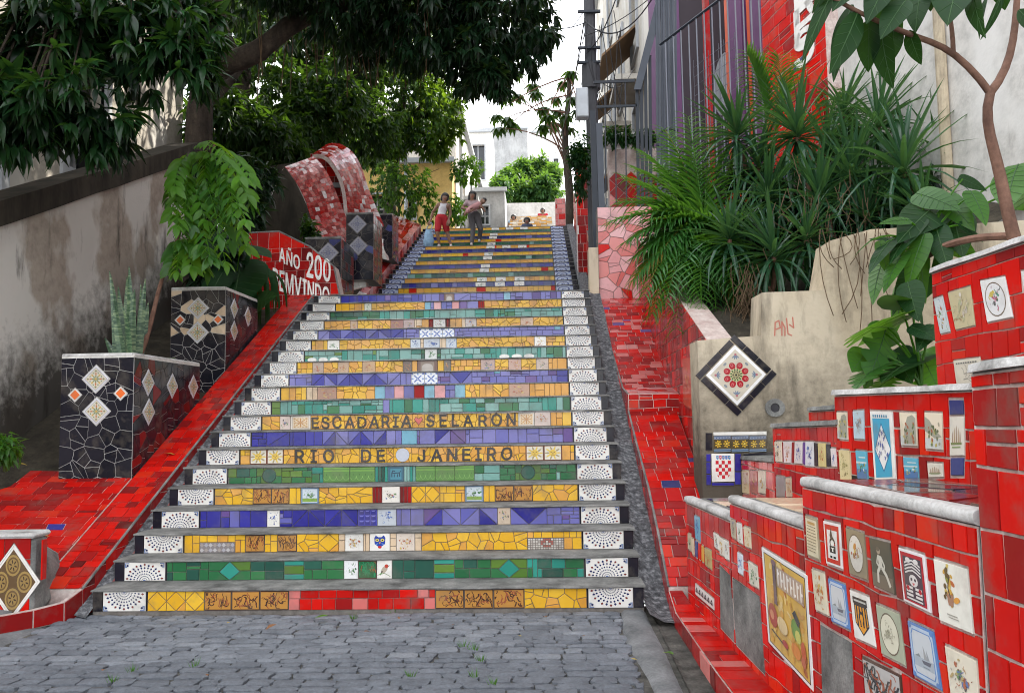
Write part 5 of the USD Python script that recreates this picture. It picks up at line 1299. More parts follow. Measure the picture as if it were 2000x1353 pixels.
sA = [(Z1([(542, 477), (800, 637), (838, 1292), (582, 1010)]), d_poster(), 'painted_panel')] + [(Z1(q), P_(bg, pal), 'painted_tile') for q, bg, pal in (
      ([(366, 320), (396, 333), (402, 440), (373, 424)], (.34, .28, .2), 'picture'), ([(401, 340), (432, 352), (438, 466), (408, 450)], (.62, .6, .56), 'green'), ([(441, 360), (479, 375), (486, 490), (448, 475)], (.6, .52, .38), 'warm'),
      ([(406, 505), (438, 525), (440, 640), (411, 622)], (.55, .6, .66), 'blue'), ([(465, 555), (520, 590), (528, 712), (475, 685)], (.6, .56, .46), 'green'))]
benchA = bench('middle red bench with a large framed still life panel', 1427, 1569, .845, sA, [(Z1([(368, 640), (530, 755), (562, 1200), (395, 1025)]), 'cement')], 42, 0, ['stone_top', 'black_glaze', 'beige_glaze'], [5, 2, 1.2])
sAp = [(Z1(q), P_(bg, pal), 'painted_tile') for q, bg, pal in (([(165, 300), (196, 315), (201, 450), (171, 432)], (.12, .30, .42), 'blue'), ([(272, 395), (300, 410), (306, 500), (279, 480)], (.66, .62, .56), 'picture'), ([(303, 420), (330, 435), (335, 535), (308, 520)], (.62, .58, .5), 'warm'), ([(332, 435), (358, 450), (362, 556), (338, 545)], (.66, .64, .58), 'picture'),
      ([(222, 480), (262, 500), (266, 610), (226, 580)], (.4, .3, .12), 'warm'), ([(128, 400), (148, 408), (152, 505), (130, 490)], (.5, .42, .3), 'green'))] + [(Z1([(170, 680), (275, 770), (276, 830), (171, 742)]), d_border(), 'painted_tile')] + [(Z1([(x, 412 + (x - 128) * .7), (x + 14, 420 + (x - 128) * .7), (x + 16, 515 + (x - 128) * .7), (x + 2, 505 + (x - 128) * .7)]), c, 'spine_tile') for x, c in ((150, 'beige_glaze'), (168, 'navy_glaze'), (186, 'orange_red_glaze'), (204, 'gold_glaze'))]
benchAp = bench('lowest red bench beside the foot of the right ramp', 1340, 1426, .745, sAp, [(Z1([(302, 575), (366, 640), (392, 1020), (308, 930)]), 'cement')], 43, 0, ['stone_top', 'black_glaze', 'beige_glaze'], [4, 3, 1.5])
# backs of the benches
def backrest(label, plan, pl, pr, ptop, z0, specials, seed, mats=RED, wts=(6, 2.4, .8), thick=.22, gap=.0075, wr=(.07, .15), hr=(.11, .14), cap='cement', name='tiled_backrest', cat='backrest', patches=(), ext=0.0, parent=None):
    if parent:
        t = uniq(parent, 'backrest'); UsdGeom.Xform.Define(stage, t)
    else: t = thing(name, label, cat)
    p = VP(*plan); n = p.n
    (xl, tl), (xr, trr) = ptop
    TL, TR = p.at(xl, tl), p.at(xr, trr)
    if ext: TR = TR + (TR - TL) / np.linalg.norm(TR - TL) * ext
    BL, BR = np.array([TL[0], TL[1], z0]), np.array([TR[0], TR[1], z0])
    bk = -n * thick
    obj('core', hull([BL - n * .003, BR - n * .003, TL - n * .003, TR - n * .003, BL + bk, BR + bk, TL + bk, TR + bk]), 'cement', t)
    face(t, [BL, BR, TR - [0, 0, .012], TL - [0, 0, .012]], mats, wts, wr=wr, hr=hr, seed=seed, specials=specials, split=.12, thick=.002, gap=gap, patches=patches)
    # the return at the left end
    lft = np.array([TL[0], TL[1], 0])
    face(t, [np.array([BL[0], BL[1] + .002, z0]) + bk, np.array([BL[0], BL[1] + .002, z0]), TL + [0, .002, -.012], TL + bk + [0, .002, -.012]], mats, wts, wr=wr, hr=hr, seed=seed + 1, thick=.001, gap=gap, hint=TL + [-3, 3, 0])
    c = MB(); m = 10
    rr = random.Random(seed)
    ps = [TL * (1 - s) + TR * s for s in np.linspace(0, 1, m)]
    for i in range(m - 1):
        q = [];
        for pnt, s in ((ps[i], i), (ps[i + 1], i + 1)):
            w = .006 * math.sin(s * 2.1 + seed); f = n * (.018 + w)
            q += [pnt + f + [0, 0, -.008], pnt + bk + [0, 0, -.008], pnt + f * .6 + [0, 0, .016 + w * .4], pnt + bk + [0, 0, .018]]
        c.add(hull(q))
    obj('cap', c.get(), cap, t)
    return t, p
sBB = [(Z2(q), d, 'painted_tile') for q, d in (([(525, 597), (603, 600), (613, 808), (535, 800)], d_hill(((.3, .3, .2),))), ([(648, 590), (730, 583), (738, 805), (658, 800)], d_picture(pq, (.4, .5, .55), [(.2, .24, .28), (.4, .42, .4), (.3, .24, .2)], 26)), ([(778, 588), (945, 595), (975, 1105), (815, 1110)], d_pennant()), ([(1000, 598), (1125, 605), (1138, 855), (1015, 850)], d_hill()), ([(1190, 598), (1322, 605), (1330, 885), (1200, 875)], d_hill(left=False)),
       ([(540, 880), (620, 885), (635, 1112), (555, 1112)], d_picture(pq, (.55, .46, .26), [(.2, .18, .06), (.25, .2, .1)], 16, None)), ([(668, 885), (752, 893), (765, 1105), (685, 1100)], d_sea(pq)), ([(1028, 935), (1140, 945), (1150, 1100), (1042, 1100)], d_sea(pq)), ([(1210, 980), (1330, 985), (1335, 1088), (1220, 1092)], d_church()), ([(1380, 632), (1490, 628), (1492, 928), (1383, 930)], d_church()))] + [(Z2(q), 'navy_glaze', 'navy_tile') for q in ([(1372, 500), (1482, 500), (1490, 622), (1377, 626)], [(1385, 936), (1490, 934), (1486, 1082), (1386, 1082)])]
backB, pBB = backrest('red tiled backrest with a tall blue pennant tile and landscape tiles', ((2.70, -1.60), (2.86, -2.70)), 1630, 1895, ((1630, 768), (1893, 757)), .99, sBB, 51, ext=.35, cap='white_cement', parent=benchB)
sAB = [(Z2(q), P_(bg, pal), 'painted_tile') for q, bg, pal in (([(55, 820), (110, 815), (115, 975), (62, 970)], (.66, .6, .48), 'picture'), ([(122, 818), (185, 818), (180, 985), (128, 980)], (.7, .66, .66), 'warm'), ([(210, 822), (268, 818), (265, 990), (205, 985)], (.66, .64, .62), 'blue'), ([(290, 818), (352, 820), (355, 1010), (290, 1005)], (.66, .68, .70), 'blue'), ([(385, 828), (442, 830), (447, 1015), (390, 1010)], (.58, .48, .2), 'warm'), ([(480, 868), (522, 870), (528, 1012), (490, 1010)], (.66, .6, .6), 'blue'), ([(140, 1095), (185, 1090), (188, 1240), (145, 1240)], (.5, .42, .3), 'warm'))] + [(Z2(q), c, nm) for q, c, nm in (([(112, 818), (121, 818), (127, 980), (117, 975)], 'maroon_glaze', 'maroon_tile'), ([(188, 820), (207, 820), (203, 985), (183, 985)], 'maroon_glaze', 'maroon_tile'), ([(270, 820), (288, 820), (288, 1003), (267, 990)], 'violet_glaze', 'violet_tile'), ([(354, 822), (383, 828), (388, 1010), (357, 1008)], 'black_glaze', 'black_tile'), ([(445, 832), (478, 835), (488, 1012), (449, 1014)], 'black_glaze', 'black_tile'), ([(65, 1075), (135, 1085), (138, 1240), (68, 1240)], 'grey_glaze', 'grey_tile'))]
backA, _ = backrest('red tiled backrest with a row of five narrow pale painted tiles', ((2.72, -.42), (2.70, -1.52)), 1510, 1632, ((1510, 832), (1640, 826)), .68, sAB, 52, parent=benchA)
sApb = [([(x, 918), (x + 15, 919), (x + 15, 965), (x + 1, 962)], P_(bg, 'warm', 10), 'painted_tile') for x, bg in ((1450, (.6, .48, .3)), (1482, (.6, .54, .42)), (1466, (.35, .12, .1)))]
backAp, _ = backrest('short pink tiled backrest beside the chequered shield panel', ((2.74, .55), (2.72, -.40)), 1440, 1512, ((1440, 893), (1512, 899)), .55, sApb, 53, ['pink_glaze', 'red_glaze'], (2, 1), parent=benchAp)
stp, _ = backrest('small red tiled step on the plaster wall behind the narrow tiles', ((2.95, .1), (2.95, -.9)), 1578, 1640, ((1580, 800), (1640, 796)), 1.1, [], 54, wr=(.12, .16), thick=.3, name='tiled_block', cat='tiled block')
# tall red block at the right edge
tall, _ = backrest('tall plain red tiled wall block at the right edge of the picture', ((wx(-3.70) - .012, -3.70), (wx(-5.2) - .02, -5.2)), 1902, 2100, ((1897, 722), (2010, 706)), -.2, [], 55, RED, (6, 3, .8), .5, .009, (.06, .16), (.10, .19), 'white_cement', 'tiled_wall', 'wall', ext=.5)
# upper planter wall on the right
sU = [(Z3([(1030, 130), (1130, 95), (1215, 490), (1105, 515)]), P_((.50, .54, .54), 'picture', 12, (.42, .46, .46)), 'painted_tile'), (Z3([(1185, 65), (1430, -10), (1485, 420), (1270, 470)]), d_picture(pq, (.46, .40, .24), [(.36, .34, .2), (.5, .44, .36), (.3, .22, .12), (.34, .36, .22), (.58, .54, .46)], 30), 'painted_tile'), (Z3([(1535, -65), (1805, -115), (1895, 330), (1615, 390)]), d_oval(pq, (.66, .66, .66), (.70, .69, .67), [(.1, .3, .2), (.45, .12, .2), (.1, .1, .1), (.5, .4, .1)]), 'painted_tile'), (Z3([(1980, -170), (2100, -195), (2180, 240), (2060, 280)]), P_((.62, .6, .56), 'blue', 14), 'painted_tile'), (Z3([(1245, 800), (1540, 765), (1560, 1080), (1290, 1125)]), d_map(), 'painted_tile')]
upw, _ = backrest('high red tiled planter wall with a white map tile, upper right', ((3.2, -1.55), (3.2, -2.6)), 1820, 2000, ((1820, 530), (1998, 470)), .95, sU, 56, RED, (6, 2.4, .6), .30, .006, (.09, .16), (.11, .17), 'white_cement', 'tiled_planter', 'planter', ext=.9)

# ================================================================ plaster retaining wall with ceramic panels
bw = thing('retaining_wall', 'beige stepped plaster wall with a large mandala tile in a black frame', 'wall')
BY = .72
pb = VP((2.4, BY), (5.2, BY)); fr = pb.fr()
q = [pb.uv(*p) for p in ((1375, 945), (1362, 665), (1486, 655), (1489, 571), (1606, 567), (1622, 470), (1700, 448), (1850, 440), (2000, 430))]
q = [(q[0][0] - .01, .2)] + [tuple(x) for x in q[1:]] + [(q[-1][0], .2)]
reg = Polygon(q)
obj('wall', prism(reg, *fr, -.35, 0), 'beige_plaster', bw)
obj('drain_hole', prism(Polygon(ell(*pb.uv(1513, 796), .035, .035, 12)), *fr, -.02, .003), 'black_glaze', bw); obj('drain_rim', prism(Polygon(ell(*pb.uv(1513, 796), .075, .07, 16)).difference(Polygon(ell(*pb.uv(1513, 796), .036, .036, 12))), *fr, -.02, .016), 'cement', bw)
cm = pb.uv(1437, 732); r = .232
dq = [(cm[0], cm[1] - r * 1.02), (cm[0] + r, cm[1]), (cm[0], cm[1] + r), (cm[0] - r, cm[1])]
painted(bw, d_mandala(), *fr, dq, h=.012, name='mandala_tile')
outer = Polygon([(cm[0], cm[1] - r * 1.02 - .082), (cm[0] + r + .082, cm[1]), (cm[0], cm[1] + r + .082), (cm[0] - r - .082, cm[1])])
ring = outer.difference(Polygon(dq).buffer(.004, join_style=2))
from shapely.ops import split as shsplit
cutl = []
for s in range(4):
    a, b = np.array(dq[s]), np.array(dq[(s + 1) % 4])
    e = (b - a) / np.linalg.norm(b - a); nn = np.array([e[1], -e[0]])
    L = np.linalg.norm(b - a) + .058
    for k in range(3):
        p0_, p1_ = a - e * .0 + e * L * k / 3, a + e * L * (k + 1) / 3
        tq = Polygon([p0_ + nn * .006, p1_ + nn * .006, p1_ + nn * .058, p0_ + nn * .058]).buffer(-.0025, join_style=2)
        obj('black_tile', tilev(tq, *fr, h=.01), 'black_glaze', bw)
def bq(pts): f = [tuple(pb.uv(*p)) for p in pts]; return [f[3], f[2], f[1], f[0]]
for k in range(3):
    a, b = 1393 + k * 34.7, 1393 + (k + 1) * 34.7
    painted(bw, d_flowers_strip(), *fr, bq([(a, 851), (b, 850), (b, 882), (a, 883)]), h=.008, name='flower_tile')
obj('white_tile', tilev(Polygon(bq([(1393, 844), (1497, 842), (1497, 849), (1393, 850)])), *fr, h=.008), 'white_glaze', bw)
obj('black_tile', tilev(Polygon(bq([(1378, 845), (1391, 845), (1391, 879), (1378, 879)])), *fr, h=.008), 'black_glaze', bw)
obj('black_tile', tilev(Polygon(bq([(1452, 886), (1508, 882), (1508, 893), (1452, 894)])), *fr, h=.008), 'black_glaze', bw)
painted(bw, d_check(), *fr, bq([(1389, 885), (1434, 885), (1435, 940), (1390, 941)]), h=.009, name='shield_tile')
for a, b, c, d in ((1379, 886, 1388, 901), (1379, 902, 1388, 925), (1379, 926, 1389, 947), (1435, 885, 1447, 920), (1435, 921, 1447, 946), (1390, 942, 1434, 948)):
    obj('navy_tile', tilev(Polygon(bq([(a, b), (c, b), (c, d), (a, d)])).buffer(-.002), *fr, h=.008), 'blue_glaze', bw)
# faded red scribble on the upper plaster
for pts in ([(1513, 655), (1514, 630), (1521, 626), (1524, 640), (1516, 643)], [(1527, 655), (1527, 628), (1533, 640), (1533, 655)], [(1536, 622), (1539, 652), (1546, 655)], [(1548, 620), (1550, 640), (1542, 634)]):
    obj('scribble', prism(LineString([pb.uv(*p) for p in pts]).buffer(.005), *fr, .0005, .0015), 'faded_red', bw)
# red tiled flank of that wall along the ramp
flank = thing('tiled_flank', 'dark red tiled side of the plaster wall facing the right ramp', 'wall')
fy = [BY + .01, 2.4, 4.0, 6.4]
zt_ = lambda y: 1.85 + .36 * (y - BY)
face(flank, [np.array([2.515, fy[0], .25]), np.array([2.635, fy[-1], .25]), np.array([2.635, fy[-1], zt_(fy[-1])]), np.array([2.515, fy[0], zt_(fy[0])])], ['dark_red_glaze', 'maroon_glaze', 'red_glaze'], [3, 2, 2], wr=(.10, .2), hr=(.12, .2), seed=61, hint=np.array([-3., 3, 2]), thick=.2, gap=.008)
fpl = VP((2.50, .85), (2.60, 4.0))
painted(flank, d_picture(pq, (.35, .06, .03), [(.5, .16, .05), (.55, .3, .1), (.4, .05, .02)], 16), *VP((2.505, .85), (2.60, 4.0)).fr(), (lambda f: [f[3], f[2], f[1], f[0]])([VP((2.505, .85), (2.60, 4.0)).uv(*p) for p in ((1336, 700), (1352, 698), (1354, 800), (1338, 790))]), h=.016)
# planting bed behind
xs = np.linspace(2.62, 5.3, 12); ys = np.linspace(BY + .3, 7.5, 22)
GX, GY = np.meshgrid(xs, ys, indexing='ij')
GZ = 1.75 + .36 * (GY - BY) + .25 * (meshkit.fbm(np.stack([GX * 2, GY * 2, GX * 0], -1), 4, 8) - .5) + np.clip(GX - 3.2, 0, 2) * .55
m = len(ys)
obj('planting_bed', (np.stack([GX, GY, GZ], -1).reshape(-1, 3), np.array([[i * m + j, (i + 1) * m + j, (i + 1) * m + j + 1, i * m + j + 1] for i in range(len(xs) - 1) for j in range(m - 1)])), 'earth', kind='structure', smooth=True)
# ================================================================ upper flight of stairs
H2, T2, N2, YS, ZS = 0.175, 0.424, 22, 9.76, 20 * H
UW0, UW1 = -2.22, 2.03
upper = thing('staircase', 'distant upper flight of yellow, green and blue steps that two women walk down', 'staircase')
uz = lambda y: ZS + H2 * (math.floor((y - YS) / T2) + 1)
pat = ['yellow_glaze', 'green_glaze', 'yellow_glaze', 'blue_glaze']
for i in range(N2):
    yb, zb = YS + i * T2, ZS + i * H2
    st = obj('step', bx(UW0, yb, zb - .3, UW1, yb + (T2 if i < N2 - 1 else .5) + .02, zb + H2 - .012), 'dark_grout', upper)
    obj('tread', bx(UW0 - .005, yb - .014, zb + H2 - .0115, UW1 + .005, yb + (T2 if i < N2 - 1 else .5), zb + H2), 'cement', st)
    fr = (np.array([0, yb, zb]), np.array([1.0, 0, 0]), np.array([0, 0, 1.0]), np.array([0, -1.0, 0])); hh = H2 - .016
    rr = random.Random(300 + i)
    base = pat[(N2 - 1 - i) % 4]
    def mats(a, b, base=base, rr=rr):
        if base == 'blue_glaze': return rr.choices(['blue_glaze', 'navy_glaze', 'lavender_glaze'], [6, 3, 1])[0]
        if base == 'green_glaze': return rr.choices(['dark_green_glaze', 'green_glaze', 'sea_glaze'], [6, 3, 1])[0]
        return rr.choices(['gold_glaze', 'yellow_glaze', 'orange_red_glaze'], [6, 5, .4])[0]
    mid = []
    if i % 3 != 2:
        for k in range(rr.choice([1, 3])):
            cx = .35 + (k - 1) * .42 if True else 0
            q = squad(cx - .11, .004, cx + .11, hh); mid.append(Polygon(q))
            painted(st, P_(WHITE, rr.choice(['blue', 'picture', 'green']), 10), *fr, q, h=.008)
    Wallpaper(st, fr, .005, .006, rr).lay(shift(bricks(3.33, hh, (.17, .18), (.10, .2), rr, .1), -1.79, .002), mats, minus=unary_union(mid) if mid else None, join=True)
    for xa, xb_ in ((-2.14, -1.80), (1.56, 1.92)):
        painted(st, d_swirl(), *fr, squad(xa, .003, xb_, hh), h=.007, name='swirl_tile', gap=.002)
    obj('black_tile', tilev(sbox(UW0, .003, -2.145, hh), *fr, h=.007), 'black_glaze', st); obj('black_tile', tilev(sbox(1.925, .003, UW1, hh), *fr, h=.007), 'black_glaze', st)
ytop, ztop = YS + N2 * T2, ZS + N2 * H2
obj('plaza', bx(-30, ytop + .42, ztop - 1, 30, 140, ztop - .004), 'smooth_cement', kind='structure')
# grounds behind the visible fronts (bank on which the upper stairs lie)
obj('hillside', np_ if False else hull([(-2.4, 6.0, 2.6), (-12, 6, 2.6), (-2.4, 19.5, ztop - .4), (-12, 19.5, ztop - .4), (-2.4, 6, 0), (-12, 6, 0), (-2.4, 19.5, 0), (-12, 19.5, 0)]), 'earth', kind='structure')
obj('hillside', hull([(2.4, 8.2, 3.4), (12, 8.2, 3.4), (2.4, 19.5, ztop - .3), (12, 19.5, ztop - .3), (2.4, 8.2, 0), (12, 8.2, 0), (2.4, 19.5, 0), (12, 19.5, 0)]), 'earth', kind='structure')

# ================================================================ left: lettered panel, mosaic arches, dark diamond blocks
def ribbon(parent, name, A, B, nu, nv, mats, wts, seed, thick=.08, backmat='red_grout', tilt=.03):
    "mosaic laid over a curved sheet between two space curves; every shard is a piece of its own"
    A, B = curve(A, nu + 1), curve(B, nu + 1)
    rr = random.Random(seed)
    G = np.array([[A[i] * (1 - j / nv) + B[i] * (j / nv) for j in range(nv + 1)] for i in range(nu + 1)])
    nrm = np.zeros_like(G)
    du = np.gradient(G, axis=0); dv = np.gradient(G, axis=1); nrm = np.cross(du, dv); nrm /= np.linalg.norm(nrm, axis=2, keepdims=True) + 1e-9
    if ((EYE - G) * nrm).sum() < 0: nrm = -nrm
    m = nv + 1
    S = np.vstack([(G - nrm * .004).reshape(-1, 3), (G - nrm * thick).reshape(-1, 3)]); n = (nu + 1) * m; F = []
    for i in range(nu):
        for j in range(nv):
            a = i * m + j; F += [[a, a + m, a + m + 1, a + 1], [n + a, n + a + 1, n + a + m + 1, n + a + m]]
    for i in range(nu):
        for j in (0, nv): a = i * m + j; F.append([a, n + a, n + a + m, a + m])
    for j in range(nv):
        for i in (0, nu): a = i * m + j; F.append([a, a + 1, n + a + 1, n + a])
    obj('grout', (S, np.array(F)), backmat, parent)
    J = G.copy()
    for i in range(1, nu):
        for j in range(1, nv): J[i, j] = G[i, j] + du[i, j] * rr.uniform(-.25, .25) + dv[i, j] * rr.uniform(-.25, .25)
    for i in range(nu):
        for j in range(nv):
            q = np.array([J[i, j], J[i + 1, j], J[i + 1, j + 1], J[i, j + 1]]); c = q.mean(0); k = (nrm[i, j] + nrm[i + 1, j + 1]); k = k / np.linalg.norm(k)
            q = c + (q - c) * .95
            t1 = np.array([rr.uniform(-1, 1) for _ in range(3)]) * tilt; k2 = k + t1; k2 /= np.linalg.norm(k2)
            top = q + k * .006 - np.outer((q - c) @ k2 - (q - c) @ k, k) * .9
            V = np.vstack([q - k * .003, top]); F = [[4, 5, 6], [4, 6, 7]] + [f for s in range(4) for f in ([s, (s + 1) % 4, 4 + (s + 1) % 4], [s, 4 + (s + 1) % 4, 4 + s])]
            F = np.array(F)
            if np.cross(top[1] - top[0], top[2] - top[0]) @ k < 0: F = F[:, ::-1]
            mt = rr.choices(mats, wts)[0]
            obj(name, (V, F), mt, parent)
SHARD, SW = ['gloss_red', 'pink_glaze', 'gloss_pink', 'mirror_shard', 'dark_red_glaze'], [8, .6, 1.6, .5, 4]  # pale shards: white tile plus sky glare put into the colour
ar1 = thing('mosaic_arch', 'nearer curved red and white mosaic sheet sweeping down left of the landing', 'mosaic arch')
Ya, Yb = 8.9, 9.9
c1 = [aty(x, y, Ya) for x, y in ((556, 326), (578, 356), (600, 402), (612, 440), (626, 462), (640, 482))]
c2 = [aty(x, y, Yb) for x, y in ((612, 306), (640, 340), (660, 386), (676, 424), (692, 452), (708, 474))]
ribbon(ar1, 'shard', c1, c2, 26, 9, SHARD, SW, 5)
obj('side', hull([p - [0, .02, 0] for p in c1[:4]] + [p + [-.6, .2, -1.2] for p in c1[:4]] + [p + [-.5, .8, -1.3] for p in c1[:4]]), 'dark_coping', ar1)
ar2 = thing('mosaic_arch', 'taller arched red and white mosaic with a dark red hollow under it', 'mosaic arch')
Yc, Yd = 10.2, 11.4
c1 = [aty(x, y, Yc) for x, y in ((610, 302), (634, 304), (657, 328), (672, 362), (678, 402), (680, 440))]
c2 = [aty(x, y, Yd) for x, y in ((640, 281), (674, 286), (702, 318), (715, 355), (730, 394), (750, 442))]
ribbon(ar2, 'shard', c1, c2, 22, 9, SHARD, [6, .6, 3, 1.4, 2], 6)
bkw = [aty(606, 300, 11.0), aty(680, 306, 11.0), aty(680, 480, 11.0), aty(606, 480, 11.0)]
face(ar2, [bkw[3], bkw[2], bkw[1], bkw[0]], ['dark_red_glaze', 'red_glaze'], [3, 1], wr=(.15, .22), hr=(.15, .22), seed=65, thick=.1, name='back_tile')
ppl = VP((-3, 10.97), (0, 10.97))
painted(ar2, d_rosette((.26, .14, .10), (.12, .06, .05), (.2, .06, .04), (.3, .16, .10), (.30, .16, .12)), *ppl.fr(), [tuple(ppl.uv(*p)) for p in ((650, 415), (664, 390), (650, 366), (636, 390))], h=.01)
obj('band', bx(bkw[0][0], 10.93, aty(640, 366, 10.93)[2], bkw[1][0], 10.99, aty(640, 357, 10.93)[2]), 'grey_trim', ar2)
# sloped red cheek beside the upper stairs
cheek = thing('tiled_cheek', 'steep red and white mosaic cheek along the left of the upper stairs', 'ramp')
cA = [np.array([-2.27, y, ZS + (y - YS) * H2 / T2 + .32]) for y in (9.7, 12, 15, 18.6)]
cB = [np.array([-3.0 - .06 * k, p[1] - .1, p[2] + .35]) for k, p in enumerate(cA)]
ribbon(cheek, 'shard', cA, cB, 22, 6, SHARD, [6, 3, 2, 1.6, 3], 8)
cC = [p - [0, 0, .5] for p in cA]
ribbon(cheek, 'side_tile', cC, cA, 24, 2, ['pink_glaze', 'pale_pink_glaze', 'dark_red_glaze'], [3, 2, 2], 9, thick=.05)
for pts, yq, lab in (([(676, 492), (704, 492), (716, 560), (676, 566)], 9.0, 'pale mosaic pillar at the foot of the upper left cheek'), ([(727, 462), (744, 462), (756, 508), (730, 500)], 11.4, 'narrow pale mosaic pillar beside the tall dark diamond block')):
    t = thing('mosaic_pillar', lab, 'pillar')
    q = [aty(x, y, yq) for x, y in pts]; ribbon(t, 'shard', [q[3], q[0] * .5 + q[3] * .5, q[0]], [q[2], q[1] * .5 + q[2] * .5, q[1] + [0, .3, 0]], 6, 3, ['white_glaze', 'pale_pink_glaze', 'pink_glaze'], [4, 2, 1], 12, thick=.2)
def block(label, px0, py0, px1, py1, y0, dep, dia, back='black_glaze'):
    t = thing('diamond_block', label, 'block')
    a, b = aty(px0, py0, y0), aty(px1, py1, y0)
    obj('core', bx(a[0], y0 + .003, b[2] - .4, b[0], y0 + dep, a[2]), 'dark_grout', t)
    obj('rim', tube([(a[0], y0, a[2] + .01), (b[0], y0, a[2] + .01)], .02, 6), 'cement', t)
    pv = VP((a[0], y0), (b[0], y0)); fr = pv.fr(); cut = []
    for x, y, r in dia:
        c = pv.uv(x, y); q = [(c[0], c[1] - r), (c[0] + r, c[1]), (c[0], c[1] + r), (c[0] - r, c[1])]; cut.append(Polygon(q).buffer(.008, join_style=2))
        painted(t, d_rosette((.24, .24, .28), (.10, .11, .2), (.14, .14, .18), (.2, .2, .24), (.28, .28, .33)), *fr, q, h=.01)
    U, V = b[0] - a[0], a[2] - b[2] + .4
    Wallpaper(t, (np.array([a[0], y0, b[2] - .4]), np.array([1.0, 0, 0]), np.array([0, 0, 1.0]), np.array([0, -1.0, 0])), .008, .006, random.Random(5)).lay(cracked(U, V - .01, .14, random.Random(5)), ['black_glaze', 'navy_glaze'], [12, 1], minus=unary_union([Polygon([(x, y - (b[2] - .4)) for x, y in c.exterior.coords]) for c in cut]))
    fs = [np.array([b[0] + .002, y0 + .01, b[2] - .4]), np.array([b[0] + .002, y0 + dep, b[2] - .4]), np.array([b[0] + .002, y0 + dep, a[2]]), np.array([b[0] + .002, y0 + .01, a[2]])]
    face(t, fs, ['black_glaze', 'maroon_glaze'], [2, 2], wr=(.1, .2), hr=(.12, .2), seed=71, thick=.001, name='side_tile', hint=b + [5, 0, 0])
block('tall black block with two grey diamonds beside the upper stairs', 676, 419, 729, 502, 8.75, .8, [(698, 438, .165), (700, 480, .165)])
block('low black block with one blue grey diamond above the lettered panel', 596, 467, 666, 545, 7.6, .9, [(641, 494, .17)])
block('small dark maroon block behind the tall diamond block', 735, 420, 766, 470, 13.0, .8, [])
sign = thing('lettered_wall', 'red tiled sloping wall with white mosaic words AÑO 200 and BEMVINDO', 'wall')
YA = 6.4
pa = VP((-4, YA), (-1.9, YA)); fr = pa.fr()
reg = Polygon([pa.uv(*p) for p in ((490, 640), (486, 455), (545, 452), (606, 482), (652, 520), (664, 578), (664, 600), (610, 640))])
obj('grout', prism(reg, *fr, -.3, 0), 'red_grout', sign)
slope = -.50
lets = []
def slanted(word, pA, pB, hA, hB):
    tm = [meshkit.text_mesh(c, .1, .004, bold=True) for c in word]
    a, b = np.array(pa.uv(*pA)), np.array(pa.uv(*pB)); n = len([c for c in word])
    ws = [t.bounds[1][0] - t.bounds[0][0] for t in tm]; tot = sum(ws); gp = .16 * tot / n
    x = 0.0; L = b[0] - a[0]; k = L / (tot + gp * (n - 1))
    for t, w in zip(tm, ws):
        v = np.array(t.vertices); h = hA + (hB - hA) * x / (tot + gp * n)
        X_ = (v[:, 0] - t.bounds[0][0] + x) * k; Y_ = v[:, 1] / .1 * h + X_ * (b[1] - a[1]) / L
        P = np.array(fr[0]) + (a[0] + X_)[:, None] * fr[1] + (a[1] + Y_)[:, None] * fr[2] + (v[:, 2:] + .0065) * fr[3]
        obj('letter', (P, np.asarray(t.faces)), 'white_glaze', sign); x += w + gp
slanted('AÑO', (545, 510), (586, 527), .21, .19); slanted('200', (599, 540), (646, 550), .36, .30); slanted('BEMVINDO', (533, 563), (644, 597), .30, .25)
U0_, V0_, U1_, V1_ = reg.bounds
Wallpaper(sign, fr, .006, .006, random.Random(4)).lay(shift(bricks(U1_ - U0_, V1_ - V0_, (.14, .2), (.12, .2), random.Random(4), .15, .006), U0_, V0_), ['dark_red_glaze', 'red_glaze', 'maroon_glaze'], [4, 3, 1], region=reg.buffer(-.003))
e = [np.array(fr[0]) + pa.uv(*p)[0] * fr[1] + pa.uv(*p)[1] * fr[2] for p in ((486, 455), (545, 452), (606, 482), (652, 520), (664, 578))]
obj('edge', tube(e, .014, 6), 'cement', sign)
gar = thing('garden_wall', 'dark mossy plaster wall behind the lettered panel and arches', 'wall')
obj('wall', hull([aty(490, 330, 9.9), aty(612, 312, 9.9), aty(640, 470, 9.9), aty(490, 640, 9.9), aty(490, 330, 10.15), aty(612, 312, 10.15), aty(640, 470, 10.15), aty(490, 640, 10.15)]), 'dark_coping', gar)
obj('patch', prism(Polygon(ell(0, 0, .32, .5, 14)), aty(532, 395, 9.895), (1, 0, 0), (0, 0, 1), (0, -1, 0), 0, .004), 'white_plaster', gar)

# ================================================================ right: pink pier, gate, red panel
pier = thing('mosaic_pier', 'pale pink crazy mosaic pier at the top of the right ramp', 'pier')
yq = 6.12
a, b = aty(1166, 405, yq), aty(1286, 405, yq)
face(pier, [np.array([a[0], yq, 2.75]), np.array([b[0], yq, 2.75]), np.array([b[0], yq, a[2]]), np.array([a[0], yq, a[2]])], ['pink_glaze', 'pale_pink_glaze', 'red_glaze', 'grey_glaze'], [5, 4, .5, .2], kind='cracked', cell=.14, seed=81, thick=.3, gap=.008, back='dark_grout')
obj('side', bx(a[0] - .14, yq - .1, 2.7, a[0] - .005, yq + .2, a[2] - .6), 'beige_plaster', pier)
pan = thing('mosaic_wall', 'dark red and pink diamond mosaic wall behind the iron gate', 'wall')
yq2 = 7.9
a2, b2 = aty(1188, 292, yq2), aty(1325, 292, yq2)
fr = (np.array([a2[0], yq2, 3.6]), np.array([1.0, 0, 0]), np.array([0, 0, 1.0]), np.array([0, -1.0, 0])); U, V = b2[0] - a2[0], a2[2] - 3.6
obj('core', bx(a2[0], yq2 + .002, 3.0, b2[0], yq2 + .3, a2[2]), 'red_grout', pan)
P = []
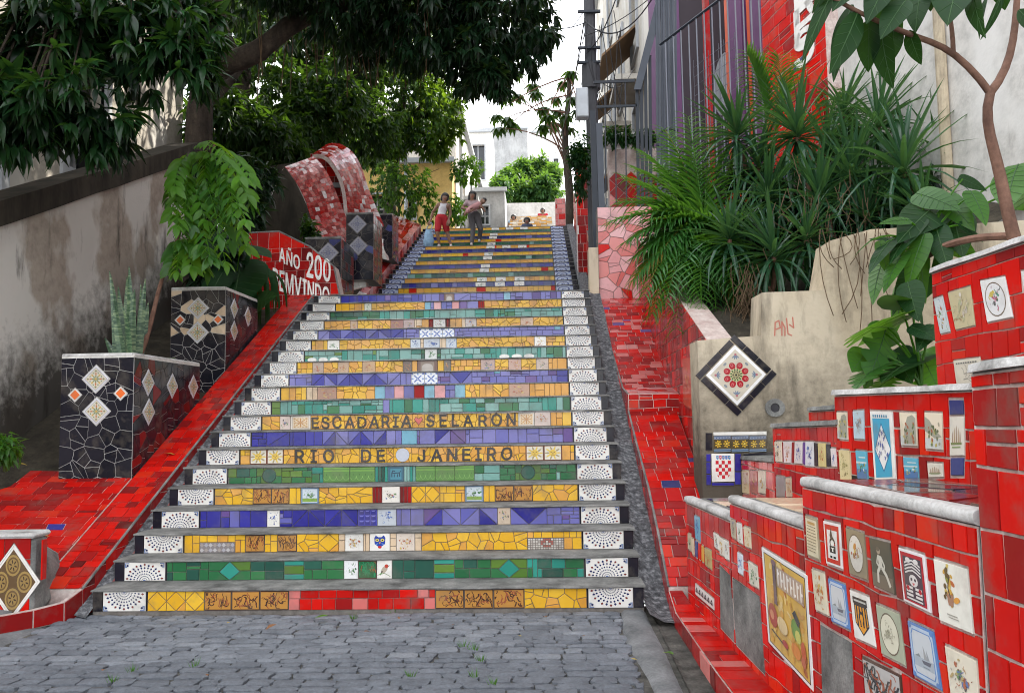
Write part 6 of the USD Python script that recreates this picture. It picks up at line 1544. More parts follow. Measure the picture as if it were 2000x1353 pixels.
s = .17
for i in range(-8, 12):
    for j in range(-8, 14):
        cx, cy = (i + (j % 2) * .5) * s * 1.42, j * s * .71
        P.append(Polygon([(cx, cy - s * .71), (cx + s * .71, cy), (cx, cy + s * .71), (cx - s * .71, cy)]))
Wallpaper(pan, fr, .008, .006, random.Random(6)).lay(P, ['dark_red_glaze', 'red_glaze', 'pink_glaze', 'white_glaze', 'maroon_glaze'], [5, 3, 2, .5, 2], region=sbox(0, 0, U, V))
plain('iron', (.020, .026, .036), .5, .1, .4)
plain('galvanised', (.055, .066, .085), .55, .1)
gate = thing('iron_gate', 'blue grey sheet iron gate with slanted rail at the top of the right ramp', 'gate')
YG = 6.95
def sq(name, pts, th, mat, yq=YG, parent=gate):
    P0 = [aty(x, y, yq) for x, y in pts]
    return obj(name, hull([p for p in P0] + [p + [0, th, 0] for p in P0]), mat, parent)
sq('post', [(1152, 215), (1163, 215), (1172, 520), (1160, 520)], .05, 'iron')
sq('post', [(1164, 240), (1176, 240), (1186, 520), (1173, 520)], .06, 'galvanised', YG - .02)
for k in range(4): sq('slat', [(1241 + k * 8.4, 168 - k * 20), (1247 + k * 8.4, 168 - k * 20), (1251 + k * 8, 420), (1245 + k * 8, 420)], .04, 'iron')
sq('rail', [(1292, -40), (1308, -40), (1252, 175), (1238, 175)], .05, 'galvanised', YG - .06)
sq('rail', [(1160, 158), (1240, 155), (1240, 160), (1160, 163)], .03, 'iron'); sq('rail', [(1166, 206), (1244, 204), (1244, 208), (1166, 211)], .03, 'iron')
for x in (1180, 1200, 1220): sq('bar', [(x, 160), (x + 2.4, 160), (x + 5, 400), (x + 2.6, 400)], .015, 'iron', YG + .01)
pnl = thing('corrugated_panel', 'corrugated galvanised sheet panel between the gate and the purple house', 'panel')
for k in range(9):
    x = 1282 + k * 4.6
    sq('rib', [(x - 2, -60), (x + 2, -60), (x + 6, 440), (x + 2, 440)], .03 if k % 2 else .05, 'galvanised', YG - .1 - (.02 if k % 2 else 0), pnl)
# house fronts along the right
FPL = VP((5.2, 1.0), (3.6, 9.0)); ffr = FPL.fr()
def fq(pts): return [tuple(FPL.uv(*p)) for p in pts]
plain('purple_paint', (.085, .022, .085), .6, var=.3); plain('room_shade_paint', (.02, .010, .016), .7); plain('orange_paint', (.50, .07, .02), .5); plain('bar_paint', (.16, .17, .20), .4, .4)
wh = thing('white_house', 'tall off-white plaster house front with a pipe, upper right', 'house')
uS = FPL.uv(1632, 200)[0]; u1 = FPL.uv(1515, 100)[0]
obj('wall', prism(sbox(min(uS, -6), .5, max(uS, -6), 8.2), *ffr, -.4, 0) if False else prism(sbox(-9.0, .5, u1 - .02, 17.0), *ffr, -.4, 0), 'white_plaster', wh)
pu = FPL.uv(1852, 200)[0]
p0_ = np.array(ffr[0]) + pu * ffr[1] + .05 * ffr[3]
obj('drain_pipe', tube([p0_ + [0, 0, .5], p0_ + [0, 0, 3], p0_ + [0, 0, 8]], .05, 10), 'beige_plaster', wh)
ph = thing('purple_house', 'dark purple house with barred openings and red door posts behind the plants', 'house')
uE = FPL.uv(1285, 200)[0]
zfl = 4.7
u1, u2 = FPL.uv(1515, 100)[0], FPL.uv(1440, 100)[0]
uop0, uop1 = FPL.uv(1428, 100)[0], FPL.uv(1298, 100)[0]
obj('wall', prism(sbox(u1, zfl, uE + .4, 17.0).difference(sbox(uop0, zfl + .0, uop1, 9.4)), *ffr, -.3, 0), 'purple_paint', ph)
obj('room', prism(sbox(uop0 - .2, zfl, uop1 + 2.2, 9.5), *ffr, -1.8, -1.6), 'room_shade_paint', ph)  # near-black slab; the shade of the interior is put into its colour
obj('room_side', prism(sbox(uop1 + .05, zfl, uop1 + .2, 9.5), *ffr, -1.6, -.3), 'room_shade_paint', ph)
for x, w, m in ((1452, .22, 'purple_paint'), (1500, .26, 'purple_paint'), (1430, .05, 'orange_paint'), (1474, .05, 'orange_paint'), (1386, .05, 'dark_red_glaze')):
    u_ = FPL.uv(x, 100)[0]; obj('door_post', prism(sbox(u_ - w, zfl, u_ + w, 9.4), *ffr, .002, .12 if m == 'purple_paint' else .08), m, ph)
obj('arch_plate', prism(Polygon(ell(FPL.uv(1322, 150)[0], FPL.uv(1322, 160)[1], .45, .55, 18)), *ffr, -.9, -.86), 'grey_trim', ph)
obj('sill', prism(sbox(u1, zfl - .16, uE + .4, zfl - .002), *ffr, -.3, .06), 'purple_paint', ph)
face(ph, [np.array(ffr[0]) + u1 * ffr[1] + [0, 0, 2.4], np.array(ffr[0]) + (uE + .3) * ffr[1] + [0, 0, 2.4], np.array(ffr[0]) + (uE + .3) * ffr[1] + [0, 0, zfl - .17], np.array(ffr[0]) + u1 * ffr[1] + [0, 0, zfl - .17]], ['orange_red_glaze', 'red_glaze', 'dark_red_glaze'], [4, 3, 1], wr=(.2, .3), hr=(.18, .26), seed=83, thick=.3, gap=.012, name='plinth_tile')
col = thing('lettered_pier', 'bright red tiled pier with white letters between the purple and white houses', 'pier')
c0_, c1_ = FPL.uv(1640, 100)[0] , FPL.uv(1512, 100)[0]
zc0 = 4.2
fo = np.array(ffr[0]) + .16 * ffr[3]
face(col, [fo + c0_ * ffr[1] + [0, 0, zc0], fo + c1_ * ffr[1] + [0, 0, zc0], fo + c1_ * ffr[1] + [0, 0, 8.4], fo + c0_ * ffr[1] + [0, 0, 8.4]], ['red_glaze', 'orange_red_glaze', 'dark_red_glaze', 'navy_glaze'], [6, 3, 2, .5], wr=(.22, .36), hr=(.12, .2), seed=84, thick=.45, gap=.012)
FP2 = VP((fo + 0 * ffr[1])[:2], (fo + 3 * ffr[1])[:2]); f2 = FP2.fr()
for ch, y0, y1 in (('R', -26, 18), ('E', 26, 66), ('S', 72, 111)):
    q0, q1 = FP2.uv(1594, y1), FP2.uv(1552, y0)
    t = meshkit.text_mesh(ch, 1.0, .01, bold=True); v = np.array(t.vertices); bb = t.bounds
    U_ = q1[0] + (v[:, 0] - bb[0][0]) / (bb[1][0] - bb[0][0]) * (q0[0] - q1[0]); V_ = q0[1] + (v[:, 1] - bb[0][1]) / (bb[1][1] - bb[0][1]) * (q1[1] - q0[1])
    F_ = np.asarray(t.faces)
    if (q0[0] - q1[0]) * 1 < 0 and np.dot(np.cross(f2[1], f2[2]), f2[3]) > 0: F_ = F_[:, ::-1]
    obj('letter', (np.array(f2[0]) + U_[:, None] * f2[1] + V_[:, None] * f2[2] + (.009 + v[:, 2:]) * f2[3], F_), 'white_glaze', col)
# iron bars before the purple house
bars = thing('bar_fence', 'row of thin iron bars with wire mesh in front of the purple house', 'fence')
BP = VP((2.95, 7.1), (3.95, 4.9)); bf = BP.fr()
zt0, zb0 = BP.uv(1400, 4)[1], 4.45
for k in range(13):
    u_ = BP.uv(1300 + k * 15.5, 100)[0]; p = np.array(bf[0]) + u_ * bf[1]
    obj('bar', tube([p + [0, 0, zb0], p + [0, 0, zt0]], .011, 5), 'bar_paint', bars)
for z in (zt0, zb0 + .05):
    ua, ub = BP.uv(1290, 100)[0], BP.uv(1500, 100)[0]
    obj('rail', tube([np.array(bf[0]) + ua * bf[1] + [0, 0, z], np.array(bf[0]) + ub * bf[1] + [0, 0, z]], .022, 5), 'iron', bars)
ms = MB(); ua, ub = BP.uv(1350, 100)[0], BP.uv(1432, 100)[0]
for k in range(13):
    z = zb0 + .1 + k * .14; ms.add(tube([np.array(bf[0]) + ua * bf[1] + [.03, .03, z], np.array(bf[0]) + ub * bf[1] + [.03, .03, z + .05]], .004, 4))
for k in range(9):
    u_ = ua + (ub - ua) * k / 8; ms.add(tube([np.array(bf[0]) + u_ * bf[1] + [.035, .035, zb0], np.array(bf[0]) + u_ * bf[1] + [.035, .035, zb0 + 1.9]], .004, 4))
obj('mesh', ms.get(), 'bar_paint', bars)
obj('bracket', tube(curve([aty(1285, 285, 6.7), aty(1290, 258, 6.7), aty(1325, 255, 6.7)], 6), .02, 5), 'iron', bars)

# ================================================================ houses up the hill
def facade(name, label, x0, x1, y, z0, z1, mat, wins=(), depth=6, cat='house', axis='x', xf=0, roofmat=None, trim='grey_trim'):
    t = thing(name, label, cat)
    if axis == 'x': fr = (np.array([x0, y, z0]), np.array([1.0, 0, 0]), np.array([0, 0, 1.0]), np.array([0, -1.0, 0])); U = x1 - x0
    else: fr = (np.array([xf, x0, z0]), np.array([0, 1.0, 0]), np.array([0, 0, 1.0]), np.array([float(axis), 0, 0])); U = x1 - x0
    hol = [sbox(*w) for w in wins]
    reg = sbox(0, 0, U, z1 - z0)
    obj('wall', prism(reg.difference(unary_union(hol)) if hol else reg, *fr, -.3, 0), mat, t)
    obj('body', prism(reg.buffer(-.01), *fr, -depth, -.31), mat, t)
    for h in hol:
        w = obj('window', prism(h.buffer(.07, join_style=2).difference(h), *fr, .001, .06), trim, t)
        obj('pane', prism(h, *fr, -.28, -.24), 'dark_glass', w)
        a, b, c, d = h.bounds
        obj('sash', prism(unary_union([sbox((a + c) / 2 - .03, b, (a + c) / 2 + .03, d), sbox(a, (b + d) / 2 - .03, c, (b + d) / 2 + .03)]), *fr, -.24, -.18), trim, w)
    obj('cornice', prism(sbox(-.1, z1 - z0 - .15, U + .1, z1 - z0 + .02), *fr, .001, .18), trim, t)
    return t, fr
plaster('yellow_plaster', (.50, .33, .11), (.56, .40, .16), (.22, .15, .07), stain_amt=(.6, .8))
plaster('pale_plaster', (.56, .54, .50), (.64, .62, .58), (.30, .28, .25), stain_amt=(.58, .8))
plaster('raw_concrete', (.28, .28, .275), (.34, .34, .33), (.17, .165, .16), stain_amt=(.5, .75))
facade('yellow_house', 'yellow ochre house behind the tree left of the two women', -7.5, -1.9, 24.0, ztop - .5, 10.6, 'yellow_plaster', [(2.6, 2.0, 3.1, 3.0), (4.0, 2.1, 4.25, 3.0), (.8, 2.0, 1.4, 3.0)])
t, f = facade('white_terrace', 'row of sunlit white house fronts receding behind the women', 25, 46, 0, ztop - .5, 13.2, 'pale_plaster', [(2 + 4 * k, 1.2 + 2.6 * j, 3.0 + 4 * k, 2.7 + 2.6 * j) for k in range(5) for j in range(2)], axis='1', xf=-1.85)
for k in range(3): obj('balcony', prism(sbox(1.5 + 6 * k, 3.4, 4.2 + 6 * k, 3.55), *f, .001, .7), 'raw_concrete', t)
obj('down_pipe', tube([np.array(f[0]) + [.1, 1.0, 0], np.array(f[0]) + [.1, 1.0, 6.5]], .07, 8), 'raw_concrete', t)
facade('concrete_house', 'blank grey concrete building on the hill above the ivy', -3.3, .35, 64, 15, 25.6, 'raw_concrete', [], 8)
facade('ruin', 'weathered white tower with an open top left of the grey building', -3.6, -1.9, 50, 10, 20.6, 'pale_plaster', [(.3, 7.2, 1.2, 9.6)], 3)
facade('white_block', 'white block of flats with small windows on the hill, centre right', .55, 3.6, 75, 15, 29, 'pale_plaster', [(.4 + .9 * k, 4 + 3.0 * j, .8 + .9 * k, 5.2 + 3.0 * j) for k in range(3) for j in range(3)], 8)
facade('stone_house', 'small grey weathered house with a dark doorway right of the women', -1.5, -.25, 30, ztop - .3, 11.1, 'raw_concrete', [(.65, .9, 1.0, 2.45), (.2, 3.0, .55, 3.8)], 5)
far = thing('staircase', 'far third flight of pale yellow steps behind the seated man', 'staircase')
for k in range(7):
    yb, zb = 27.5 + k * .38, 8.75 + k * .15
    st = obj('step', bx(.0, yb, zb - 2.6, 1.75, yb + .40, zb + .15), 'cement', far)
    Wallpaper(st, (np.array([.0, yb, zb]), np.array([1.0, 0, 0]), np.array([0, 0, 1.0]), np.array([0, -1.0, 0])), .01, .008, random.Random(k)).lay(bricks(1.75, .145, (.14, .15), (.15, .3), random.Random(k), 0), ['gold_glaze', 'beige_glaze', 'white_glaze'], [2, 3, 1], join=True)
obj('far_wall', bx(-.4, 33, ztop, 2.6, 33.4, 11.2), 'white_plaster', label='sunlit white wall below the ivy at the head of the far steps', cat='wall')
# right side of the upper stairs
facade('cream_house', 'cream house with brown awnings behind the iron gate', 12.2, 26, 0, 5.0, 17, 'house_plaster', [(1.0 + 3.2 * k, 1.6 + 3.2 * j, 2.2 + 3.2 * k, 3.6 + 3.2 * j) for k in range(4) for j in range(3)], axis='-1', xf=3.6)
cream = '/World/cream_house'
plain('awning', (.16, .09, .04), .8)
for yv, zv in ((14.2, 10.4), (14.6, 7.6), (18.0, 10.6)):
    obj('awning', hull([(3.6, yv - .9, zv), (3.6, yv + .9, zv), (2.75, yv - .9, zv - .75), (2.75, yv + .9, zv - .75), (3.6, yv - .9, zv - .06), (3.6, yv + .9, zv - .06), (2.75, yv - .9, zv - .81), (2.75, yv + .9, zv - .81)]), 'awning', cream)
for yv, zv in ((13, 8.6), (16, 8.6)): obj('balcony', bx(2.95, yv - .8, zv, 3.598, yv + .8, zv + .12), 'house_plaster', cream)
rp = thing('red_pillar', 'tall narrow red tiled pillar right of the upper stairs', 'pillar')
yv = 12.5; a, b = aty(1124, 292, yv), aty(1152, 292, yv)
face(rp, [np.array([a[0], yv, 3.6]), np.array([b[0], yv, 3.6]), np.array([b[0], yv, a[2]]), np.array([a[0], yv, a[2]])], ['dark_red_glaze', 'red_glaze', 'maroon_glaze', 'white_glaze'], [5, 3, 2, .4], wr=(.12, .2), hr=(.14, .22), seed=91, thick=.4, gap=.01)
rw = thing('pink_pillar', 'small pink tiled pillar at the head of the upper stairs', 'pillar')
yv = 19.4; a, b = aty(1084, 388, yv), aty(1104, 388, yv)
face(rw, [np.array([a[0], yv, 6.5]), np.array([b[0], yv, 6.5]), np.array([b[0], yv, a[2]]), np.array([a[0], yv, a[2]])], ['pink_glaze', 'red_glaze'], [3, 1], wr=(.15, .2), hr=(.15, .2), seed=92, thick=.4, gap=.01)
cr = thing('stair_kerb', 'pale speckled kerb running down the right side of the upper stairs', 'kerb')
obj('kerb', hull([(2.04, 9.4, 2.95), (2.24, 9.4, 2.95), (2.04, 9.4, 3.2), (2.24, 9.4, 3.2), (2.04, 19.2, 6.6), (2.24, 19.2, 6.6), (2.04, 19.2, 7.0), (2.24, 19.2, 7.0)]), 'pebble_cement', cr)
rside = thing('tiled_wall', 'dark red tiled wall between the upper stairs and the utility pole', 'wall')
face(rside, [np.array([2.26, 8.4, 2.9]), np.array([2.26, 19.0, 6.5]), np.array([2.26, 19.0, 7.9]), np.array([2.26, 8.4, 3.7])], ['dark_red_glaze', 'maroon_glaze', 'beige_glaze', 'pink_glaze'], [4, 3, .6, 1], wr=(.2, .4), hr=(.2, .3), seed=93, thick=.2, gap=.012, hint=np.array([-3., 12, 5]), back='dark_grout')

# ================================================================ lamp, pole, cables
plain('lamp_grey', (.35, .37, .38), .5, .3); plain('pole_dark', (.055, .055, .06), .8); plain('box_grey', (.50, .53, .56), .5); plain('cable', (.012, .012, .014), .6)
lamp = thing('street_lamp', 'grey street lamp with one arm above the trees left of the women', 'street lamp')
yl_ = 20.5
a, b, c = aty(792, 250, yl_), aty(795, 460, yl_), aty(838, 268, yl_)
obj('post', tube([(a[0], yl_, b[2] - 1.0), (a[0], yl_, a[2])], .055, 10), 'lamp_grey', lamp)
obj('arm', tube(curve([(a[0], yl_ - .02, a[2] - .75), ((a[0] + c[0]) / 2, yl_ - .1, c[2] - .22), (c[0], yl_ - .2, c[2])], 8), .03, 8), 'lamp_grey', lamp)
sp = trimesh.creation.icosphere(2, 1.0); v = np.array(sp.vertices) * [.24, .13, .09]; ang = .45; v = np.stack([v[:, 0] * math.cos(ang) - v[:, 2] * math.sin(ang), v[:, 1], v[:, 0] * math.sin(ang) + v[:, 2] * math.cos(ang)], 1)
obj('head', (v + [c[0] + .1, yl_ - .22, c[2] + .05], np.array(sp.faces)), 'lamp_grey', lamp, smooth=True)
pole = thing('utility_pole', 'dark utility pole with a grey box and cables beside the iron gate', 'utility pole')
yp = 9.4
a, b = aty(1143, -60, yp), aty(1160, 480, yp)
pz = np.linspace(2.9, 10.5, 8)
obj('shaft', tube([(b[0] + .02 - .0 * z, yp, z) for z in pz], np.linspace(.13, .10, 8), 10), 'pole_dark', pole)
q = aty(1130, 205, yp - .2); obj('meter_box', bbx(q[0] - .05, yp - .38, q[2] - .28, q[0] + .17, yp - .14, q[2] + .26, .015), 'box_grey', pole)
q = aty(1146, 150, yp); obj('transformer', tube([(b[0] + .02, yp, q[2] - .25), (b[0] + .02, yp, q[2] + .22)], .17, 12), 'pole_dark', pole)
for k, py in enumerate((100, 128, 30)): q = aty(1140, py, yp); obj('bracket', bx(q[0] - .12, yp - .16, q[2] - .02, q[0] + .3, yp - .1, q[2] + .02), 'iron', pole)
rr = random.Random(15)
cb = [((1142, 40, 9.3), (1290, -30, 7.0)), ((1142, 70, 9.3), (1330, -60, 6.4)), ((1142, 20, 9.3), (1060, 60, 22)), ((1145, 105, 9.3), (1215, -40, 8.4)), ((1147, 120, 9.3), (1240, 130, 12)), ((1143, 60, 9.4), (1085, 300, 30)), ((1143, 30, 9.4), (1090, 280, 34)), ((1143, 45, 9.2), (900, -40, 7.0)), ((1144, 110, 9.3), (1100, 310, 26)), ((1146, 140, 9.3), (1200, 200, 13.5))]
for k, (p, q) in enumerate(cb):
    A_, B_ = aty(*p), aty(*q); s = np.linspace(0, 1, 14)[:, None]; sag = rr.uniform(.15, .5)
    c = A_ * (1 - s) + B_ * s; c[:, 2] -= sag * 4 * (s * (1 - s))[:, 0]
    obj('cable', tube(c, .009 + .004 * (k % 3 == 0), 4), 'cable', pole)
for k in range(7):
    x = 1150 + k * 9 + rr.uniform(-4, 4); A_, B_ = aty(x, rr.uniform(20, 80), 9.2), aty(x + rr.uniform(-15, 50), rr.uniform(170, 260), 9.0)
    obj('cable', tube(curve([A_, A_ * .5 + B_ * .5 + [rr.uniform(-.2, .1), 0, -.1], B_], 8), .007, 4), 'cable', pole)
# ================================================================ leaves and plants
leafmat('mango_leaf', (.010, .038, .012), (.028, .090, .022), .25, .28, spec=.4)
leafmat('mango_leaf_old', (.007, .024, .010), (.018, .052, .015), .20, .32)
leafmat('bright_leaf', (.05, .15, .015), (.14, .28, .03), .40, .35)
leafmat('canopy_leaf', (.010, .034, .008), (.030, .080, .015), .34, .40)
leafmat('sun_painted_leaf', (.024, .072, .009), (.070, .135, .016), .40, .45)  # lighter copy of the canopy leaf with sunlight put into the colour
leafmat('dracaena_leaf', (.019, .066, .032), (.056, .145, .072), .25, .28, spec=.5)
leafmat('palm_leaf', (.030, .110, .024), (.085, .215, .045), .36, .32, spec=.4)
leafmat('dry_palm_leaf', (.20, .14, .03), (.30, .22, .06), .35, .5)
leafmat('broad_leaf', (.03, .10, .018), (.09, .22, .035), .32, .30)
leafmat('dark_broad_leaf', (.008, .036, .010), (.024, .085, .020), .25, .45, spec=.2)
leafmat('snake_leaf', (.03, .07, .03), (.10, .16, .07), .15, .4)
leafmat('ivy_leaf', (.022, .070, .018), (.070, .150, .040), .32, .5)
plain('vein', (.035, .095, .022), .6); plain('dry_thatch', (.10, .062, .032), .95, var=.5); plain('dead_leaf', (.22, .10, .04), .8, var=.5); plain('yellow_leaf', (.42, .30, .04), .7, var=.4)
def blade(L, w, fold=.25, droop=.4, n=5, tip=1.4, asym=0.0):
    "one leaf along +x, midrib folded, tip hanging; returns v, f"
    V, F = [], []
    for i in range(n + 1):
        t = i / n
        ww = w * (math.sin(math.pi * min(1, t ** .8 * .97 + .03)) ** tip if t < 1 else 0) * .5 + (.0015 if t in (0, 1) else 0)
        x = L * t * (1 - droop * .18 * t); z = -droop * L * t * t * .6
        V += [(x, ww, z + ww * fold), (x, 0, z), (x, -ww * (1 + asym), z + ww * fold)]
    for i in range(n):
        a = i * 3
        F += [[a, a + 1, a + 4], [a, a + 4, a + 3], [a + 1, a + 2, a + 5], [a + 1, a + 5, a + 4]]
    return np.array(V), np.array(F)
def orient(direc, roll, rng=None):
    "rotation taking +x to each direction, z roughly up, rolled"
    d = np.asarray(direc, float); d = d / (np.linalg.norm(d, axis=-1, keepdims=True) + 1e-9)
    up = np.broadcast_to(np.array([0, 0, 1.0]), d.shape).copy(); par = np.abs(d[..., 2]) > .97; up[par] = [1.0, 0, 0]
    y = np.cross(up, d); y /= np.linalg.norm(y, axis=-1, keepdims=True); z = np.cross(d, y)
    c, s = np.cos(roll)[..., None], np.sin(roll)[..., None]
    y2 = y * c + z * s; z2 = z * c - y * s
    return np.stack([d, y2, z2], -1)
def scatter(leaves, pos, direc, roll, size, pick=None):
    "joins transformed copies of template leaves"
    V, F, n = [], [], 0
    R = orient(direc, roll); k = len(leaves); pick = np.arange(len(pos)) % k if pick is None else pick
    for t, (lv, lf) in enumerate(leaves):
        m = pick == t
        if not m.any(): continue
        P = np.einsum('nij,vj->nvi', R[m], lv) * np.asarray(size)[m][:, None, None] + pos[m][:, None]
        f = lf[None] + (np.arange(m.sum()) * len(lv))[:, None, None]
        V.append(P.reshape(-1, 3)); F.append(f.reshape(-1, 3) + n); n += m.sum() * len(lv)
    return np.vstack(V), np.vstack(F)
def whorls(centers, outs, rs, nl=9, L=.26, w=.055, droop=.7, spread=1.0, size=(.7, 1.2)):
    "leaf rosettes at twig ends (mango): returns pos, dir, roll, size"
    pos, di, ro, sz = [], [], [], []
    for c, o in zip(centers, outs):
        o = o / (np.linalg.norm(o) + 1e-9)
        a0 = rs.uniform(0, 6.28)
        t = np.cross(o, [0, 0, 1.0]); t = t / (np.linalg.norm(t) + 1e-6) if np.linalg.norm(t) > .05 else np.array([1.0, 0, 0]); b = np.cross(o, t)
        for k in range(nl):
            a = a0 + k * 2.4 + rs.uniform(-.3, .3); e = rs.uniform(.5, 1.2) * spread
            d = o * math.cos(e) + (t * math.cos(a) + b * math.sin(a)) * math.sin(e) + np.array([0, 0, -.38])
            pos.append(c + o * rs.uniform(-.04, .03)); di.append(d); ro.append(rs.uniform(-.6, .6)); sz.append(rs.uniform(*size))
    return np.array(pos), np.array(di), np.array(ro), np.array(sz)
def blobs(spec, n, rs, shell=.55, zmin=None):
    "points through the outer parts of several ellipsoids: (centre, radii). returns points, outward directions"
    vol = np.array([r[0] * r[1] * r[2] for _, r in spec]) ** .67; cnt = rs.multinomial(n, vol / vol.sum())
    P, O = [], []
    for (c, r), k in zip(spec, cnt):
        d = rs.normal(size=(k, 3)); d /= np.linalg.norm(d, axis=1, keepdims=True)
        q = (shell + (1 - shell) * rs.uniform(0, 1, k) ** .7)[:, None] * (1 + .22 * (meshkit.fbm(d * 2.6 + np.array(c), 3, 4)[:, None] - .5) * 2)
        P.append(np.array(c) + d * q * np.array(r)); O.append(d)
    P, O = np.vstack(P), np.vstack(O)
    g = meshkit.fbm(P * 1.3, 3, 11)
    keep = g > .40
    return P[keep], O[keep]
def leaf_parts(parent, leaves, pos, di, ro, sz, mat, n_ind, name='leaf', key=None):
    "the n_ind nearest leaves as parts, the rest joined"
    d = np.linalg.norm(pos - EYE, axis=1) / sz; order = np.argsort(d)
    a, b = order[:n_ind], order[n_ind:]
    R = orient(di, ro)
    for i in a:
        lv, lf = leaves[i % len(leaves)]
        obj(name, (lv @ R[i].T * sz[i] + pos[i], lf), mat, parent, smooth=True)
    if len(b): obj('foliage', scatter(leaves, pos[b], di[b], ro[b], sz[b], b % len(leaves)), mat, parent, kind='stuff', smooth=True)
rs = np.random.default_rng(42)
mango_leaves = [blade(.26, .062, .3, dr, 6) for dr in (.3, .6, .9)]
small_leaves = [blade(.13, .05, .25, .4, 3), blade(.15, .055, .3, .7, 3)]
mid_leaves = [blade(.19, .055, .25, .5, 4), blade(.22, .055, .3, .8, 4)]
# --- near mango boughs, upper left
mt = thing('mango_bough', 'near mango bough of long drooping dark green leaves, top left corner', 'tree')
ctr = []
def scr_blob(px0, py0, px1, py1, d, dd): # ellipsoid that fills a screen box at a depth
    c = atd((px0 + px1) / 2, (py0 + py1) / 2, d); s = d / FPX
    return (c, ((px1 - px0) / 2 * s, dd, (py1 - py0) / 2 * s))
spec = [scr_blob(-120, -80, 200, 250, 7.6, .7), scr_blob(120, -60, 330, 190, 7.9, .6), scr_blob(230, -80, 420, 150, 8.1, .6), scr_blob(60, 120, 250, 300, 7.7, .5), scr_blob(280, 60, 415, 195, 8.2, .5), scr_blob(-60, 150, 90, 290, 7.4, .5)]
P, O = blobs(spec, 330, rs, .62)
O = O * .8 + np.array([.15, -.55, -.25])
pos, di, ro, sz = whorls(P, O, rs, 9)
leaf_parts(mt, mango_leaves, pos, di, ro, sz, 'mango_leaf', 280)
P2, O2 = blobs([(c, (r[0] * .8, r[1] * .9, r[2] * .8)) for c, r in spec], 640, rs, .1)
pos, di, ro, sz = whorls(P2 + [0, .35, .1], O2, rs, 7)
obj('inner_foliage', scatter(mango_leaves, pos, di, ro, sz), 'mango_leaf_old', mt, kind='stuff', smooth=True)
tw = MB()
hub = atd(150, -260, 8.6)
for i in range(0, len(P), 5):
    q = P[i]; tw.add(tube(curve([hub, (hub + q) / 2 + [0, .2, .25], q], 6), np.linspace(.03, .006, 6), 5))
obj('bough', tw.get(), 'bark', mt)
# --- the old tree: trunk behind the wall, arching limbs and a dark canopy across the top
ot = thing('old_mango_tree', 'big dark mango tree behind the plaster wall with limbs arching over the landing', 'tree')
yt = 7.1
base = np.array([-3.75, yt, 2.2])
tk = curve([base, aty(388, 300, yt), aty(392, 200, yt), aty(400, 100, yt + .1), aty(380, -20, yt + .2), aty(360, -160, yt + .3)], 16)
limb = [aty(398, 170, yt), aty(450, 122, yt - .1), aty(505, 100, yt - .3), aty(560, 55, yt - .2), aty(640, 18, yt), aty(760, -20, yt + .4), aty(900, -70, yt + .8)]
tb = MB(); tb.add(tube(tk, np.linspace(.24, .15, 16) + .02 * np.sin(np.arange(16) * 1.9), 12)); obj('trunk', tb.get(), 'bark', ot, smooth=True)
obj('limb', tube(curve(limb, 18), np.linspace(.19, .07, 18) + .008 * np.sin(np.arange(18) * 2.2), 10), 'bark', ot, smooth=True)
obj('limb', tube(curve([aty(470, 118, yt - .1), aty(440, 60, yt), aty(425, -10, yt + .1), aty(420, -120, yt + .2)], 10), np.linspace(.08, .05, 10), 8), 'bark', ot, smooth=True)
obj('limb', tube(curve([aty(390, 210, yt), aty(440, 170, yt + .6), aty(490, 110, yt + 1.2), aty(545, 60, yt + 1.6)], 10), np.linspace(.09, .04, 10), 8), 'bark', ot, smooth=True)
spec = [scr_blob(560, -120, 780, 70, 12.6, 1.3), scr_blob(700, -140, 960, 130, 13.2, 1.3), scr_blob(860, -120, 1090, 150, 13.6, 1.3), scr_blob(1000, -60, 1088, 130, 13.4, .6), scr_blob(860, 60, 1010, 175, 13.4, .9), scr_blob(380, -160, 640, -10, 12.4, 1.4), scr_blob(920, 120, 990, 200, 13.0, .4), scr_blob(640, 40, 800, 120, 14.5, .8)]
hi = [((-1.2, 5.5, 9.2), (3.2, 3.0, 1.1)), ((-4.6, 4.0, 8.6), (3.2, 4.0, 1.5)), ((-2.5, 9.0, 9.5), (4.0, 3.0, 1.3)), ((-5.5, 1.5, 8.2), (2.2, 2.6, 1.1)), ((-3.5, 13.0, 11.4), (5.0, 4.5, 1.2)), ((-5.5, 18.5, 13.4), (5.0, 4.5, 1.2))]  # unseen clumps above the view, added to block skylight over the left
P, O = blobs(spec, 1500, rs, .35); O = O + np.array([0, -.2, -.5])
pos, di, ro, sz = whorls(P, O, rs, 9, size=(.8, 1.25))
leaf_parts(ot, mango_leaves, pos, di, ro, sz, 'mango_leaf_old', 150)
P, O = blobs(hi, 1900, rs, .2)
pos, di, ro, sz = whorls(P, O, rs, 9, size=(1.1, 1.6))
obj('high_foliage', scatter(mango_leaves, pos, di, ro, sz), 'mango_leaf_old', ot, kind='stuff', smooth=True)
hb = MB()
for i in range(46): # hanging aerial roots
    p = atd(rs.uniform(500, 860), rs.uniform(-40, 40), rs.uniform(13, 15)); L = rs.uniform(.5, 1.7)
    hb.add(tube([p, p + [rs.uniform(-.05, .05), 0, -L * .5], p + [rs.uniform(-.1, .1), 0, -L]], .008, 4))
obj('hanging_roots', hb.get(), 'dry_thatch', ot, kind='stuff')
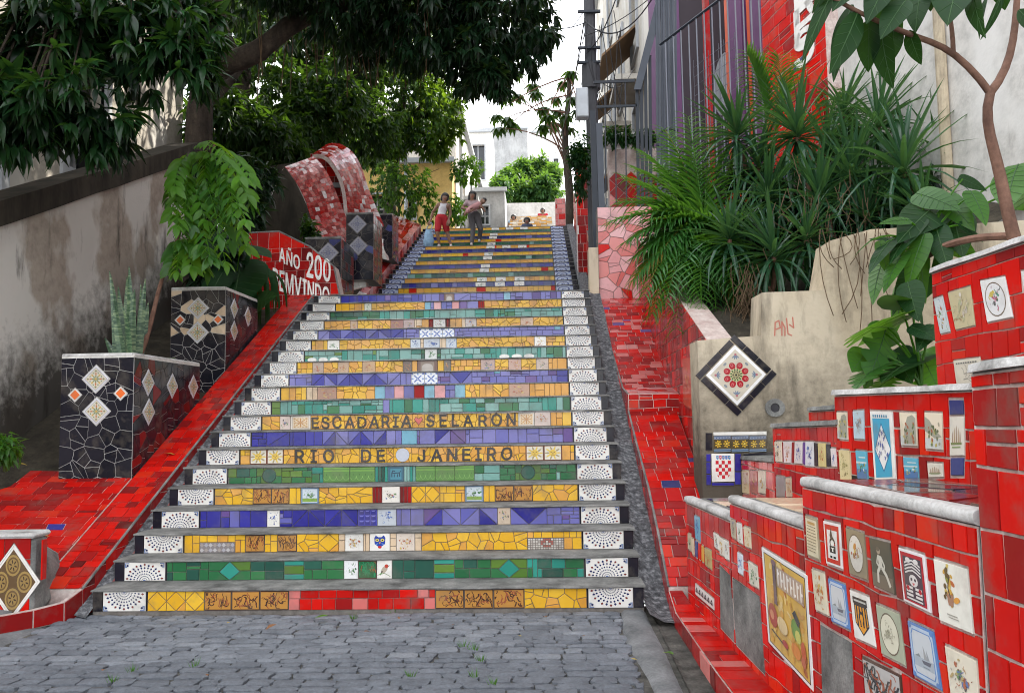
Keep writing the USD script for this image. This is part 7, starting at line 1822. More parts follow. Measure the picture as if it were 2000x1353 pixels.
# --- second tree and the bright trees behind
def tree(label, trunk, r0, r1, limbs, spec, n, mat, leaves, size=(.8, 1.3), name='tree', nl=7, shell=.35, thr=None, mat2=None):
    t = thing(name, label, 'tree')
    obj('trunk', tube(curve(trunk, 12), np.linspace(r0, r1, 12), 9), 'bark', t, smooth=True)
    for L in limbs: obj('limb', tube(curve(L, 9), np.linspace(r1 * .8, r1 * .25, 9), 7), 'bark', t, smooth=True)
    P, O = blobs(spec, n, rs, shell); pos, di, ro, sz = whorls(P, O, rs, nl, size=size, droop=.5)
    if mat2:
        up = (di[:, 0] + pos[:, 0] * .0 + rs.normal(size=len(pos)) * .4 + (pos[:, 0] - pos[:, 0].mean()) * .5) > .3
        obj('sunlit_crown', scatter(leaves, pos[up], di[up], ro[up], sz[up]), mat2, t); pos, di, ro, sz = pos[~up], di[~up], ro[~up], sz[~up]  # leaves on the sun side get a lighter colour that paints sunlight
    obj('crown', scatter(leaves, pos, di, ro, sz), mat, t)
    return t
yb = 15.0
tree('dark leaning tree with a forked trunk behind the mosaic arches', [aty(655, 340, yb), aty(650, 280, yb), aty(655, 225, yb), aty(640, 150, yb), aty(620, 90, yb)], .30, .18, [[aty(655, 215, yb), aty(690, 160, yb), aty(715, 100, yb), aty(720, 20, yb)], [aty(645, 170, yb), aty(610, 130, yb), aty(570, 120, yb)]],
     [scr_blob(430, 120, 640, 260, 20, 1.6), scr_blob(500, 190, 680, 300, 19, 1.2), scr_blob(430, -40, 620, 130, 21, 1.6), scr_blob(600, 60, 760, 200, 22, 1.4), scr_blob(560, 130, 720, 260, 19.5, 1.2), scr_blob(640, 180, 780, 310, 22, 1.2)], 2300, 'canopy_leaf', small_leaves, (1.2, 2.0), 'forked_tree')
tree('bright green bushy tree in the middle above the street lamp', [aty(760, 420, 21), aty(770, 320, 21), aty(780, 240, 21), aty(790, 160, 21)], .22, .12, [[aty(775, 260, 21), aty(820, 210, 21), aty(860, 170, 21)]],
     [scr_blob(690, 110, 870, 270, 27, 2.2), scr_blob(790, 140, 915, 290, 27, 1.6), scr_blob(640, 220, 800, 340, 27, 1.4), scr_blob(800, 240, 905, 310, 27, 1.0), scr_blob(720, 20, 880, 140, 28, 2), scr_blob(560, 150, 720, 290, 27, 1.6)], 3000, 'canopy_leaf', small_leaves, (1.2, 2.1), 'bushy_tree', mat2='sun_painted_leaf')
tree('tall leafy tree filling the shade behind the lettered wall', [aty(480, 420, 12), aty(470, 330, 12), aty(470, 240, 12), aty(480, 120, 12)], .22, .14, [], [scr_blob(370, 180, 520, 320, 17, 1.3), scr_blob(440, 230, 600, 340, 17.5, 1.0), scr_blob(370, 60, 470, 200, 18, 1.3)], 900, 'canopy_leaf', mid_leaves, (1.0, 1.6), 'shade_tree')
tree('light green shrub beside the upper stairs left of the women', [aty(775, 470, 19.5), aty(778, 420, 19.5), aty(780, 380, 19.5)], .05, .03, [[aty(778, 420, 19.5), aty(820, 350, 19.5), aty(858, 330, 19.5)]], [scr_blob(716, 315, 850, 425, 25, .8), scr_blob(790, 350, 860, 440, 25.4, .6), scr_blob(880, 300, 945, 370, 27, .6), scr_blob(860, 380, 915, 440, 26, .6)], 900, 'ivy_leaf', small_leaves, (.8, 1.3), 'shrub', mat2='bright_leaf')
# the far tree with hand-shaped leaves
cec = thing('umbrella_tree', 'sparse tree with hand shaped leaf clusters against the white sky', 'tree')
yc = 22.0
jt = [aty(1108, 330, yc), aty(1104, 260, yc), aty(1110, 200, yc), aty(1112, 150, yc)]
obj('trunk', tube(curve([aty(1110, 440, yc)] + jt, 12), np.linspace(.16, .07, 12), 8), 'bark', cec, smooth=True)
hands = [(1010, 140), (1012, 185), (985, 190), (990, 230), (1000, 240), (968, 225), (1045, 180), (1060, 210), (1085, 190), (1100, 160), (1115, 140), (1070, 225), (1090, 215), (1105, 225), (1060, 245), (1080, 240), (1120, 190), (1128, 215), (1040, 165), (975, 250), (1110, 250)]
br = MB(); pos, di, ro, sz = [], [], [], []
for k, (x, y) in enumerate(hands):
    c = aty(x, y, yc + rs.uniform(-1, 1)); j = curve(jt, 6)[k % 6]
    br.add(tube(curve([j, (j + c) / 2 + [0, 0, .2], c], 6), np.linspace(.03, .012, 6), 5))
    for a in np.linspace(0, 6.28, 9)[:-1]:
        for rp in range(2):
            pos.append(c); di.append(np.array([math.cos(a + .4 * rp), math.sin(a + .4 * rp), -.25 - .5 * rp])); ro.append(rs.uniform(-.3, .3)); sz.append(rs.uniform(1.3, 2.0))
obj('limb', br.get(), 'young_bark', cec); obj('crown', scatter([blade(.27, .085, .2, .6, 4, 1.0)], np.array(pos), np.array(di), np.array(ro), np.array(sz)), 'canopy_leaf', cec)
# ivy bank on the hill
iv = thing('ivy', 'bright ivy and creepers hanging over the wall at the top of the street', kind='stuff', cat='ivy')
P, O = blobs([scr_blob(975, 325, 1030, 405, 46, 1), scr_blob(1000, 312, 1045, 370, 47, 1), scr_blob(1030, 302, 1075, 372, 48, 1), scr_blob(1040, 340, 1090, 412, 45, 1), scr_blob(1060, 320, 1100, 390, 46, 1), scr_blob(958, 345, 1000, 400, 44, 1), scr_blob(1000, 350, 1060, 412, 45, 1)], 2600, rs, .3)
pos, di, ro, sz = whorls(P, O, rs, 6, size=(1.8, 3.2)); obj('leaves', scatter(small_leaves, pos, di, ro, sz), 'ivy_leaf', iv, kind='stuff')
# balcony greenery on the right
bg = thing('potted_greenery', 'dark potted plants in white boxes above the diamond panel', 'plant')
for x in (1196, 1246): q = aty(x, 288, 7.75); obj('pot', bbx(q[0] - .12, 7.6, q[2], q[0] + .16, 7.85, q[2] + .2, .01), 'white_cement', bg)
P, O = blobs([scr_blob(1172, 248, 1240, 285, 13.4, .25), scr_blob(1236, 255, 1280, 285, 13.4, .2)], 130, rs, .2); pos, di, ro, sz = whorls(P, O, rs, 6, size=(.6, 1.0)); obj('foliage', scatter(small_leaves, pos, di, ro, sz), 'dark_broad_leaf', bg)
vn = thing('creeper', 'dark creeper climbing the foot of the utility pole', 'plant')
P, O = blobs([scr_blob(1118, 255, 1160, 400, 15, .25), scr_blob(1108, 280, 1140, 330, 15, .2)], 260, rs, .3); pos, di, ro, sz = whorls(P, O, rs, 5, size=(.6, 1.0)); obj('foliage', scatter(small_leaves, pos, di, ro, sz), 'dark_broad_leaf', vn)
# --- pinnate tree by the left wall
pin = thing('young_tree', 'slender young tree with bright feathered leaves against the plaster wall', 'tree')
yp_ = 2.9
st_ = [aty(272, 700, 2.2), aty(297, 620, 2.4), aty(318, 540, 2.7), aty(345, 470, yp_), aty(372, 400, yp_), aty(400, 330, yp_), aty(420, 280, yp_)]
obj('trunk', tube(curve(st_, 14), np.linspace(.026, .010, 14), 7), 'young_bark', pin, smooth=True)
lf = blade(.18, .070, .2, .35, 6, .8)
fr_list = [(372, 300, 470, 345), (380, 300, 420, 400), (360, 310, 340, 365), (400, 330, 485, 380), (380, 340, 375, 440), (360, 350, 335, 420), (410, 350, 480, 430), (395, 380, 450, 470), (370, 390, 395, 480), (430, 290, 490, 350), (345, 470, 335, 525), (350, 465, 375, 520), (350, 468, 400, 525), (340, 480, 415, 505), (420, 400, 480, 480), (355, 330, 400, 430), (430, 330, 455, 420), (385, 285, 440, 300), (365, 420, 350, 470), (400, 420, 440, 510), (400, 300, 450, 360), (410, 310, 460, 400), (390, 340, 430, 460), (370, 330, 360, 430), (350, 320, 330, 390), (420, 370, 475, 450), (380, 420, 410, 500), (405, 290, 400, 350), (440, 350, 488, 400), (365, 300, 350, 350), (390, 380, 380, 450), (360, 480, 345, 530), (370, 470, 400, 525), (430, 320, 490, 400), (415, 340, 445, 420), (350, 380, 345, 440)]
for k, (x0, y0, x1, y1) in enumerate(fr_list):
    yv = yp_ + rs.uniform(-.35, .25)
    a, b = aty(x0, y0, yp_ + .05), aty(x1, y1, yv - .25); L = np.linalg.norm(b - a)
    stem = curve([a, (a + b) / 2 + [0, 0, .10 * L], b], 9)
    fo = uniq(pin, 'frond'); UsdGeom.Xform.Define(stage, fo)
    obj('rachis', tube(stem, .004, 4), 'bright_leaf', fo)
    pos, di, ro = [], [], []
    for i in range(1, 9):
        tgt = stem[i] - stem[i - 1]; tgt /= np.linalg.norm(tgt); sd = np.cross(tgt, [0, -.4, 1.0]); sd /= np.linalg.norm(sd)
        for s in (-1, 1):
            pos.append(stem[i] - tgt * .02 * (s > 0)); di.append(tgt * .55 + sd * s * .9 + [0, -.1, -.45]); ro.append(rs.uniform(-.35, .35))
    pos.append(stem[-1]); di.append(stem[-1] - stem[-2]); ro.append(0)
    dn = np.array(di); dn /= np.linalg.norm(dn, axis=1, keepdims=True); zn = (EYE - np.array(pos)); zn /= np.linalg.norm(zn, axis=1, keepdims=True); zn = zn * .8 + np.array([0, 0, .8]) + rs.normal(size=zn.shape) * .25; zn -= dn * (zn * dn).sum(1, keepdims=True); zn /= np.linalg.norm(zn, axis=1, keepdims=True)
    R = np.stack([dn, np.cross(zn, dn), zn], -1)
    for i in range(len(pos)):
        if k < 16: obj('leaflet', (lf[0] @ R[i].T * rs.uniform(.62, 1.18) + pos[i], lf[1]), ('bright_leaf', 'broad_leaf', 'bright_leaf')[k % 3], fo, smooth=True)
    if k >= 16: obj('leaflets', scatter([lf], np.array(pos), np.array(di), np.array(ro), rs.uniform(.65, 1.15, len(pos))), ('broad_leaf', 'bright_leaf')[k % 2], fo, kind='stuff', smooth=True)
hd = thing('dark_shrub', 'dark leafy shrub in the shade behind the feathered young tree', 'shrub')
P, O = blobs([scr_blob(352, 290, 450, 420, 12.6, .4), scr_blob(400, 330, 520, 470, 12.9, .4), scr_blob(360, 420, 500, 580, 11.4, .4), scr_blob(440, 300, 540, 400, 13.5, .4)], 620, rs, .15); pos, di, ro, sz = whorls(P, O, rs, 7, size=(.8, 1.4)); obj('foliage', scatter(mid_leaves, pos, di, ro, sz), 'mango_leaf_old', hd)
# --- snake plant in the near planter
sn = thing('snake_plant', 'clump of tall mottled snake plant leaves in the near black planter', 'plant')
for k, (xb, xt, yt_) in enumerate(((228, 214, 530), (236, 231, 560), (240, 248, 540), (250, 252, 520), (256, 263, 565), (244, 222, 585), (262, 275, 555), (252, 240, 600), (268, 284, 545), (230, 205, 660), (270, 290, 590), (247, 256, 590))):
    yv = 1.95 + rs.uniform(-.3, .35); a, b = aty(xb, 700, yv), aty(xt, yt_, yv + rs.uniform(-.1, .1)); s = np.linspace(0, 1, 9); w = .035 * (1 - s ** 3) + .004
    m = curve([a - [0, 0, .08], (a + b) / 2 + [rs.uniform(-.02, .02), 0, 0], b], 9); ang = rs.uniform(-.7, .7); sv = np.array([math.cos(ang), math.sin(ang), 0]); nv = np.array([-sv[1], sv[0], 0])
    V = []
    for i in range(9): V += [m[i] - sv * w[i], m[i] - nv * .006 - nv * 0, m[i] + sv * w[i], m[i] + nv * .008]
    F = [[i * 4 + j, i * 4 + (j + 1) % 4, i * 4 + 4 + (j + 1) % 4, i * 4 + 4 + j] for i in range(8) for j in range(4)]
    obj('leaf', (np.array(V), np.array(F)), 'snake_mottled', sn)
# --- broad-leaved plants
def heart(L=.3, w=.24, lobes=0, droop=.5, fold=.12, n=18):
    "a broad leaf blade: outline around the midrib, the stalk joined near its base; lobes cut towards the rib"
    out = []
    for k in range(n + 1):
        t = k / n; x = -.16 + 1.16 * t; h = (math.sin(math.pi * (t ** .72)) ** .85) if 0 < t < 1 else 0
        if lobes and .18 < t < .95: h *= 1 - (.5 if (k % 3 == 0) else 0)
        out.append((x * L, h * w * .5))
    V, F = [], []
    for x, h in out:
        t = (x / L + .16) / 1.16
        z = -droop * L * max(0, x / L) ** 2 * .5
        xb = x - (.16 * L * (h / (w * .5)) if t < .3 else .05 * L * (h / (w * .5)))
        V += [(xb, h, z + fold * h - .35 * h * h / w), (x, 0, z), (xb, -h, z + fold * h - .35 * h * h / w)]
    for i in range(n):
        a = i * 3; F += [[a, a + 1, a + 4], [a, a + 4, a + 3], [a + 1, a + 2, a + 5], [a + 1, a + 5, a + 4]]
    return np.array(V), np.array(F)
def veins(lv, n, face=.0012, rib=.0035):
    "midrib and side veins standing slightly proud of a leaf"
    b = MB(); mid = lv[1::3] + [0, 0, face]; b.add(tube(mid, np.linspace(rib, rib * .35, len(mid)), 4))
    for i in range(2, n - 3, 2):
        for k in (0, 2):
            j = min(n, i + 2); e = lv[3 * j + k] * .92 + mid[j] * .08 + [0, 0, face]; b.add(tube([mid[i], (mid[i] + e) / 2 + [0, 0, .0006], e], rib * .3, 3))
    return b.get()
def leaf_from(parent, p0, p1, y0, y1, wr, mat, lobes=0, roll=0.0, root=None, droop=.3, label=None, shape=None, face_=.9):
    "a broad leaf whose stalk end and tip are seen at p0 and p1, at the depths y0 and y1"
    a, b = aty(*p0, y0), aty(*p1, y1); L = np.linalg.norm(b - a)
    lv, lf = shape(L, L * wr) if shape else heart(L, L * wr, lobes, droop)
    x_ = (b - a) / L; e_ = (EYE - a) / np.linalg.norm(EYE - a); z_ = e_ * face_ + np.array([0, 0, 1.0]); z_ = z_ - x_ * (z_ @ x_); z_ /= np.linalg.norm(z_); y_ = np.cross(z_, x_)
    R = np.stack([x_, y_ * math.cos(roll) + z_ * math.sin(roll), z_ * math.cos(roll) - y_ * math.sin(roll)], -1)
    o = obj('leaf', (lv @ R.T + a, lf), mat, parent, smooth=True, label=label)
    vv, vf = veins(lv, len(lv) // 3 - 1, .0012, .010 * L); obj('veins', (vv @ R.T + a, vf), 'vein', o, smooth=True)
    if root is not None: obj('stalk', tube(curve([root, (np.asarray(root) + a) / 2 + [0, 0, .08], a], 7), np.linspace(.010, .006, 7), 5), 'bright_leaf', parent)
ph1 = thing('philodendron', 'dark broad leaved plant between the farther planter and the lettered wall', 'plant')
rt = aty(450, 640, 5.2)
for p0, p1, wr, roll in (((470, 480), (530, 490), .8, -.3), ((455, 505), (425, 560), .9, .5), ((470, 520), (450, 600), .9, .2), ((470, 565), (500, 592), .7, .3), ((440, 470), (400, 500), .8, -.5), ((430, 540), (400, 590), .8, .3), ((490, 600), (530, 570), .7, .6)):
    leaf_from(ph1, p0, p1, 5.0 + rs.uniform(-.3, .3), 4.6 + rs.uniform(-.2, .2), wr, 'dark_broad_leaf', 0, roll, rt)
sl = thing('strap_plant', 'drooping strap leaved plant at the left end of the lettered wall', 'plant')
for k in range(16):
    x0 = 515 + rs.uniform(-8, 8); a = aty(x0, 525, 5.6); b = aty(x0 + rs.uniform(-45, 40), 600 + rs.uniform(-10, 45), 5.3 + rs.uniform(-.2, .2)); m = curve([a, (a * .6 + b * .4) + [0, 0, .22], b], 8); w = .02 * np.sin(np.linspace(.3, 3.1, 8)) + .002
    obj('leaf', (np.array([q for i in range(8) for q in (m[i] + [w[i], 0, 0], m[i] - [w[i], 0, 0])]), np.array([[2 * i, 2 * i + 1, 2 * i + 3, 2 * i + 2] for i in range(7)])), 'dark_broad_leaf', sl)
fn = thing('fern', 'green ferny plant on the block above the lettered wall', 'plant')
P, O = blobs([scr_blob(540, 415, 620, 470, 14.5, .4), scr_blob(585, 440, 625, 480, 14.3, .25)], 130, rs, .2); pos, di, ro, sz = whorls(P, O, rs, 7, size=(.7, 1.1)); obj('foliage', scatter(small_leaves, pos, di, ro, sz), 'canopy_leaf', fn)
gw = thing('weeds', 'small green weeds in the shade at the foot of the plaster wall', kind='stuff', cat='weeds')
P, O = blobs([scr_blob(-30, 850, 30, 900, 6.4, .2), scr_blob(330, 690, 350, 720, 9, .1)], 60, rs, .2); pos, di, ro, sz = whorls(P, O, rs, 5, size=(.4, .8)); obj('leaves', scatter(small_leaves, pos, di, ro, sz), 'broad_leaf', gw, kind='stuff')

# ================================================================ right bed: dracaenas, palm, shrubs
strap = [None] * 3
def sword(L, w, droop, n=6):
    s = np.linspace(0, 1, n); x = L * s * (1 - .12 * droop * s); z = -droop * L * s ** 2.2 * .75; ww = w * (1 - s ** 2.2) * (.55 + .45 * np.minimum(1, s * 4)) * .5 + .0008
    V = []; 
    for i in range(n): V += [(x[i], ww[i], z[i] + ww[i] * .5), (x[i], 0, z[i]), (x[i], -ww[i], z[i] + ww[i] * .5)]
    F = []
    for i in range(n - 1): a = i * 3; F += [[a, a + 1, a + 4], [a, a + 4, a + 3], [a + 1, a + 2, a + 5], [a + 1, a + 5, a + 4]]
    return np.array(V), np.array(F)
swords = [sword(.55, .042, d) for d in (.15, .5, .9)]
DR = [(1440, 270, 9.0, 1.0, 'dracaena rosette nearest the iron bars, highest on the left'), (1556, 268, 8.4, 1.1, 'large dracaena rosette below the lettered red pier'), (1662, 352, 8.0, 1.05, 'dracaena rosette in the middle of the right bed'), (1766, 338, 7.6, 1.25, 'big dracaena rosette in front of the white house pipe'), (1512, 503, 7.5, 1.0, 'low dracaena rosette just above the beige wall'), (1424, 468, 7.9, .9, 'dracaena rosette among the palm fronds'), (1612, 300, 8.8, .9, 'upright dracaena rosette behind the middle one'), (1716, 250, 8.4, 1.0, 'dracaena rosette under the hanging tree leaves'), (1600, 395, 7.9, .9, 'small dracaena rosette above the wall step'), (1500, 390, 8.3, .85, 'shaded dracaena rosette behind the palm'), (1690, 430, 7.7, .8, 'drooping dracaena rosette over the top of the plaster wall'), (1800, 430, 7.3, .8, 'dracaena rosette at the right end of the bed'), (1575, 470, 7.5, .75, 'small dracaena rosette at the plaster wall step'), (1480, 330, 8.9, .85, 'dracaena rosette half hidden behind the nearest one'), (1650, 225, 9.0, .8, 'pale dracaena rosette at the foot of the red lettered pier'), (1830, 300, 8.2, .8, 'dracaena rosette against the drain pipe')]
for k, (x, y, d, s, lab) in enumerate(DR):
    t = thing('dracaena', lab, 'plant', group='dracaenas in the right bed')
    c = atd(x, y, d); s *= 1.15; n = 64
    root = np.array([c[0] + rs.uniform(-.1, .25), c[1] + .25, 1.75 + .36 * (c[1] - .72) + max(0, (c[0] - 3.2)) * .5])
    obj('stem', tube(curve([root, (root + c) / 2 + [.06, 0, .0], c], 8), .022, 6), 'young_bark', t)
    a = np.arange(n) * 2.4; e = np.linspace(1.45, -.75, n) + rs.normal(size=n) * .12
    di = np.stack([np.cos(a) * np.cos(e), np.sin(a) * np.cos(e), np.sin(e)], 1); tl = rs.normal(size=2) * .30; tl[1] -= .22; Rx = trimesh.transformations.euler_matrix(-tl[1], tl[0], 0)[:3, :3]; di = di @ Rx.T; pick = np.where(e > .7, 0, np.where(e > 0, 1, 2))
    sz = s * rs.uniform(.8, 1.15, n); ro = rs.uniform(-.2, .2, n); R = orient(di, ro); pos = c + di * .015 + np.stack([0 * e, 0 * e, (e - .3) * .06], 1)
    if k in (0, 1, 2, 3, 4):
        for i in range(n): obj('leaf', (swords[pick[i]][0] @ R[i].T * sz[i] + pos[i], swords[pick[i]][1]), 'dracaena_leaf', t)
    else: obj('leaves', scatter(swords, pos, di, ro, sz, pick), 'dracaena_leaf', t, kind='stuff')
plm = thing('areca_palm', 'areca palm whose arching fronds hang over the pink ramp', 'palm')
crown = atd(1375, 500, 8.6)
FRN = [((1240, 330), 9.0, .5), ((1222, 350), 8.8, .35), ((1195, 432), 8.5, .5), ((1240, 545), 8.2, .45), ((1245, 500), 8.3, .4), ((1275, 610), 8.0, .5), ((1320, 640), 7.8, .5), ((1400, 620), 7.7, .5), ((1450, 600), 7.8, .4), ((1300, 255), 9.3, .6), ((1345, 230), 9.2, .6), ((1460, 105), 9.4, .8), ((1520, 110), 9.6, .7), ((1320, 310), 9.4, .5), ((1400, 330), 9.0, .4), ((1470, 420), 8.2, .4), ((1290, 400), 8.6, .4), ((1345, 560), 7.8, .4), ((1270, 430), 8.3, .4), ((1215, 395), 8.7, .45), ((1230, 470), 8.3, .5), ((1260, 575), 8.0, .5), ((1370, 600), 7.6, .4), ((1300, 590), 7.8, .5), ((1260, 300), 9.2, .5), ((1350, 290), 9.2, .5), ((1430, 560), 7.6, .4), ((1300, 480), 8.2, .5), ((1290, 340), 8.9, .4), ((1390, 250), 9.2, .5), ((1480, 560), 7.6, .3)]
pinn = [sword(.34, .036, .35, 5), sword(.34, .036, .8, 5)]
root = np.array([crown[0] + .1, crown[1] + .2, 2.0])
for k, ((x, y), d, arch) in enumerate(FRN):
    tip = atd(x, y, d); st0 = root + [rs.uniform(-.2, .2), rs.uniform(-.2, .2), .1]; mid = crown + (tip - crown) * .35 + [0, 0, arch * .55]
    if k in (11, 12): st0 = atd(1490, 330, 9.4); mid = (st0 + tip) / 2 + [.1, 0, .1]
    c = curve([st0, mid, tip], 30)
    fo = uniq(plm, 'frond'); UsdGeom.Xform.Define(stage, fo); obj('rachis', tube(c, np.linspace(.012, .003, 30), 5), 'bright_leaf' if k % 3 else 'dry_palm_leaf', fo)
    pos, di, ro, sz = [], [], [], []
    for i in range(9, 30):
        tg = c[i] - c[i - 1]; tg /= np.linalg.norm(tg); sd = np.cross(tg, [0, 0, 1.0]); sd /= np.linalg.norm(sd) + 1e-6; f = math.sin(math.pi * ((i - 8) / 24) ** .8) * .8 + .3
        for s in (-1, 1):
            for h in (0, .5): pos.append(c[i] - (c[i] - c[i - 1]) * h); di.append(tg * (.7 + .3 * i / 30) + sd * s + [0, 0, .25 + rs.uniform(-.1, .1)]); ro.append(rs.uniform(-.2, .2)); sz.append(f * rs.uniform(.9, 1.1))
    dry = k in (5, 8, 3)
    sp_ = np.arange(len(pos)) % 2
    obj('leaflets', scatter(pinn, np.array(pos), np.array(di), np.array(ro), np.array(sz), sp_), 'palm_leaf', fo, kind='stuff')
    if dry: obj('dry_leaflets', scatter(pinn, np.array(pos)[-30:], np.array(di)[-30:] + [0, 0, -.4], np.array(ro)[-30:], np.array(sz)[-30:] * .9, sp_[-30:]), 'dry_palm_leaf', fo, kind='stuff')
sh = thing('shrub', 'small leaved shrub against the white house front, upper right', 'shrub')
P, O = blobs([scr_blob(1590, 170, 1720, 260, 9.6, .4), scr_blob(1680, 130, 1830, 260, 9.0, .4), scr_blob(1740, 200, 1840, 330, 8.6, .35), scr_blob(1600, 220, 1740, 320, 9.2, .4)], 420, rs, .2); pos, di, ro, sz = whorls(P, O, rs, 7, size=(.5, .85)); obj('foliage', scatter(small_leaves, pos, di, ro, sz), 'ivy_leaf', sh)
obj('stem', tube([atd(1740, 420, 9.0), atd(1730, 250, 9.1)], .02, 5), 'young_bark', sh)
uc = thing('undergrowth', 'dark tangled undergrowth filling the right bed below the dracaenas', kind='stuff', cat='undergrowth')
P, O = blobs([scr_blob(1380, 330, 1560, 520, 9.2, .5), scr_blob(1540, 330, 1760, 470, 8.9, .5), scr_blob(1700, 330, 1860, 480, 8.3, .4), scr_blob(1330, 540, 1470, 660, 8.4, .3), scr_blob(1260, 420, 1380, 560, 9.2, .4), scr_blob(1560, 380, 1860, 450, 8.2, .3)], 1150, rs, .1); pos, di, ro, sz = whorls(P, O, rs, 7, size=(.6, 1.2)); obj('leaves', scatter(mid_leaves, pos, di, ro, sz), 'mango_leaf_old', uc, kind='stuff')
th = MB()
for k in range(150):
    x, y = (rs.normal(1462, 18), rs.normal(610, 34)) if k < 115 else (rs.normal(1620, 60), rs.normal(425, 22)); p = atd(x, y - 40, 7.35 + rs.uniform(0, .3)); th.add(tube([p, p + [rs.uniform(-.06, .06), 0, -.15], p + [rs.uniform(-.12, .12), -.03, -.28]], .004, 3))
obj('dead_leaves', th.get(), 'dry_thatch', uc, kind='stuff')
cr_ = MB()
for k in range(26):
    x = rs.uniform(1600, 1780); p = aty(x, 452 + rs.uniform(-10, 10), BY - .03); L = rs.uniform(.15, .75); cr_.add(tube(curve([p, p + [rs.uniform(-.06, .06), -.01, -L * .5], p + [rs.uniform(-.12, .12), -.005, -L]], 6), .0035, 4))
obj('roots', cr_.get(), 'dry_thatch', uc, kind='stuff')
# monstera between the backrest and the high planter
mo = thing('monstera', 'monstera with split glossy leaves behind the backrest of the tallest bench', 'plant')
rt = atd(1800, 760, 5.2)
yM = rt[1]
for p0, p1, wr, lob, roll, m in (((1735, 640), (1660, 630), .95, 1, .8, 'broad_leaf'), ((1728, 650), (1700, 750), .5, 1, -.6, 'broad_leaf'), ((1800, 695), (1830, 750), 1.2, 1, .2, 'broad_leaf'), ((1795, 700), (1715, 725), .6, 0, .5, 'dark_broad_leaf'), ((1715, 715), (1665, 745), .9, 1, .5, 'broad_leaf'), ((1690, 690), (1668, 720), .9, 0, -.4, 'broad_leaf'), ((1760, 600), (1735, 560), .7, 0, .2, 'dark_broad_leaf'), ((1775, 560), (1790, 620), .6, 0, .3, 'dark_broad_leaf'), ((1740, 740), (1700, 760), .8, 1, .3, 'broad_leaf'), ((1820, 640), (1790, 680), .6, 0, .1, 'dark_broad_leaf'), ((1785, 640), (1835, 660), .6, 0, .1, 'dark_broad_leaf'), ((1750, 690), (1775, 740), .7, 0, .4, 'dark_broad_leaf')):
    leaf_from(mo, p0, p1, yM + rs.uniform(-.1, .15), yM - .12 + rs.uniform(-.1, .1), wr, m, lob, roll, rt)
cl = thing('climbing_plant', 'tangle of long stemmed broad leaves above the high tiled planter', 'plant')
rt = atd(1810, 500, 5.6); yC = rt[1]
for p0, p1, wr, roll in (((1800, 380), (1870, 400), .5, .3), ((1830, 400), (1760, 450), .5, -.2), ((1850, 390), (1900, 440), .45, .2), ((1790, 440), (1730, 500), .4, .4), ((1860, 420), (1880, 480), .45, 0), ((1800, 470), (1765, 560), .45, .3), ((1830, 450), (1850, 520), .4, .2), ((1900, 380), (1930, 430), .45, -.3), ((1720, 480), (1735, 540), .4, .3), ((1880, 350), (1930, 370), .5, .4), ((1985, 330), (1960, 390), .5, .2), ((1750, 470), (1700, 460), .4, .1), ((1995, 370), (2030, 400), .8, .2), ((1815, 540), (1770, 600), .5, -.3), ((1760, 500), (1720, 560), .35, .3), ((1780, 520), (1745, 610), .3, -.3), ((1740, 470), (1690, 520), .35, .4), ((1800, 500), (1800, 590), .3, .5), ((1770, 430), (1720, 430), .4, -.2), ((1840, 500), (1825, 570), .35, .2), ((1765, 560), (1745, 640), .3, .1), ((1790, 585), (1815, 650), .35, -.4), ((1720, 520), (1700, 580), .3, .2), ((1850, 470), (1905, 500), .35, .3), ((1700, 470), (1660, 500), .35, .3), ((1880, 440), (1925, 470), .35, .1)):
    leaf_from(cl, p0, p1, yC + rs.uniform(-.2, .2), yC + rs.uniform(-.35, 0), wr, rs.choice(['broad_leaf', 'dark_broad_leaf', 'dark_broad_leaf']), 0, roll, rt)
obj('stalk', tube(curve([rt, atd(1880, 470, 5.3), atd(1990, 462, 5.0)], 10), .024, 7), 'young_bark', cl)
# the small tree at the right edge with big hanging leaves
bt = thing('broadleaf_tree', 'small tree with a forked reddish trunk and large hanging leaves, top right', 'tree')
dT = 4.9
tr_ = [atd(1985, 480, dT), atd(1965, 400, dT), atd(1945, 310, dT), atd(1930, 245, dT), atd(1934, 182, dT)]
obj('trunk', tube(curve(tr_, 12), np.linspace(.038, .026, 12), 9), 'young_bark', bt, smooth=True)
obj('limb', tube(curve([tr_[-1], atd(1905, 145, dT), atd(1860, 104, dT), atd(1790, 72, dT - .1), atd(1690, 30, dT - .2), atd(1600, -20, dT - .3)], 14), np.linspace(.022, .010, 14), 7), 'young_bark', bt, smooth=True)
obj('limb', tube(curve([tr_[-1], atd(1965, 130, dT), atd(1980, 70, dT), atd(1988, -30, dT)], 9), np.linspace(.026, .016, 9), 7), 'young_bark', bt, smooth=True)
obj('limb', tube(curve([atd(1862, 105, dT), atd(1858, 50, dT), atd(1845, -20, dT)], 6), np.linspace(.014, .009, 6), 6), 'young_bark', bt, smooth=True)
oval = lambda L, w: blade(L * 1.2, w * .85, .22, .3, 12, .85)
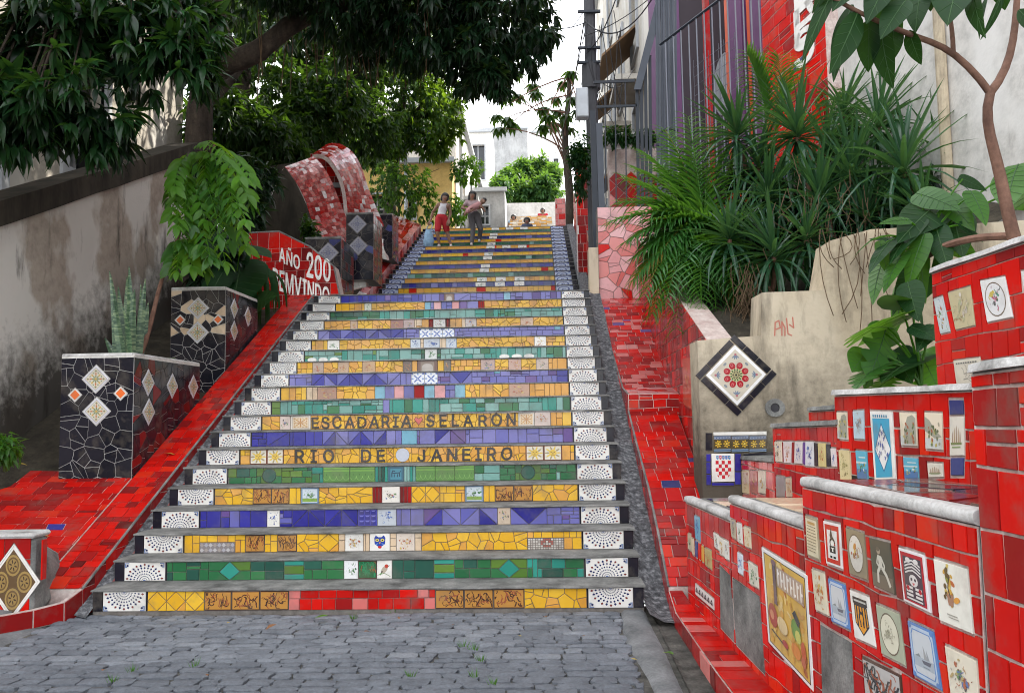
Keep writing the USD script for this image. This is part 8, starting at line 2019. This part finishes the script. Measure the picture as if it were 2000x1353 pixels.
for p0, p1, wr, roll in (((1640, -40), (1570, 84), .24, .3), ((1664, 10), (1626, 122), .30, .3), ((1675, 25), (1640, 118), .5, -.5), ((1698, 38), (1694, 126), .62, .1), ((1720, 40), (1728, 155), .5, .6), ((1745, 45), (1745, 110), .7, -.3), ((1775, 60), (1792, 118), .6, .4), ((1700, -10), (1760, 60), .6, .2), ((1770, 0), (1730, 50), .6, .1), ((1800, -20), (1785, 40), .6, .3), ((1850, -30), (1858, 35), .5, -.6), ((1900, -40), (1897, 50), .35, .9), ((1930, -10), (1903, 60), .28, .9), ((1960, -20), (1935, 62), .25, -.9), ((1700, -60), (1640, -10), .5, .2), ((1990, 20), (2030, 60), .5, .1), ((1640, -60), (1590, 10), .4, .2), ((1820, -40), (1810, 20), .7, .5), ((1745, -50), (1700, 15), .6, .2), ((1880, -60), (1855, 5), .7, .1), ((1950, -70), (1960, 10), .7, .1)):
    y_ = atd(*p0, dT - .15)[1]; leaf_from(bt, p0, p1, y_ + rs.uniform(-.1, .1), y_ + rs.uniform(-.25, .1), wr, 'dark_broad_leaf', 0, roll, None, shape=oval, face_=3.0)
# --- litter
lit = [((540, 1221), 'dead_leaf', .10, 'curled brown fallen leaf on the cobbles'), ((640, 1204), 'bright_leaf', .09, 'green fallen leaf at the foot of the bottom step'), ((1274, 1178), 'bright_leaf', .10, 'green leaf lying in the right gutter'), ((1262, 1168), 'yellow_leaf', .09, 'yellow leaf lying in the right gutter'), ((1315, 1280), 'bright_leaf', .09, 'pale green leaf on the cement edge of the street'), ((200, 1312), 'dead_leaf', .05, 'small reddish leaf scrap on the left cobbles')]
for (x, y), m, L, lab in lit:
    p = atz(x, y, .012); lv, lf = blade(L, L * .42, .35, .2, 5); a = rs.uniform(0, 6.28); c, s = math.cos(a), math.sin(a); R = np.array([[c, -s, 0], [s, c, 0], [0, 0, 1]]); obj('fallen_leaf', (lv @ R.T + p + [0, 0, .008], lf), m, label=lab, cat='leaf', smooth=True)
for (x, y), lab in (((70, 1052), 'yellow leaf on the red slope above the low planter'), ((320, 892), 'yellow leaf on the left ramp'), ((30, 912), 'yellow leaf on the bank behind the red slope')):
    p = on(x, y); lv, lf = blade(.11, .05, .3, .2, 5); obj('fallen_leaf', (lv + p + [0, 0, .03], lf), 'yellow_leaf', label=lab, cat='leaf', smooth=True)
for k in range(9):
    p = atz(rs.uniform(250, 1240), rs.uniform(1198, 1345), .004); L = rs.uniform(.025, .06); lv, lf = blade(L, L * .45, .4, rs.uniform(-.3, .4), 4); a = rs.uniform(0, 6.28); c, s = math.cos(a), math.sin(a)
    obj('fallen_leaf', (lv @ np.array([[c, -s, 0], [s, c, 0], [0, 0, 1]]).T + p + [0, 0, .004], lf), ['dead_leaf', 'yellow_leaf', 'dead_leaf'][k % 3], label='small dry leaf scrap lying between the cobbles', cat='leaf', group='dry leaf scraps on the cobbles', smooth=True)
gr = MB()
for x, y in ((220, 1330), (260, 1310), (925, 1268), (940, 1290), (905, 1262), (380, 1300), (930, 1320), (965, 1335), (770, 1195), (690, 1208), (800, 1320)):
    p = atz(x, y, -.02)
    for k in range(14):
        a = rs.uniform(0, 6.28); r = rs.uniform(0, .03); q = p + [r * math.cos(a), r * math.sin(a), 0]; h = rs.uniform(.012, .035); gr.add((np.array([q + [-.002, 0, 0], q + [.002, 0, 0], q + [math.cos(a) * h * .8, math.sin(a) * h * .8, h + .012]]), np.array([[0, 1, 2]])))
obj('grass_tufts', gr.get(), 'broad_leaf', kind='stuff', label='small grass tufts growing between the cobbles', cat='grass')

# ================================================================ people on the upper stairs
def body(joints, bones, edge=.012):
    ms_ = []
    for a, b in bones:
        (p, r), (q, s) = joints[a], joints[b]
        ms_.append(m3.Manifold.batch_hull([m3.Manifold.sphere(r, 16).translate(tuple(map(float, p))), m3.Manifold.sphere(s, 16).translate(tuple(map(float, q)))]))
    m = m3.Manifold.batch_boolean(ms_, m3.OpType.Add).refine_to_length(edge * 2)
    v, f, _ = meshkit.arrays(m); t = trimesh.Trimesh(v, f, process=True); trimesh.smoothing.filter_taubin(t, iterations=8); return t
plain('skin', (.20, .105, .065), .55, var=.12); plain('skin_dark', (.14, .075, .05), .55, var=.12); plain('hair_dark', (.012, .009, .008), .5); plain('white_cloth', (.55, .53, .55), .9, var=.1); plain('red_cloth', (.38, .012, .02), .85, var=.15); plain('grey_cloth', (.085, .08, .085), .9, var=.2); plain('pale_top', (.36, .26, .27), .9, var=.3); plain('bag_blue', (.22, .36, .50), .6, var=.5, scale=14); plain('blue_cloth', (.04, .05, .09), .9); plain('pink_cloth', (.40, .20, .20), .9); plain('shoe_white', (.6, .58, .56), .6)
def hand(ctr, direc, side, r=.010):
    "palm and five fingers, slightly curled"
    d = np.asarray(direc, float); d /= np.linalg.norm(d); s = np.asarray(side, float); s = s - d * (s @ d); s /= np.linalg.norm(s); n = np.cross(d, s)
    J, B = {}, []
    c = np.asarray(ctr, float)
    for k, (o, L) in enumerate(((-.030, .070), (-.010, .082), (.010, .078), (.029, .060))):
        a = c + s * o * .8; b = c + d * .085 + s * o; m = b + d * L * .5 + n * .012; e = m + d * L * .38 + n * .03
        J[f'a{k}'], J[f'b{k}'], J[f'm{k}'], J[f'e{k}'] = (a, .016), (b, .0125), (m, .010), (e, .008); B += [(f'a{k}', f'b{k}'), (f'b{k}', f'm{k}'), (f'm{k}', f'e{k}')]
        if k: B.append((f'b{k-1}', f'b{k}')); B.append((f'a{k-1}', f'b{k}'))
    J['t0'], J['t1'], J['t2'] = (c + s * -.02 + d * .02, .015), (c + s * -.055 + d * .06, .0115), (c + s * -.052 + d * .10 + n * .015, .009); B += [('t0', 't1'), ('t1', 't2')]
    return J, B
def person(label, J, rad, clothes, hair, skin, face_dir, extra=None, group=None, hands=True, hair_len=.0):
    "J: named joints in metres"
    t = thing('person', label, 'person', group=group)
    R = dict(head=.085, jaw=.058, neck=.048, chest=.105, belly=.092, hip=.112, sl=.052, sr=.052, el=.037, er=.037, wl=.026, wr=.026, hl=.085, hr=.085, kl=.052, kr=.052, al=.034, ar=.034, tl=.026, tr=.026); R.update(rad)
    P = {k: (np.asarray(p, float), R[k]) for k, p in J.items()}
    fd = np.asarray(face_dir, float); fd /= np.linalg.norm(fd); sd = np.cross(fd, [0, 0, 1.0]); sd /= np.linalg.norm(sd); hu = (P['head'][0] - P['neck'][0]); hu /= np.linalg.norm(hu)
    hc = P['head'][0]
    P['jaw'] = (hc - hu * .065 + fd * .025, R['jaw']); P['nose'] = (hc - hu * .02 + fd * .088, .014); P['nose2'] = (hc + hu * .01 + fd * .075, .012)
    P['earl'] = (hc - sd * .082, .018); P['earr'] = (hc + sd * .082, .018)
    bones = [('head', 'jaw'), ('jaw', 'neck'), ('neck', 'chest'), ('chest', 'belly'), ('belly', 'hip'), ('neck', 'sl'), ('neck', 'sr'), ('chest', 'sl'), ('chest', 'sr'), ('sl', 'el'), ('el', 'wl'), ('sr', 'er'), ('er', 'wr'), ('hip', 'hl'), ('hip', 'hr'), ('hl', 'kl'), ('kl', 'al'), ('hr', 'kr'), ('kr', 'ar'), ('al', 'tl'), ('ar', 'tr'), ('nose', 'nose2'), ('head', 'earl'), ('head', 'earr')]
    if hands:
        for s in 'lr':
            d = P['w' + s][0] - P['e' + s][0]; hj, hb_ = hand(P['w' + s][0] + d / np.linalg.norm(d) * .03, d, sd if s == 'r' else -sd)
            for k, v in hj.items(): P[s + k] = v
            bones += [(s + a, s + b) for a, b in hb_] + [('w' + s, s + 'a1')]
    b_ = body(P, bones, .010)
    bp = obj('body', (np.array(b_.vertices), np.array(b_.faces)), skin, t, smooth=True)
    for s in (-1, 1):
        e = hc + fd * .076 + sd * .030 * s + hu * .008; sp = trimesh.creation.icosphere(1, .009); obj('eye', (np.array(sp.vertices) + e, np.array(sp.faces)), 'white_cloth', bp); sp = trimesh.creation.icosphere(1, .006); obj('pupil', (np.array(sp.vertices) + e + fd * .007, np.array(sp.faces)), 'hair_dark', bp)
    obj('mouth', hull([hc - hu * .055 + fd * .083 + sd * x + hu * z for x in (-.022, .022) for z in (-.006, .006)] + [hc - hu * .055 + fd * .088, hc - hu * .055 + fd * .07]), 'red_cloth', bp)
    for nm, bn, grow, mat, cut in clothes:
        Q = {k: (p, r + grow) for k, (p, r) in P.items()}
        for k, v in (cut or {}).items(): Q[k] = (np.asarray(v[0], float), v[1])
        c = body(Q, bn, .014); obj(nm, (np.array(c.vertices), np.array(c.faces)), mat, t, smooth=True)
    hr_ = {'a': (hc + hu * .030 - fd * .012, .097), 'b': (hc - fd * .05 - hu * .04, .075), 'c': (hc - fd * .055 - hu * (.06 + hair_len), .05), 'l': (hc - sd * .078 - fd * .005 - hu * (.04 + hair_len), .036), 'r': (hc + sd * .078 - fd * .005 - hu * (.04 + hair_len), .036), 'lt': (hc - sd * .055 + fd * .0 + hu * .035, .055), 'rt': (hc + sd * .055 + fd * .0 + hu * .035, .055)}
    h_ = body(hr_, [('a', 'b'), ('b', 'c'), ('lt', 'l'), ('rt', 'r'), ('a', 'lt'), ('a', 'rt'), ('l', 'c'), ('r', 'c')], .014); obj('hair', (np.array(h_.vertices), np.array(h_.faces)), hair, t, smooth=True)
    return t, P
yW = 16.35
q = lambda x, y, dy=0: aty(x, y, yW + dy)
ft = lambda x, y, dy=0: np.array([q(x, y, dy)[0], yW + dy, 0])
def onstep(x, y):  # foot on the tread seen there
    best = None
    for i in range(N2):
        z = ZS + (i + 1) * H2; p = atz(x, y, z)
        if YS + i * T2 - .02 < p[1] < YS + (i + 1) * T2: best = p if best is None else best
    return best if best is not None else q(x, y)
f1, f2_ = onstep(858, 484), onstep(881, 484)
yW = float((f1[1] + f2_[1]) / 2 - .02)
up_ = lambda p, h: np.asarray(p, float) + [0, 0, h]
J = dict(head=q(869, 385), neck=q(867, 396), sl=q(856.5, 400), sr=q(877, 402), chest=q(865.5, 406), belly=q(862.5, 416), hip=q(862, 424), hl=q(857.5, 427), hr=q(867.5, 427), el=q(845, 415, .05), wl=q(841, 430), er=q(879.5, 416, .05), wr=q(876.5, 429, -.08), kl=q(854.5, 455, -.05), kr=q(873.5, 454, .05), al=up_(f1, .07), ar=up_(f2_, .07), tl=up_(f1, .035) + [.0, -.13, 0], tr=up_(f2_, .035) + [0.01, -.13, 0])
lerp = lambda a, b, s: np.asarray(a) * (1 - s) + np.asarray(b) * s
w1, P1 = person('woman in white vest and red shorts walking down the upper stairs with a bag', J, {}, [
    ('vest', [('chest', 'belly'), ('belly', 'hip'), ('chest', 'v1'), ('chest', 'v2')], .014, 'white_cloth', {'v1': (lerp(J['sl'], J['neck'], .35), .045), 'v2': (lerp(J['sr'], J['neck'], .35), .045)}),
    ('shorts', [('hip', 'hl'), ('hip', 'hr'), ('hl', 's1'), ('hr', 's2')], .02, 'red_cloth', {'s1': (lerp(J['hl'], J['kl'], .78), .085), 's2': (lerp(J['hr'], J['kr'], .78), .085)}),
    ('shoes', [('al', 'tl'), ('ar', 'tr')], .010, 'shoe_white', {'al': (up_(f1, .045), .038), 'ar': (up_(f2_, .045), .038)})], 'hair_dark', 'skin', (.15, -1, -.25), hair_len=.03)
bag = thing('carrier_bag', 'pale blue plastic bag held by the woman in red shorts', 'bag')
hb_ = J['wl'] + (J['wl'] - J['el']) / np.linalg.norm(J['wl'] - J['el']) * .1
c0_ = hb_ + [-.03, -.02, -.42]
sp = trimesh.creation.icosphere(3, 1.0); v = np.array(sp.vertices); v = v * [.12, .09, .26] * (1 + .18 * (v[:, 2:] < 0)); v += (meshkit.fbm(v * 9, 3, 2)[:, None] - .5) * .05
obj('sack', (v + c0_, np.array(sp.faces)), 'bag_blue', bag, smooth=True)
obj('strap', tube(curve([c0_ + [-.05, 0, .2], hb_ + [-.01, 0, -.02], hb_ + [.012, 0, .0], c0_ + [.06, 0, .2]], 10), .012, 6), 'bag_blue', bag)
f1, f2_ = onstep(921.5, 481), onstep(936.5, 474)
yW = float((f1[1] + f2_[1]) / 2)
J = dict(head=q(922.5, 381), neck=q(921.5, 392), sl=q(912.5, 395), sr=q(931, 395), chest=q(921.5, 401), belly=q(923, 411), hip=q(926, 419), hl=q(921, 421), hr=q(931.5, 421), el=q(902.5, 406, -.02), wl=q(914, 408, -.22), er=q(936.5, 406, -.05), wr=q(927, 408, -.24), kl=q(924, 448, -.03), kr=q(938.5, 447, 0), al=up_(f1, .07), ar=up_(f2_, .07), tl=up_(f1, .035) + [.0, -.13, 0], tr=up_(f2_, .035) + [0.0, -.13, 0])
w2, P2_ = person('woman with long dark hair in grey trousers carrying a baby down the upper stairs', J, {}, [
    ('top', [('chest', 'belly'), ('belly', 'hip'), ('chest', 'sl'), ('chest', 'sr'), ('neck_', 'chest'), ('sl', 'e1'), ('sr', 'e2')], .014, 'pale_top', {'neck_': (lerp(J['neck'], J['chest'], .5), .07), 'e1': (lerp(J['sl'], J['el'], .4), .055), 'e2': (lerp(J['sr'], J['er'], .4), .055)}),
    ('trousers', [('hip', 'hl'), ('hip', 'hr'), ('hl', 'kl'), ('hr', 'kr'), ('kl', 'a1'), ('kr', 'a2')], .018, 'grey_cloth', {'a1': (lerp(J['kl'], J['al'], .93), .052), 'a2': (lerp(J['kr'], J['ar'], .93), .052)}),
    ('shoes', [('al', 'tl'), ('ar', 'tr')], .010, 'shoe_white', {'al': (up_(f1, .045), .038), 'ar': (up_(f2_, .045), .038)})], 'hair_dark', 'skin', (.1, -1, -.05), hair_len=.16)
bb = thing('person', 'baby in pink clothes lying across the arms of the long haired woman', 'person')
yW -= .26
BJ = {'head': (q(943.5, 393), .075), 'neck': (q(940, 397), .04), 'chest': (q(935, 400), .075), 'hip': (q(923, 406), .075), 'k1': (q(913, 413, -.06), .042), 'f1': (q(907, 420, -.04), .028), 'k2': (q(914, 410, .06), .042), 'f2': (q(908, 416, .06), .028), 'e1': (q(943, 406, -.05), .028), 'h1': (q(947, 413, -.05), .022), 'nose': (q(945.5, 395, -.09), .012)}
bm = body(BJ, [('head', 'neck'), ('neck', 'chest'), ('chest', 'hip'), ('hip', 'k1'), ('k1', 'f1'), ('hip', 'k2'), ('k2', 'f2'), ('chest', 'e1'), ('e1', 'h1'), ('head', 'nose')], .012); obj('body', (np.array(bm.vertices), np.array(bm.faces)), 'skin', bb, smooth=True)
bm = body({k: (p, r + .012) for k, (p, r) in BJ.items()}, [('chest', 'hip'), ('hip', 'k1'), ('hip', 'k2')], .014); obj('romper', (np.array(bm.vertices), np.array(bm.faces)), 'pink_cloth', bb, smooth=True)
hc = BJ['head'][0]; bm = body({'a': (hc + [.03, .01, .035], .07), 'b': (hc + [.0, .03, .02], .07)}, [('a', 'b')], .012); obj('hair', (np.array(bm.vertices), np.array(bm.faces)), 'hair_dark', bb, smooth=True)
# seated man beyond the top of the stairs
yW = 21.2
zt_ = q(1028, 452)[2]
J = dict(head=q(1029, 431), neck=q(1029, 437.5), sl=q(1022.5, 441), sr=q(1036.5, 441), chest=q(1029.5, 446), belly=q(1029.5, 455), hip=q(1029.5, 462, .05), hl=q(1025, 463, 0), hr=q(1034, 463, 0), el=q(1018, 449, -.05), wl=q(1021, 457, -.3), er=q(1040, 449, -.05), wr=q(1038, 457, -.3), kl=q(1022, 460, -.42), kr=q(1037, 460, -.42), al=q(1022, 478, -.45), ar=q(1037, 478, -.45), tl=q(1022, 480, -.6), tr=q(1037, 480, -.6))
man, _ = person('man in a dark blue top sitting at the head of the upper stairs', J, {'chest': .13, 'belly': .12}, [('shirt', [('chest', 'belly'), ('belly', 'hip'), ('chest', 'sl'), ('chest', 'sr'), ('sl', 'el'), ('sr', 'er')], .016, 'blue_cloth', None), ('trousers', [('hip', 'hl'), ('hip', 'hr'), ('hl', 'kl'), ('hr', 'kr'), ('kl', 'al'), ('kr', 'ar')], .018, 'grey_cloth', None)], 'hair_dark', 'skin_dark', (0, -1, 0), hair_len=-.02)
seat = obj('stone_ledge', bbx(J['hip'][0] - .6, J['hip'][1] - .12, ztop - .01, J['hip'][0] + .6, J['hip'][1] + .5, J['hip'][2] - .11, .03), 'cement', label='low stone ledge under the seated man', cat='ledge')
yW = 29.0
def standing(label, x, yhead, mats, d=29.0):
    global yW
    yW = d; h = q(x, yhead); b = h - [0, 0, 1.5]; o = lambda dx, dz, dy=0: b + [dx, dy, dz]
    J = dict(head=h, neck=o(0, 1.36), sl=o(-.17, 1.30), sr=o(.17, 1.30), chest=o(0, 1.18), belly=o(0, 1.0), hip=o(0, .86), hl=o(-.09, .82), hr=o(.09, .82), el=o(-.24, 1.02), wl=o(-.23, .80, -.08), er=o(.24, 1.02), wr=o(.23, .80, -.08), kl=o(-.1, .45), kr=o(.1, .43, -.05), al=o(-.1, .07), ar=o(.1, .07, -.05), tl=o(-.1, .03, -.13), tr=o(.1, .03, -.18))
    return person(label, J, {}, [('shirt', [('chest', 'belly'), ('belly', 'hip'), ('chest', 'sl'), ('chest', 'sr')], .016, mats[0], None), ('trousers', [('hip', 'hl'), ('hip', 'hr'), ('hl', 'kl'), ('hr', 'kr'), ('kl', 'al'), ('kr', 'ar')], .018, mats[1], None)], 'hair_dark', 'skin', (0, -1, 0))
standing('distant person in a pale blue shirt left of the far steps', 1003, 424, ('bag_blue', 'grey_cloth'))
standing('distant person in a red top high on the far steps', 1060, 411, ('red_cloth', 'grey_cloth'), 31.5)
